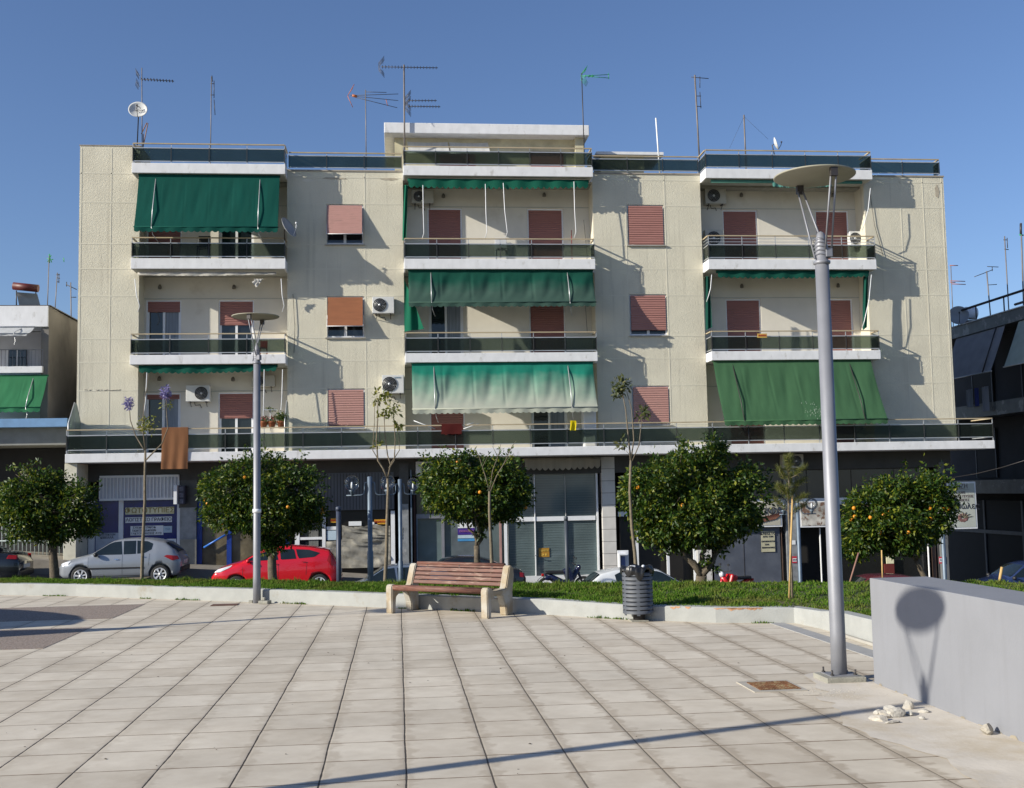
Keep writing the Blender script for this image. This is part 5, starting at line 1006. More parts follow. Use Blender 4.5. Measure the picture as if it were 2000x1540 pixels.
disc_lamp('grey disc lamp at the left beyond the frame, seen only by its long shadow', (-9.5, 13.0, 0), rz=1.13)
cwl = thing('added_shadow_wall', 'unseen curved topped wall shape added left of the frame to shade the paving', 'wall', (-8, 16, 0)); mb = MB(); mb.prism([(14.4, -.2), (14.4, 1.72), (14.9, 1.73), (15.6, 1.62), (16.4, 1.38), (17.2, 1.08), (18.0, .7), (18.6, .3), (18.8, -.2)], -8.2, -8.0, 'x'); mb.build('wall', grey_pt, cwl, world=True); mb = MB(); mb.prism([(13.45, -.2), (13.33, 2.38), (14.15, 1.4), (14.2, -.2)], -8.2, -8.0, 'x'); mb.build('shadow_fin', grey_pt, cwl, world=True)  # unseen wall and pointed plate, added and outlined to cast the left ground shadow

# ------------------------------------------------------------------ globe lamps
clear = bpy.data.materials.new('clear_globe'); clear.use_nodes = True
def _clear():
    N = clear.node_tree.nodes; L = clear.node_tree.links; N.remove(N['Principled BSDF']); out = N['Material Output']; tr = N.new('ShaderNodeBsdfTransparent'); tr.inputs[0].default_value = (.93, .94, .95, 1)
    gl = N.new('ShaderNodeBsdfGlossy'); gl.inputs['Roughness'].default_value = .03; fr = N.new('ShaderNodeFresnel'); fr.inputs[0].default_value = 1.5; ms = N.new('ShaderNodeMixShader'); fm = N.new('ShaderNodeMath'); fm.operation = 'MULTIPLY'; fm.inputs[1].default_value = .9; fm.use_clamp = True; L.new(fr.outputs[0], fm.inputs[0]); L.new(fm.outputs[0], ms.inputs[0]); L.new(tr.outputs[0], ms.inputs[1]); L.new(gl.outputs[0], ms.inputs[2]); L.new(ms.outputs[0], out.inputs[0])
_clear()
def globe_lamp(label, X, Y, ztop, r, arm, zb, left=True, right=True):
    t = thing('globe_lamp', label, 'street lamp', (X, Y, zb), group='twin globe lamps on the lawn')
    h = ztop-zb; mb = MB(); mb.lathe([(.065, 0), (.065, h*.42), (.052, h*.43), (.052, h), (.03, h+.01)], (0, 0, 0), 16); mb.build('pole', steel_b, t)
    for s in ((-1,) if left else ())+((1,) if right else ()):
        mb = MB(); zc = h-.13; za = zc-r-.10
        mb.tube([(s*.055, 0, h-.12), (s*.10, 0, h-.12), (s*.11, 0, h-.2), (s*.11, 0, za+.09), (s*.13, 0, za+.03), (s*.19, 0, za), (s*(arm+.12), 0, za)], .015, 7)
        mb.lathe([(.02, za), (.045, zc-r-.02), (.07, zc-r*.93)], (s*arm, 0, 0), 14); mb.build('arm', steel_b, t)
        mb = MB(); mb.ball((s*arm, 0, zc), r, 16); o = mb.build('globe', clear, t)
        mb = MB(); mb.lathe([(.022, zc-r*.85), (.026, zc-.04), (.018, zc+.02), (1e-4, zc+.03)], (s*arm, 0, 0), 10); mb.build('bulb', frame_w, t)
    return t
def lz(X, Y): return lawn_z(X, Y)-.1
globe_lamp('nearer twin globe lamp between the second and third orange trees', -.61, 25, 2.02, .165, .385, lz(-.6, 25))
globe_lamp('farther twin globe lamp just right of the thin twiggy sapling', .05, 30.5, 2.02, .165, .35, lz(0, 30.5))
p = at(1557, 976, 30.5); globe_lamp('twin globe lamp behind the young staked pine', p.x, 30.5, p.z, .17, .40, lz(p.x, 30.5))
p = at(1838, 978, 29); globe_lamp('globe lamp half hidden by the rightmost orange tree in front of the banner sign', p.x, 29, p.z, .19, .33, lz(p.x, 29), left=False)
def post(label, x, y0, y1, Y, m, r=.045, name='post', cap=True):
    p = at(x, y0, Y); q = at(x, y1, Y); b = lawn_z(p.x, Y)-.1 if Y < 30.8 else walk_z(p.x)-.1
    t = thing(name, label, 'post', (q.x, Y, b)); mb = MB(); mb.lathe([(r, 0), (r, p.z-b-.1)], (0, 0, 0), 12); mb.build('shaft', m, t); mb = MB(); mb.lathe([(r*1.15, p.z-b-.1), (r*1.15, p.z-b), (r*.6, p.z-b+.02)], (0, 0, 0), 12); mb.build('cap', m, t)
navyp = mat('navy_post', (.035, .045, .075), .5, var=.2)
post('dark navy post between the red car and the nearer globe lamp', 662, 991, 1135, 30, navyp, .065)
post('dark navy post in front of the tall white framed glazing', 1108, 1010, 1130, 31, mat('grey_navy_post', (.05, .06, .075), .5), .05)

# ------------------------------------------------------------------ bench
bench = thing('park_bench', 'park bench with weathered brown wooden slats and pale concrete end supports', 'bench', (.67, 15.72, 0), math.atan2(-1.02, 1.26))
bc = mat('bench_concrete', (.34, .27, .18), .9, var=.12, vs=5, bump=.25, bs=60, dirt=(.42, .39, .33), ds=3, dlo=.45, dhi=.6)
bw = mat('bench_wood', (.13, .052, .034), .65, var=.4, vs=6, stretch=(1.2, 12, 12), dirt=(.27, .175, .13), ds=3.5, dlo=.56, dhi=.64)
Lh = .80
prof = [(-.30, 0), (-.215, 0), (-.20, .22), (-.10, .285), (.06, .27), (.13, .12), (.14, 0), (.30, 0), (.31, .16), (.30, .30), (.345, .52), (.33, .62), (.29, .655), (.24, .65), (.22, .61), (.14, .36), (-.10, .345), (-.16, .355), (-.20, .385), (-.25, .40), (-.295, .385), (-.305, .34)]
for s in (-1, 1):
    bm = bmesh.new(); vs = [bm.verts.new((s*Lh-.055, a, b)) for a, b in prof]; f = bm.faces.new(vs); r = bmesh.ops.extrude_face_region(bm, geom=[f]); bmesh.ops.translate(bm, verts=[v for v in r['geom'] if isinstance(v, bmesh.types.BMVert)], vec=(.11, 0, 0))
    bmesh.ops.recalc_face_normals(bm, faces=bm.faces[:]); bmesh.ops.bevel(bm, geom=[e for e in bm.edges if e.calc_face_angle(0) > .3], offset=.012, segments=2, affect='EDGES')
    me = bpy.data.meshes.new('end_support'); bm.to_mesh(me); bm.free(); me.materials.append(bc); o = bpy.data.objects.new('end_support', me); COL.objects.link(o); o.parent = bench
def slat(y0, z0, w, th, tilt, name):
    mb = MB(); Mx = Matrix.Translation((random.uniform(-.004, .004), y0, z0)) @ Matrix.Rotation(tilt+random.uniform(-.015, .015), 4, 'X'); mb.box(-Lh+.057, Lh-.057, -w/2, w/2, -th/2, th/2, .008, Mx); mb.build(name, bw, bench)
mb = MB(); mb.tube([(-Lh+.056, -.255, .352), (Lh-.056, -.255, .352)], .040, 14); mb.build('seat_slat', bw, bench)
for k in range(4): slat(-.165+.088*k, .368-.008*k, .078, .028, -.06, 'seat_slat')
for k in range(5): slat(.185+.0235*k, .405+.057*k, .052, .026, PI/2-.39, 'back_slat')
mb = MB(); mb.tube([(-Lh+.056, .285, .655), (Lh-.056, .285, .655)], .026, 10); mb.build('back_slat', bw, bench)
mb = MB()
for x in (-.55, 0, .55): mb.box(x-.012, x+.012, .262, .275, .42, .64, 0, None)
mb.build('back_strap', darkm, bench)

# ------------------------------------------------------------------ litter bin
bn_ = thing('litter_bin', 'dark grey slatted steel litter bin lined with a black bag', 'litter bin', (2.98, 14.22, 0)); gm = mat('bin_steel', (.075, .082, .095), .6, metal=.0, var=.15, vs=6)
r = .19; z0, z1 = .10, .62
for k in range(10):
    z = z0+(z1-z0)*k/10; mb = MB(); mb.lathe([(r, z), (r, z+.040), (r-.006, z+.040), (r-.006, z), (r, z)], (0, 0, 0), 40, cap=False); mb.build('band', gm, bn_)
mb = MB()
for k in range(6):
    an = R(-100)+k*PI/3; mb.box(-.020, .020, -.004, .004, z0-.02, z1, 0, Matrix.Rotation(an+PI/2, 4, 'Z') @ Matrix.Translation((0, -r+.008, 0)))
mb.build('upright', gm, bn_); mb = MB(); mb.lathe([(1e-4, z0+.01), (r-.03, z0+.01), (r-.025, z1-.02)], (0, 0, 0), 30); mb.build('liner', blackp, bn_)
mb = MB()
def bag(u, v):
    an = u*2*PI; rr = r+.004+.018*math.sin(v*PI)+.010*math.sin(an*9+v*3)*v+.006*math.sin(an*17); z = z1+.06+.015*math.sin(an*5) - v*(.10+.04*math.sin(an*3+1)+.03*math.sin(an*7))
    return (rr*math.cos(an), rr*math.sin(an), z)
mb.grid(bag, 72, 8); mb.grid(lambda u, v: ((r+.004)*(1-v*.9)*math.cos(u*2*PI), (r+.004)*(1-v*.9)*math.sin(u*2*PI), z1+.06+.015*math.sin(u*2*PI*5)*(1-v)-.05*v+.03*math.sin(u*20)*v), 72, 5); mb.build('bag', mat('black_bag', (.012, .012, .013), .3, var=.2, bump=.4, bs=25), bn_)
mb = MB(); mb.lathe([(.075, 0), (.075, .10), (.17, .105)], (0.01, 0, 0), 20); mb.build('foot', darkm, bn_); mb = MB(); mb.box(-.11, .11, -.11, .11, 0, .018, .004); mb.build('base_plate', conc, bn_)
mb = MB(); mb.ball((.06, -.10, z1+.065), .022, 6, (1, 1, .8)); mb.box(-.10, -.04, -.09, -.05, z1+.05, z1+.075); mb.build('rubbish', mat('crumpled_paper', (.6, .62, .66), .8), bn_)

# ------------------------------------------------------------------ grates and rubble
rust = mat('rusty_grate', (.20, .085, .035), .85, var=.4, vs=14, dirt=(.34, .26, .14), ds=22, dlo=.5, dhi=.6)
gt = thing('drain_grate', 'rusty square drain grate set in grey cement before the tall lamp', 'grate', (3.07, 9.31, 0)); mb = MB()
for k in range(15): x = -.165+.33*k/14; mb.box(x-.006, x+.006, -.18, .18, .001, .010)
for k in range(9): y = -.18+.36*k/8; mb.box(-.17, .17, y-.005, y+.005, .0105, .013)
mb.build('grille', rust, gt); mb = MB()
for a in ((-.24, .20, .19, .25), (-.24, .20, -.25, -.19), (-.24, -.175, -.19, .19), (.175, .20, -.19, .19)): mb.box(a[0], a[1], a[2], a[3], 0, .008)
mb.build('surround', mat('surround_cement', (0.38, 0.35, 0.30), .9, var=.15, vs=6), gt); mb = MB(); mb.box(-.17, .17, -.18, .18, .0, .0012); mb.build('pit', mat('rust_dirt', (.22, .15, .07), .9, var=.4, vs=20), gt)
gt = thing('drain_cover', 'small dark rusty drain cover in the paving left of the lamp at the low wall', 'drain cover', (-2.65, 17.95, 0)); mb = MB(); mb.box(-.2, .2, -.13, .13, 0, .008, .002); mb.build('cover', mat('dark_rust', (.10, .045, .03), .85, var=.3, vs=20), gt)
rubm = mat('plaster_rubble', (.45, .425, .38), .95, var=.12, vs=9, bump=.4, bs=50, dirt=(.42, .36, .27), ds=9)
def rock(c, s, seed, sc=(1, 1, .6)):
    r_ = random.Random(seed); bm = bmesh.new(); bmesh.ops.create_icosphere(bm, subdivisions=2, radius=1)
    ph = [Vector((r_.gauss(0, 1), r_.gauss(0, 1), r_.gauss(0, 1))).normalized() for _ in range(7)]; cut = [r_.uniform(.45, .85) for _ in ph]
    for v in bm.verts:
        for n_, d in zip(ph, cut):
            k = v.co.dot(n_)
            if k > d: v.co -= n_*(k-d)
    rot = Matrix.Rotation(r_.uniform(0, 6), 3, 'Z') @ Matrix.Rotation(r_.uniform(-.4, .4), 3, 'X')
    vs = [Vector(c)+rot @ Vector((v.co.x*s*sc[0], v.co.y*s*sc[1], v.co.z*s*sc[2])) for v in bm.verts]; bm.verts.index_update(); fs = [[v.index for v in f.verts] for f in bm.faces]; bm.free(); return MB().add(vs, fs)
RL = ['flat white plaster lump at the left of the pile', 'broad white plaster lump behind the left one', 'largest white plaster lump in the middle of the pile', 'white plaster lump behind the largest', 'white plaster lump right of the largest', 'small white plaster lump at the back of the pile', 'upright pale plaster lump', 'white plaster lump at the right end of the pile', 'tiny plaster crumb before the pile', 'thin flat plaster piece at the front of the pile']
rub = [((3.33, 7.83), .072, (1.4, .8, .5)), ((3.43, 7.95), .07, (1.3, .9, .6)), ((3.50, 7.93), .075, (1.3, .8, .75)), ((3.55, 8.12), .06, (1.2, .7, .8)), ((3.62, 7.98), .06, (1.5, .8, .5)), ((3.42, 8.05), .05, (1, 1, .6)), ((3.70, 8.18), .06, (.6, 1, 1.0)), ((3.76, 8.05), .05, (1.3, 1, .5)), ((3.63, 7.80), .03, (1, 1, .7)), ((3.38, 7.72), .05, (1.6, .8, .35))]
for k, ((x, y), s, sc) in enumerate(rub):
    tag(rock((x, y, s*sc[2]*.45), s*.82, 50+k, sc).build('plaster_lump', rubm), RL[k]+' by the grey ramp wall', 'rubble', group='pile of broken plaster lumps')
tag(rock((3.83, 7.28, .035), .055, 99, (1.2, 1, .8)).build('stone', mat('stone_grey', (.33, .30, .25), .95, var=.3, vs=12, bump=.5, bs=60)), 'single rounded stone at the foot of the grey ramp wall', 'stone')
mb = MB()
for k in range(160): x, y = 3.45+random.gauss(0, .14), 8.9+random.gauss(0, .14); s = random.uniform(.002, .007); mb.add([(x-s, y, .004), (x+s, y, .004), (x, y+s*1.6, .004), (x, y+s*.5, .004+s)], [(0, 1, 3), (1, 2, 3), (2, 0, 3)])
tag(mb.build('grit', rubm), 'scattered grit and crumbs of cement near the lamp footing', 'grit', kind='stuff')
mb = MB()
for k in range(60): x = random.uniform(-4, 3.2); y = random.uniform(6.5, 15); s = random.uniform(.004, .012); mb.add([(x-s, y, .003), (x+s*.5, y-s, .004), (x+s, y+s*.4, .003), (x, y+s, .006)], [(0, 1, 2, 3)])
tag(mb.build('leaf_litter', mat('dry_leaf', (.05, .035, .02), .9)), 'tiny dry leaves scattered over the paving', 'leaf litter', kind='stuff')

# ------------------------------------------------------------------ orange trees
fr_me = None
def branch_path(a, b, sag, n=6, w=.03, rr=None):
    a, b = Vector(a), Vector(b); q = rr or random
    return [a.lerp(b, k/n)+Vector((q.gauss(0, w), q.gauss(0, w), sag*math.sin(PI*k/n)+q.gauss(0, w*.4)))*(1 if 0 < k < n else 0) for k in range(n+1)]
def orange_tree(label, base, lobes, trunk_r, fork, limbs, n, oranges, seed, size=.085, suck=None):
    """lobes: (x, y, z, rx, ry, rz) relative to base"""
    t = thing('orange_tree', label, 'tree', base, group='orange trees along the lawn'); g = np.random.default_rng(seed); q = random.Random(seed)
    tr = MB(); pth = branch_path((0, 0, -.3), fork, 0, 6, .012, q); tr.tube(pth, [trunk_r*(1.25-.35*k/6) for k in range(7)], 10)
    for i, L_ in enumerate(limbs): tr.tube(branch_path(fork, L_, .04, 6, .03, q), [trunk_r*.62*(1-.13*k) for k in range(7)], 8)
    for l in lobes:
        for k in range(5):
            d = Vector((q.uniform(-1, 1)*l[3], q.uniform(-1, 1)*l[4], q.uniform(-.6, 1)*l[5]))*.75; s_ = Vector(q.choice(limbs)); tr.tube(branch_path(s_, Vector(l[:3])+d, .03, 4, .03, q), [.02, .016, .012, .008, .004], 5)
    tr.build('trunk', bark, t)
    # leaf sprigs spread through the volume, denser towards the outside
    vol = np.array([l[3]*l[4]*l[5] for l in lobes])**.75; cnt = (vol/vol.sum()*n*1.35/9).astype(int); C = []; O = []; RA = []
    for l, m_ in zip(lobes, cnt):
        d = g.normal(size=(m_, 3)); d /= np.linalg.norm(d, axis=1)[:, None]
        rad = (1-.55*g.random(m_)**1.7); bump = 1+.10*np.sin(d[:, 0]*7+seed)*np.sin(d[:, 2]*6+d[:, 1]*5)+.07*np.sin(d[:, 0]*15)*np.sin(d[:, 2]*13+seed)
        bump *= g.choice([.96, .96, .96, 1.04], m_); C.append(np.array(l[:3])+d*(rad*bump)[:, None]*np.array(l[3:])); O.append(d); RA.append(rad)
    C = np.concatenate(C); O = np.concatenate(O); rad_all = np.concatenate(RA)
    # a few shoots grow past the outline
    top_ = np.where(rad_all > .93)[0]; sel = g.choice(top_, min(len(top_), 70), replace=False); C = np.concatenate([C]+[C[sel]+O[sel]*np.array([.06, .06, .10])*q_+[0, 0, .03*q_] for q_ in (1, 1.8)]); O = np.concatenate([O, O[sel], O[sel]]); rad_all = np.concatenate([rad_all, rad_all[sel], rad_all[sel]])
    # gaps: drop sprigs where a coarse noise is low
    ns = np.sin(C[:, 0]*6.1+seed)*np.sin(C[:, 2]*6.7+seed*2)*np.sin(C[:, 1]*5.3+seed*.7); keep = ns > -.36+.25*(rad_all < .75); C = C[keep]; O = O[keep]
    k = 9; P = np.repeat(C, k, 0)+g.normal(size=(len(C)*k, 3))*.045; out = np.repeat(O, k, 0)
    leaves('crown', P, size, leaf_o, t, g, out, .35)
    for i in range(oranges):
        l = lobes[q.choice((0, 3, 4, 6, q.randrange(len(lobes)))) if oranges > 15 else q.randrange(len(lobes))]; th = q.uniform(PI, 2*PI); ph = q.uniform(-.7, .4); d = Vector((math.cos(th)*math.cos(ph), math.sin(th)*math.cos(ph), math.sin(ph)))
        c = Vector(l[:3])+Vector((d.x*l[3], d.y*l[4], d.z*l[5]))*q.uniform(.86, 1.0)
        global fr_me
        if fr_me is None:
            o = MB().ball((0, 0, 0), .036, 8).build('orange', fruit_m, t); fr_me = o.data; o.location = c
        else: o = bpy.data.objects.new('orange', fr_me); COL.objects.link(o); o.parent = t; o.location = c
    if suck:
        for s in suck: leafcloud('shoots', leaf_o, t, s[:3], s[3], int(s[4]), .085, (1, 1, .9), .1, seed=seed+int(s[4]))
    return t
def ot(label, bx, by, Y, zb, lob_px, **k):
    """lobes given as photo pixel centre + pixel radii"""
    b = at(bx, by, Y); base = Vector((b.x, Y, zb)); L = []; sc = Y/2222
    for (cx, cy, rx, rz_, dy) in lob_px:
        c = at(cx, cy, Y)-base; L.append((c.x, dy, c.z, rx*sc, rx*sc*.95, rz_*sc))
    fk = at(*k.pop('fork'), Y)-base; lim = [at(x, y, Y)-base+Vector((0, d, 0)) for x, y, d in k.pop('limbs')]
    sk = k.pop('suck', None)
    if sk: sk = [(*(at(x, y, Y)-base+Vector((0, dd, 0))), r_*sc, n_) for x, y, dd, r_, n_ in sk]
    return orange_tree(label, base, L, k.pop('tr'), fk, lim, k.pop('n'), k.pop('oranges'), k.pop('seed'), suck=sk, **k)
def G(x, y, Y): return lawn_z(at(x, y, Y).x, Y)
ot('leftmost orange tree with a dense crown and no fruit, left of the silver car', 106, 1125, 24, G(106, 1125, 24), [(52, 975, 46, 52, 0), (88, 962, 40, 42, .2), (155, 988, 36, 44, 0), (62, 1018, 48, 36, -.1), (122, 1020, 42, 32, 0), (20, 990, 28, 44, .1), (172, 1020, 22, 24, 0), (38, 925, 12, 12, 0), (95, 1048, 30, 18, 0)],
   fork=(104, 1062), limbs=[(75, 1030, 0), (135, 1025, .1), (105, 1000, -.2)], tr=.085, n=17000, oranges=0, seed=3)
ot('second orange tree, wide crown with leafy shoots on its trunk before the red car', 534, 1132, 23.5, G(534, 1132, 23.5), [(450, 960, 62, 50, 0), (510, 940, 66, 54, .1), (575, 960, 60, 55, 0), (515, 1000, 80, 45, -.1), (445, 1000, 52, 32, 0), (590, 1000, 44, 36, .1), (535, 1030, 38, 34, 0)],
   fork=(531, 1062), limbs=[(480, 1020, 0), (565, 1020, .1), (525, 990, -.3), (535, 1000, .2)], tr=.085, n=21000, oranges=9, seed=5, suck=[(525, 1068, -.1, 22, 260), (545, 1058, 0, 26, 420), (518, 1062, -.15, 14, 120)])
ot('third orange tree, behind the bench, with a neat round crown', 932, 1120, 22, G(932, 1120, 22), [(865, 945, 48, 50, 0), (925, 935, 58, 48, .1), (985, 950, 50, 52, 0), (920, 975, 80, 42, -.1), (985, 985, 44, 34, 0), (950, 1005, 34, 20, .1), (903, 905, 18, 20, 0)],
   fork=(931, 1066), limbs=[(908, 1012, -.1), (962, 1012, .1), (935, 990, -.2)], tr=.062, n=18000, oranges=6, seed=8, suck=[(938, 1045, 0, 12, 90)])
ot('biggest orange tree, darkest and fullest, with a forked trunk', 1372, 1138, 19.5, G(1372, 1138, 19.5), [(1290, 965, 72, 66, 0), (1365, 930, 66, 70, .1), (1440, 965, 62, 66, 0), (1360, 1000, 105, 60, -.1), (1290, 1018, 62, 44, 0), (1432, 1010, 60, 42, .1), (1385, 885, 36, 34, 0), (1320, 1050, 50, 26, .1), (1400, 1045, 45, 24, .2), (1240, 960, 30, 34, 0)],
   fork=(1370, 1124), limbs=[(1318, 1062, 0), (1422, 1058, .05), (1300, 1040, .1), (1372, 1052, -.15), (1440, 1030, .2)], tr=.105, n=30000, oranges=5, seed=11, suck=[(1375, 1095, -.1, 12, 70), (1395, 1112, -.05, 10, 40)])
ot('rightmost orange tree, laden with ripe oranges', 1842, 1150, 19.5, G(1842, 1150, 19.5)-.1, [(1700, 1000, 50, 46, 0), (1755, 975, 58, 46, .1), (1818, 968, 44, 44, 0), (1835, 1000, 36, 40, .1), (1745, 1025, 75, 40, -.1), (1690, 1040, 46, 36, 0), (1800, 1030, 42, 34, .1), (1670, 1070, 28, 22, 0), (1755, 1058, 44, 26, 0)],
   fork=(1790, 1095), limbs=[(1720, 1050, 0), (1810, 1040, .1), (1760, 1030, -.3)], tr=.05, n=22000, oranges=24, seed=14)
# stakes at the right
def stake(label, x0, y0, x1, y1, Y, m=wood_y, r=.022):
    a, b = at(x0, y0, Y), at(x1, y1, Y); mb = MB(); mb.tube([a, b], r, 6); tag(mb.build('stake', m), label, 'stake')
stake('thin slanting brown cane left of the rightmost orange tree', 1656, 1150, 1677, 1080, 18, mat('cane', (.25, .13, .10), .7), .014)
stake('short pale wooden stake standing in front of the dark blue car', 1951, 1142, 1957, 1108, 17)
stake('upright thin yellowish cane under the rightmost orange tree', 1724, 1140, 1722, 1075, 18, wood_y, .012)

# ------------------------------------------------------------------ saplings
def sapling(label, px, Y, segs, tufts, m=bark_l, leaf=leaf_y, size=.10, name='sapling', flowers=None, bare=()):
    b = at(*px[0], Y); base = Vector((b.x, Y, min(b.z, lawn_z(b.x, Y)+.3)-.15)); t = thing(name, label, 'tree', base)
    mb = MB(); pts = [base]+[at(x, y, Y) for x, y in px]; n = len(pts); mb.tube(pts, [.036*(1-.45*k/(n-1)) for k in range(n)], 8)
    for s in segs:
        q = [at(x, y, Y)+Vector((0, d, 0)) for x, y, d in s[0]]; mb.tube(q, [s[1]*(1-.6*k/(len(q)-1)) for k in range(len(q))], 6)
    mb.build('trunk', m, t, world=True)
    P = []; 
    for (x, y, r_, n_) in tufts:
        c = at(x, y, Y)-base; g = np.random.default_rng(int(x+y)); d = g.normal(size=(n_, 3)); d /= np.linalg.norm(d, axis=1)[:, None]; P.append((np.array(c)+d*(r_*Y/2222)*g.random(n_)[:, None]**.6, d))
    if P:
        g = np.random.default_rng(int(px[0][0])); leaves('foliage', np.concatenate([p[0] for p in P]), size, leaf, t, g, np.concatenate([p[1] for p in P]), .1)
    if flowers:
        pts = []; o = []
        for (x, y, r_, n_) in flowers:
            c = at(x, y, Y)-base; g = np.random.default_rng(int(x)); d = g.normal(size=(n_, 3)); d /= np.linalg.norm(d, axis=1)[:, None]; pts.append(np.array(c)+d*np.array([.7, .7, 1])*(r_*Y/2222)*g.random(n_)[:, None]**.5); o.append(d)
        leaves('flowers', np.concatenate(pts), .055, leaf_v, t, np.random.default_rng(1), np.concatenate(o), .3)
    return t
sapling('slender jacaranda sapling with two violet flower clusters in front of the silver car', [(277, 1133), (279, 1060), (283, 980), (283, 930), (284, 880)], 21.5,
        [([(284, 882, 0), (276, 870, 0), (262, 850, .1), (252, 820, .1), (250, 790, .1)], .016), ([(284, 900, 0), (300, 885, -.05), (318, 868, -.1), (330, 838, -.1), (327, 800, -.1), (325, 770, 0)], .014), ([(284, 882, 0), (279, 840, 0), (281, 790, 0), (291, 730, 0)], .013)],
        [(283, 832, 16, 60), (290, 828, 20, 60), (327, 790, 12, 30)], flowers=[(251, 788, 12, 170), (324, 768, 14, 220)], size=.07)
sapling('twiggy sapling with yellowish leaf tufts behind the bench at left', [(752, 1140), (755, 1080), (756, 1020), (758, 960), (757, 935)], 19,
        [([(757, 935, 0), (748, 915, 0), (738, 900, 0), (735, 860, 0), (738, 815, 0), (738, 780, 0)], .018), ([(757, 935, 0), (763, 908, 0), (757, 890, .05), (752, 850, .05), (750, 810, 0)], .015), ([(760, 915, 0), (770, 900, 0), (772, 860, 0), (768, 800, 0)], .014), ([(764, 905, 0), (780, 880, 0), (779, 830, -.05)], .010), ([(745, 908, 0), (728, 880, 0), (731, 830, 0), (732, 780, 0)], .010)],
        [(740, 775, 16, 54), (765, 800, 18, 58), (748, 812, 12, 24), (778, 832, 10, 24), (735, 868, 10, 14), (757, 775, 10, 18)], size=.095)
sapling('bare thin sapling in front of the third orange tree', [(961, 1110), (959, 1060), (956, 1000), (956, 960)], 19.3,
        [([(956, 960, 0), (948, 930, 0), (935, 890, 0), (930, 880, 0)], .010), ([(956, 965, 0), (970, 930, 0), (985, 905, 0), (1000, 872, 0), (1008, 862, 0)], .011), ([(956, 962, 0), (962, 920, 0), (975, 885, 0), (978, 868, 0)], .009), ([(985, 905, 0), (1004, 885, 0)], .006), ([(943, 912, 0), (955, 885, 0)], .006), ([(972, 892, 0), (962, 872, 0)], .006)],
        [(960, 925, 20, 24)], size=.045)
sapling('tall thin sapling with leaf rosettes left of the biggest orange tree', [(1243, 1125), (1240, 1080), (1234, 1030), (1230, 960), (1232, 900)], 18.6,
        [([(1232, 900, 0), (1228, 860, 0), (1222, 800, 0), (1213, 755, 0)], .016), ([(1232, 900, 0), (1238, 860, 0), (1234, 800, 0), (1224, 765, 0)], .013), ([(1233, 905, 0), (1248, 870, 0), (1254, 815, 0)], .011), ([(1231, 890, 0), (1222, 880, 0)], .006)],
        [(1214, 752, 17, 90), (1207, 768, 12, 36), (1254, 808, 14, 46), (1214, 866, 12, 24)], size=.10, leaf=leafmat('dull_leaf', (.05, .065, .02), (.09, .10, .03), (.16, .15, .05)))
pn = thing('young_pine', 'young staked pine with an open yellowish green top', 'tree', at(1545, 1180, 14.5)); pb = pn.location.copy(); pn.location.z -= .05
mb = MB(); mb.tube([at(x, y, 14.5) for x, y in ((1548, 1182), (1546, 1120), (1543, 1060), (1540, 1000), (1541, 940), (1540, 890))], [.018, .017, .015, .013, .010, .005], 8); PC = []
for (x0, y0, x1, y1, d) in ((1541, 1000, 1516, 975, .1), (1541, 985, 1570, 968, -.1), (1541, 970, 1514, 948, -.1), (1541, 955, 1578, 935, .1), (1541, 945, 1520, 915, 0), (1541, 935, 1568, 912, -.1), (1541, 960, 1552, 925, .12), (1541, 985, 1530, 950, -.12), (1541, 1005, 1577, 985, .05), (1540, 930, 1535, 895, 0), (1541, 975, 1560, 950, .1), (1540, 925, 1548, 893, .05), (1541, 965, 1524, 950, .15)):
    a = at(x0, y0, 14.5); b = at(x1, y1, 14.5)+Vector((0, d, 0)); mb.tube([a, a.lerp(b, .5)+Vector((0, 0, -.03)), b], [.007, .005, .003], 5)
    for k in np.linspace(.35, 1, 9): PC.append(a.lerp(b, float(k)))
for k in np.linspace(0, 1, 10): PC.append(at(1540, 935-45*k, 14.5))
mb.build('trunk', bark_l, pn, world=True); g = np.random.default_rng(4); C = np.repeat(np.array([tuple(p-pn.location) for p in PC]), 34, 0); C = C+g.normal(size=C.shape)*.014
d = g.normal(size=C.shape); d[:, 2] += .7; d /= np.linalg.norm(d, axis=1)[:, None]; L_ = g.uniform(.05, .09, len(C))[:, None]; s = np.cross(d, g.normal(size=C.shape)); s /= np.linalg.norm(s, axis=1)[:, None]; s *= .0022
V = np.stack([C-s, C+s, C+d*L_], 1).reshape(-1, 3); me = bpy.data.meshes.new('crown'); me.from_pydata(V.tolist(), [], [(3*i, 3*i+1, 3*i+2) for i in range(len(C))]); me.materials.append(leaf_p); o = bpy.data.objects.new('crown', me); COL.objects.link(o); o.parent = pn
sk = MB(); sk.tube([at(1541, 1183, 14.45), at(1544, 1080, 14.45), at(1548, 968, 14.45)], .013, 7); tag(sk.build('stake', wood_y), 'tall yellow wooden stake tied to the young pine', 'stake')

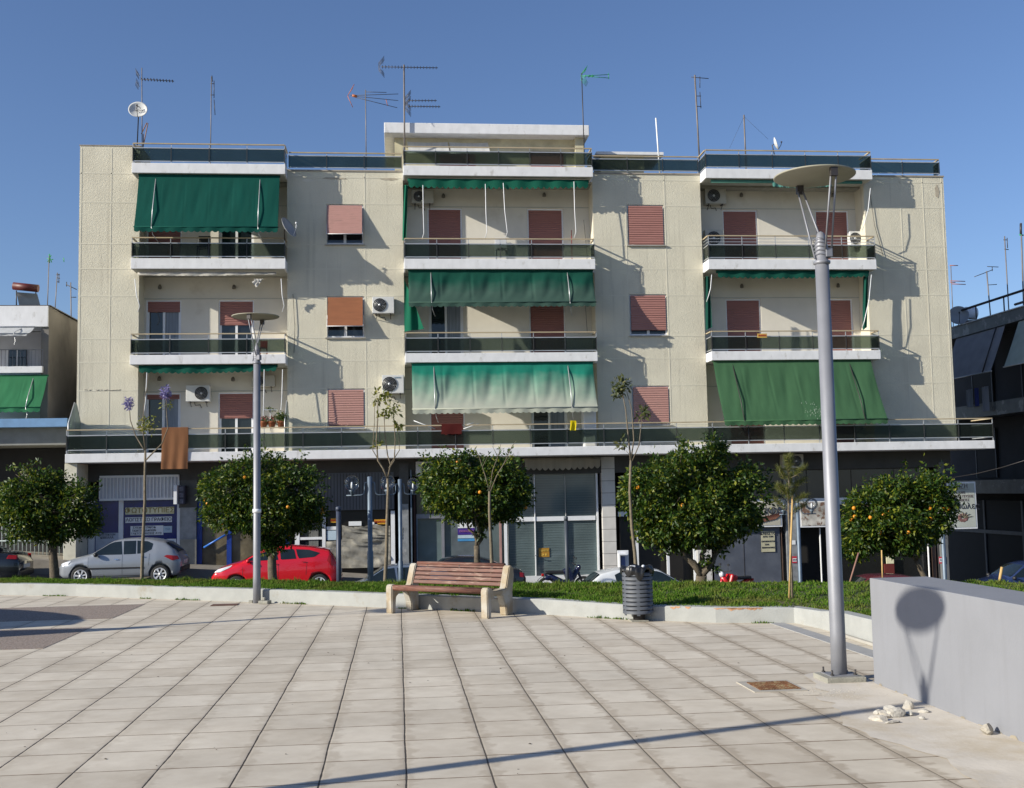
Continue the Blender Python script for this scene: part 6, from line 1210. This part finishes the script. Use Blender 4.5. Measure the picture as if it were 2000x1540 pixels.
# ------------------------------------------------------------------ cars
def interp(P, t): return float(np.interp(t, [p[0] for p in P], [p[1] for p in P]))
def smooth_prof(P, L):
    xs = np.linspace(0, 1, 121); ys = np.interp(xs, [p[0] for p in P], [p[1] for p in P]); k = np.array([1, 2, 3, 2, 1])/9.; yp = np.concatenate([[ys[0]]*2, ys, [ys[-1]]*2]); ys = np.convolve(yp, k, 'valid'); return list(zip(xs, ys))
tyre_m = mat('tyre', (.02, .02, .02), .8); rim_m = mat('alloy', (.62, .63, .65), .35, metal=.25); cglass = mat('car_glass', (.012, .018, .018), .04, var=.5, vs=1.2, spec=.8); trim = mat('car_trim', (.018, .018, .02), .5); redl = mat('tail_light', (.32, .012, .012), .15, var=.1); whl = mat('head_light', (.55, .57, .60), .12, var=.2, vs=8, spec=.8); chrome = mat('chrome', (.6, .6, .6), .15, metal=.9); plate_m = mat('number_plate', (.6, .6, .58), .5); cab = mat('car_interior', (.02, .02, .022), .8)
def car(label, loc, L, paint, spec, flip=False, group='cars parked along the kerb'):
    """local: x 0 front .. L rear, y 0 is the side facing the plaza, growing away"""
    top = smooth_prof(spec['top'], L); belt = spec['belt']; W = spec['w']; hw = spec['hw']
    bot = [(0, .28), (.04, .20), (.5, .17), (.96, .22), (1, .32)]
    t = thing('parked_car', label, 'car', loc, PI if flip else 0, group)
    def wid(s): return interp(hw, s)*W/2
    def side_y(s, z):
        b = interp(belt, s); w = wid(s)
        if z <= b: q = (z-.55)/.45; return w*(1-.055*q*q) if z < .55 else w*(1-.06*((z-.55)/max(.2, b-.55))**2)
        return w*.94-(z-b)*spec.get('tumble', .42)
    N_ = 64; ring = []
    for i in range(N_+1):
        s = i/N_; zt = interp(top, s); zb = interp(bot, s); b = min(interp(belt, s), zt-.045); pts = [(0, zb), (wid(s)*.6, zb), (wid(s)*.90, zb+.01)]
        for k in range(7): z = zb+.05+(b-zb-.05)*k/6; pts.append((side_y(s, z), z))
        gh = zt-.05 > b+.08
        for k in range(1, 5):
            z = b+(zt-.05-b)*k/4; pts.append((side_y(s, z) if gh else wid(s)*(.94-.035*k), z if gh else b+(zt-.02-b)*k/4))
        yl = pts[-1][0]; pts += [(yl*.95, zt-.018), (yl*.8, zt+.0), (yl*.4, zt+.018), (0, zt+.022)]
        ring.append(pts)
    n = len(ring[0]); V = []; F = []
    for i, rg in enumerate(ring):
        s = i/N_
        for sg in (-1, 1):
            for (y, z) in rg: V.append((s*L, W/2+sg*y, z))
    def vid(i, sg, k): return i*2*n+(0 if sg < 0 else n)+k
    for i in range(N_):
        for sg in (-1, 1):
            for k in range(n-1):
                q = (vid(i, sg, k), vid(i, sg, k+1), vid(i+1, sg, k+1), vid(i+1, sg, k)); F.append(q if sg < 0 else q[::-1])
    for i in (0, N_):
        F.append(tuple([vid(i, -1, k) for k in range(n)]+[vid(i, 1, k) for k in range(n-1, -1, -1)]))
    mb = MB(); mb.add(V, F, True); body = mb.build('body', paint, t)
    bm = bmesh.new(); bm.from_mesh(body.data); bmesh.ops.remove_doubles(bm, verts=bm.verts[:], dist=.0005); bmesh.ops.recalc_face_normals(bm, faces=bm.faces[:]); bm.to_mesh(body.data); bm.free()
    wr = spec.get('wr', .30); wx = spec['wx']
    cut = MB()
    for x in wx:
        for y0, y1 in ((-.2, .22), (W-.22, W+.2)): cut.lathe([(wr+.055, y0), (wr+.055, y1)], (x*L, 0, wr), 32, False, Matrix.Rotation(-PI/2, 3, 'X'))
    co = cut.build('cut', paint, t)
    md = body.modifiers.new('b', 'BOOLEAN'); md.object = co; md.operation = 'DIFFERENCE'; md.solver = 'EXACT'
    dg = bpy.context.evaluated_depsgraph_get(); me = bpy.data.meshes.new_from_object(body.evaluated_get(dg)); body.modifiers.clear(); body.data = me; bpy.data.objects.remove(co)
    def patch(name, poly, m, off=.007, both=True, par=body, bulge=0):
        """poly in (s, z) on the body side; conformed to it"""
        for side in ((-1, 1) if both else (-1,)):
            zs = [p[1] for p in poly]; ss = [p[0] for p in poly]; s0, s1 = min(ss), max(ss); cols = 14; mb = MB(); vs = []; 
            def rng_(s):
                zz = []
                for i in range(len(poly)):
                    (a, b), (c, d) = poly[i], poly[(i+1) % len(poly)]
                    if (a-s)*(c-s) <= 0 and abs(a-c) > 1e-9: zz.append(b+(d-b)*(s-a)/(c-a))
                return min(zz), max(zz)
            for i in range(cols+1):
                s = s0+(s1-s0)*(i/cols*.9998+.0001); lo, hi = rng_(s)
                for k in range(5): z = lo+(hi-lo)*k/4; vs.append((s*L, W/2+side*(side_y(s, z)+off), z))
            fs = [(i*5+k, (i+1)*5+k, (i+1)*5+k+1, i*5+k+1) for i in range(cols) for k in range(4)]
            mb.add(vs, fs, True); mb.build(name, m, par, fixn=False)
    def toppatch(name, s0, s1, fr, m, off=.008, inset=.9):
        mb = MB(); 
        def fn(u, v):
            s = s0+(s1-s0)*u; zt = interp(top, s); b = min(interp(belt, s), zt-.045); yl = side_y(s, zt-.05) if zt-.05 > b+.08 else wid(s)*.80; y = (v*2-1)*yl*inset; a = abs(v*2-1)*inset
            ds_ = .005; sl = (interp(top, min(1, s+ds_))-interp(top, max(0, s-ds_)))/(2*ds_*L); nn = Vector((-sl, 0, 1)).normalized()
            zz = zt+(.022-(.022)*(a/.8)**2 if a < .8 else -.018*(a-.8)/.15)
            return (s*L+nn.x*off, W/2+y, zz+nn.z*off)
        mb.grid(fn, 10, 12); mb.build(name, m, body, fixn=False)
    for w in spec['side']: patch('side_window', w, cglass, .006)
    toppatch('windscreen', *spec['ws'], 1, cglass); toppatch('rear_window', *spec['rw'], 1, cglass)
    for w in spec.get('lines', []): patch('door_seam', w, trim, .0045)
    if 'strip' in spec: patch('side_strip', spec['strip'], trim, .012)
    for w in spec.get('tail', []): patch('tail_light', w, redl, .010)
    for w in spec.get('head', []): patch('headlight', w, whl, .010)
    for hx, hz in spec['handles']: patch('door_handle', [(hx-.018, hz-.014), (hx+.018, hz-.014), (hx+.018, hz+.014), (hx-.018, hz+.014)], spec.get('hm', chrome), .022)
    mb = MB(); mb.box(L-.02, L+.012, W*.32, W*.68, .55, .66); mb.build('number_plate', plate_m, body); mb = MB(); mb.box(-.012, .02, W*.34, W*.66, .36, .46); mb.build('number_plate', plate_m, body)
    mb = MB(); mb.box(L*.955, L+.025, W*.08, W*.92, .33, .48, .03); mb.build('bumper', spec.get('bump', paint), body)
    sx = spec['mir']
    for sd in (-1, 1):
        mb = MB(); mb.ball((sx*L, W/2+sd*(side_y(sx, interp(belt, sx)+.04)+.10), interp(belt, sx)+.07), .085, 7, (.8, 1.0, .75)); mb.build('mirror', spec.get('mm', paint), body)
    for x in wx:
        for sd in (0, 1):
            yy_ = .015 if sd == 0 else W-.015; dr = 1 if sd == 0 else -1; Mx = Matrix.Rotation(-PI/2 if dr > 0 else PI/2, 3, 'X')
            mb = MB(); mb.lathe([(wr*.66, .012), (wr*.90, 0), (wr, .025), (wr, .17), (wr*.9, .19), (1e-4, .19)], (x*L, yy_, wr), 30, True, Mx, cap=False); w_ = mb.build('wheel', tyre_m, t)
            mb = MB(); mb.lathe([(wr*.68, .008), (wr*.64, .022), (wr*.60, .06), (1e-4, .07)], (x*L, yy_, wr), 26, True, Mx, cap=False)
            r_o = mb.build('rim_well', trim, w_); mb = MB()
            for k in range(7): an = k*2*PI/7+.3; mb.prism([((x*L+math.cos(an+da)*rr*wr), (wr+math.sin(an+da)*rr*wr)) for rr, da in ((.12, -.5), (.64, -.17), (.64, .17), (.12, .5))], yy_+dr*.008, yy_+dr*.03)
            mb.lathe([(wr*.66, .004), (wr*.69, .004), (wr*.69, .03), (wr*.58, .03), (wr*.58, .012), (wr*.66, .004)], (x*L, yy_, wr), 26, True, Mx, cap=False); mb.lathe([(wr*.17, .0), (1e-4, -.004)], (x*L, yy_, wr), 12, True, Mx); mb.build('rim', rim_m, w_)
    return t
hatch = dict(top=[(0, .60), (.015, .70), (.06, .78), (.14, .86), (.24, .95), (.27, .99), (.42, 1.345), (.50, 1.41), (.62, 1.425), (.76, 1.385), (.86, 1.30), (.875, 1.27), (.965, 1.0), (.985, .86), (1, .72)], belt=[(0, .62), (.08, .72), (.25, .86), (.5, .92), (.75, .96), (.9, 1.0), (1, .84)], w=1.62,
    hw=[(0, .72), (.03, .84), (.10, .94), (.25, 1), (.8, 1), (.93, .95), (.98, .88), (1, .80)], wx=(.185, .83), wr=.295, mir=.31,
    side=[[(.272, .945), (.30, 1.03), (.412, 1.29), (.445, 1.335), (.517, 1.36), (.520, .945)], [(.5235, .945), (.5225, 1.36), (.628, 1.365), (.630, .955)], [(.6335, .958), (.632, 1.365), (.72, 1.34), (.765, 1.26), (.757, 1.09), (.70, .975)]], ws=(.285, .415), rw=(.872, .968),
    lines=[[(.245, .30), (.245, .87), (.2468, .87), (.2468, .30)], [(.521, .30), (.521, .93), (.5228, .93), (.5228, .30)], [(.735, .58), (.742, .95), (.744, .95), (.737, .58)], [(.25, .27), (.25, .285), (.7, .285), (.7, .27)]],
    strip=[(.225, .50), (.225, .545), (.70, .545), (.70, .50)], tail=[[(.86, .86), (.885, .90), (.97, .86), (.985, .76), (.93, .72)]], head=[[(.012, .64), (.025, .70), (.10, .78), (.085, .67)]], handles=((.475, .80), (.69, .86)), mm=trim, bump=trim)
silver = mat('silver_car_paint', (.29, .31, .34), .32, metal=.35, var=.03, coat=.5)
X0 = at(114, 1105, 34.5).x; X1 = at(354, 1105, 34.5).x; Lc = X1-X0
def cl(x): return road_z(x, 34.3)
def sc_spec(sp, k):
    o = dict(sp); f = lambda P: [(a, b*k) for a, b in P]
    for n_ in ('top', 'belt'): o[n_] = f(sp[n_])
    for n_ in ('side', 'lines', 'tail', 'head'):
        if n_ in sp: o[n_] = [f(p) for p in sp[n_]]
    if 'strip' in sp: o['strip'] = f(sp['strip'])
    o['handles'] = [(a, b*k) for a, b in sp['handles']]; o['wr'] = sp['wr']*k; o['w'] = sp['w']*.95; return o
zt = at(250, 1053, 34.6).z; car('silver five door hatchback facing left, parked before the navy shop front', (X0, 34.4, zt-1.425*.92), Lc, silver, sc_spec(hatch, .92))
X0r = at(412, 1115, 34.5).x; X1r = at(664, 1115, 34.5).x
ford = dict(hatch); ford.update(top=[(0, .58), (.012, .70), (.05, .80), (.12, .90), (.20, .99), (.235, 1.03), (.39, 1.37), (.48, 1.455), (.60, 1.47), (.78, 1.41), (.92, 1.30), (.935, 1.25), (.975, .98), (.985, .80), (1, .70)], belt=[(0, .64), (.10, .80), (.22, .95), (.5, 1.02), (.8, 1.10), (.92, 1.14), (1, .9)],
    side=[[(.255, 1.04), (.39, 1.28), (.45, 1.35), (.51, 1.37), (.52, 1.055)], [(.54, 1.06), (.53, 1.37), (.64, 1.375), (.66, 1.08)], [(.675, 1.085), (.655, 1.37), (.76, 1.345), (.845, 1.24), (.80, 1.12)]], ws=(.25, .385), rw=(.936, .978), tail=[[(.90, 1.0), (.915, 1.18), (.945, 1.15), (.975, .90), (.94, .82)]], head=[[(.02, .70), (.05, .80), (.165, .93), (.15, .86), (.07, .72)]], handles=((.50, .93), (.72, .98)), hm=mat('red_handle', (.35, .01, .015), .3), strip=[(.26, .30), (.26, .32), (.70, .32), (.70, .30)], wx=(.20, .84), mir=.29); ford.pop('mm'); ford.pop('bump')
redp = mat('red_car_paint', (.55, .008, .018), .22, var=.02, coat=.8)
zt = at(560, 1067, 34.6).z; car('bright red hatchback facing left behind the second orange tree', (X0r, 34.4, zt-1.47*.95), X1r-X0r, redp, sc_spec(ford, .95))
sedan = dict(hatch); sedan.update(top=[(0, .56), (.02, .66), (.10, .78), (.26, .90), (.30, .96), (.43, 1.34), (.52, 1.42), (.66, 1.40), (.76, 1.28), (.86, 1.04), (.94, 1.02), (.98, .96), (1, .72)], belt=[(0, .6), (.1, .72), (.28, .86), (.5, .92), (.8, .96), (1, .86)], side=[[(.31, .945), (.42, 1.25), (.50, 1.33), (.545, 1.335), (.55, .955)], [(.565, .955), (.56, 1.335), (.66, 1.32), (.70, .97)], [(.715, .97), (.68, 1.31), (.75, 1.20), (.79, .99)]], ws=(.305, .425), rw=(.765, .85),
    tail=[[(.955, .76), (.955, .90), (.99, .88), (.99, .74)]], handles=((.52, .80), (.73, .84)), wx=(.18, .80)); sedan.pop('strip')
blackc = mat('black_car_paint', (.012, .013, .016), .2, var=.05, coat=.6)
a = at(798, 1100, 34.5).x; b = at(1027, 1100, 34.5).x; zt = at(930, 1087, 34.6).z; s2 = sc_spec(sedan, .97); car('black saloon whose roof shows over the bench back', (b-4.3, 34.4, zt-1.42*.97), 4.3, blackc, s2)
b = at(62, 1110, 34.5).x; s3 = sc_spec(sedan, .98); s3['tail'] = [[(.92, .84), (.93, .95), (.985, .93), (.985, .82)]]
zt = at(20, 1050, 34.6).z; car('dark saloon cut by the left edge with red tail lights', (b-4.75, 34.4, -.86), 4.4, mat('dark_blue_grey_paint', (.012, .014, .018), .2, coat=.6), s3)
greyc = mat('grey_blue_car_paint', (.13, .17, .24), .25, metal=.3, coat=.6)
a = at(640, 1130, 32.6).x; p = at(752, 1104, 32.8); car('low blue grey hatchback just behind the grass left of the bench', (a-.1, 32.3, p.z-1.425), 3.9, greyc, hatch)
whitec = mat('white_car_paint', (.62, .64, .66), .25, var=.02, coat=.7)
b = at(1352, 1135, 33).x; p = at(1275, 1109, 33.2); w_sp = dict(hatch); w_sp.pop('strip'); car('white hatchback facing right behind the litter bin', (b+.75, 34.4, p.z-1.425), 4.0, whitec, w_sp, flip=True)
p = at(1700, 1127, 34); car('dark red car roof between the tall lamp and the ramp wall', (at(1630, 1130, 34).x-.4, 34.2, p.z-1.43), 3.9, mat('dark_red_car_paint', (.10, .02, .025), .25, coat=.6), hatch)
p = at(1975, 1103, 34); car('dark navy car at the far right beyond the ramp wall', (at(1930, 1130, 36).x-.3, 36.2, p.z-1.55), 4.2, mat('navy_car_paint', (.02, .035, .10), .2, coat=.7), sedan)

# ------------------------------------------------------------------ motorbikes and phone post
def moto(label, x, Y, z, rz, col, red=False):
    t = thing('motorbike', label, 'motorbike', (x, Y, z), rz); m = mat('moto_'+label[:4], col, .3, coat=.4)
    for wx_ in (-.56, .56):
        mb = MB(); mb.lathe([(.235, -.04), (.29, -.045), (.30, 0), (.29, .045), (.235, .04), (.235, -.04)], (wx_, 0, .30), 28, True, Matrix.Rotation(PI/2, 3, 'X'), cap=False); w_ = mb.build('wheel', tyre_m, t)
        mb = MB(); mb.lathe([(.24, -.02), (.24, .02), (.21, .0), (.24, -.02)], (wx_, 0, .30), 24, True, Matrix.Rotation(PI/2, 3, 'X'), cap=False)
        for k in range(9): an = k*2*PI/9; mb.tube([(wx_, 0, .3), (wx_+.22*math.cos(an), 0, .3+.22*math.sin(an))], .005, 4)
        mb.lathe([(.05, -.05), (.05, .05)], (wx_, 0, .30), 12, True, Matrix.Rotation(PI/2, 3, 'X')); mb.build('rim', chrome, w_)
    mb = MB(); mb.tube([(.56, 0, .30), (.44, 0, .62), (.36, 0, .88)], [.03, .04, .05], 8); mb.tube([(.38, 0, .8), (.2, 0, .48), (-.05, 0, .42), (-.25, 0, .5), (-.6, 0, .72)], [.08, .09, .09, .10, .05], 10); mb.ball((-.5, 0, .58), .13, 8, (1.3, .7, .7)); mb.build('body', m, t)
    mb = MB(); mb.box(.20, .44, -.17, .17, .36, .80, .05, Matrix.Translation((.1, 0, .02)) @ Matrix.Rotation(-.35, 4, 'Y') @ Matrix.Translation((-.1, 0, 0))); mb.build('leg_shield', m, t)
    mb = MB(); mb.box(-.62, .0, -.10, .10, .68, .78, .04); mb.build('seat', blackp, t); mb = MB(); mb.ball((.02, 0, .30), .12, 8, (1.5, .8, .9)); mb.tube([(-.1, -.12, .25), (-.6, -.14, .28), (-.8, -.14, .33)], .035, 8); mb.build('engine', mat('engine_grey', (.18, .18, .19), .4, metal=.6), t)
    mb = MB(); mb.tube([(.26, -.28, .98), (.30, -.12, .95), (.34, 0, .93), (.30, .12, .95), (.26, .28, .98)], .014, 6); mb.tube([(.30, -.16, .95), (.32, -.20, 1.14)], .006, 4); mb.box(.30, .33, -.25, -.16, 1.12, 1.18); mb.tube([(.30, .16, .95), (.32, .20, 1.14)], .006, 4); mb.box(.30, .33, .16, .25, 1.12, 1.18); mb.build('handlebar', trim, t)
    mb = MB(); mb.ball((.42, 0, .86), .09, 8, (.8, 1, 1)); mb.build('headlight', whl if red else m, t); mb = MB(); mb.box(-.72, -.64, -.06, .06, .62, .70, .02); mb.build('tail_light', redl, t)
    mb = MB(); mb.grid(lambda u, v: (.56+.34*math.cos(R(20+130*u)), (v-.5)*.11, .30+.34*math.sin(R(20+130*u))), 12, 3); mb.grid(lambda u, v: (-.56+.34*math.cos(R(50+110*u)), (v-.5)*.12, .30+.34*math.sin(R(50+110*u))), 12, 3); mb.build('mudguard', m, t)
    mb = MB(); mb.tube([(-.1, -.05, .3), (-.15, -.25, .0)], .012, 5); mb.build('stand', trim, t); return t
p = at(1104, 1140, 34.4); moto('dark blue small motorbike parked before the white framed glazing', p.x, 34.4, at(1104, 1091, 34.4).z-1.14, 0, (.005, .008, .035))
p = at(1432, 1125, 33.5); moto('red scooter whose front peeps over the grass right of the biggest orange tree', p.x, 33.5, at(1432, 1112, 33.5).z-1.0, R(200), (.50, .008, .012), True)
ph = thing('payphone', 'white open payphone hood on a stand beside the pale marble pillar', 'payphone', (at(1218, 1110, 37.6).x, 37.6, walk_z(5)-.1)); a = rect(1207, 1076, 1230, 1112, 37.5); mb = MB(); mb.box(a[0], a[1], 37.62, 37.66, a[2], a[3], .01); mb.box(a[0], a[0]+.03, 37.3, 37.62, a[2], a[3]-.1); mb.box(a[0]+.03, a[1]-.1, 37.3, 37.62, a[3]-.14, a[3]-.1); mb.build('hood', frame_w, ph, world=True)
mb = MB(); mb.box(a[0]+.1, a[1]-.14, 37.5, 37.61, a[2]+.05, a[3]-.2, .02); mb.build('telephone', mat('phone_blue', (.10, .14, .30), .5), ph, world=True); mb = MB(); mb.tube([((a[0]+a[1])/2, 37.64, walk_z(5)-.1), ((a[0]+a[1])/2, 37.64, a[2])], .05, 8); mb.build('stand', steel, ph, world=True)
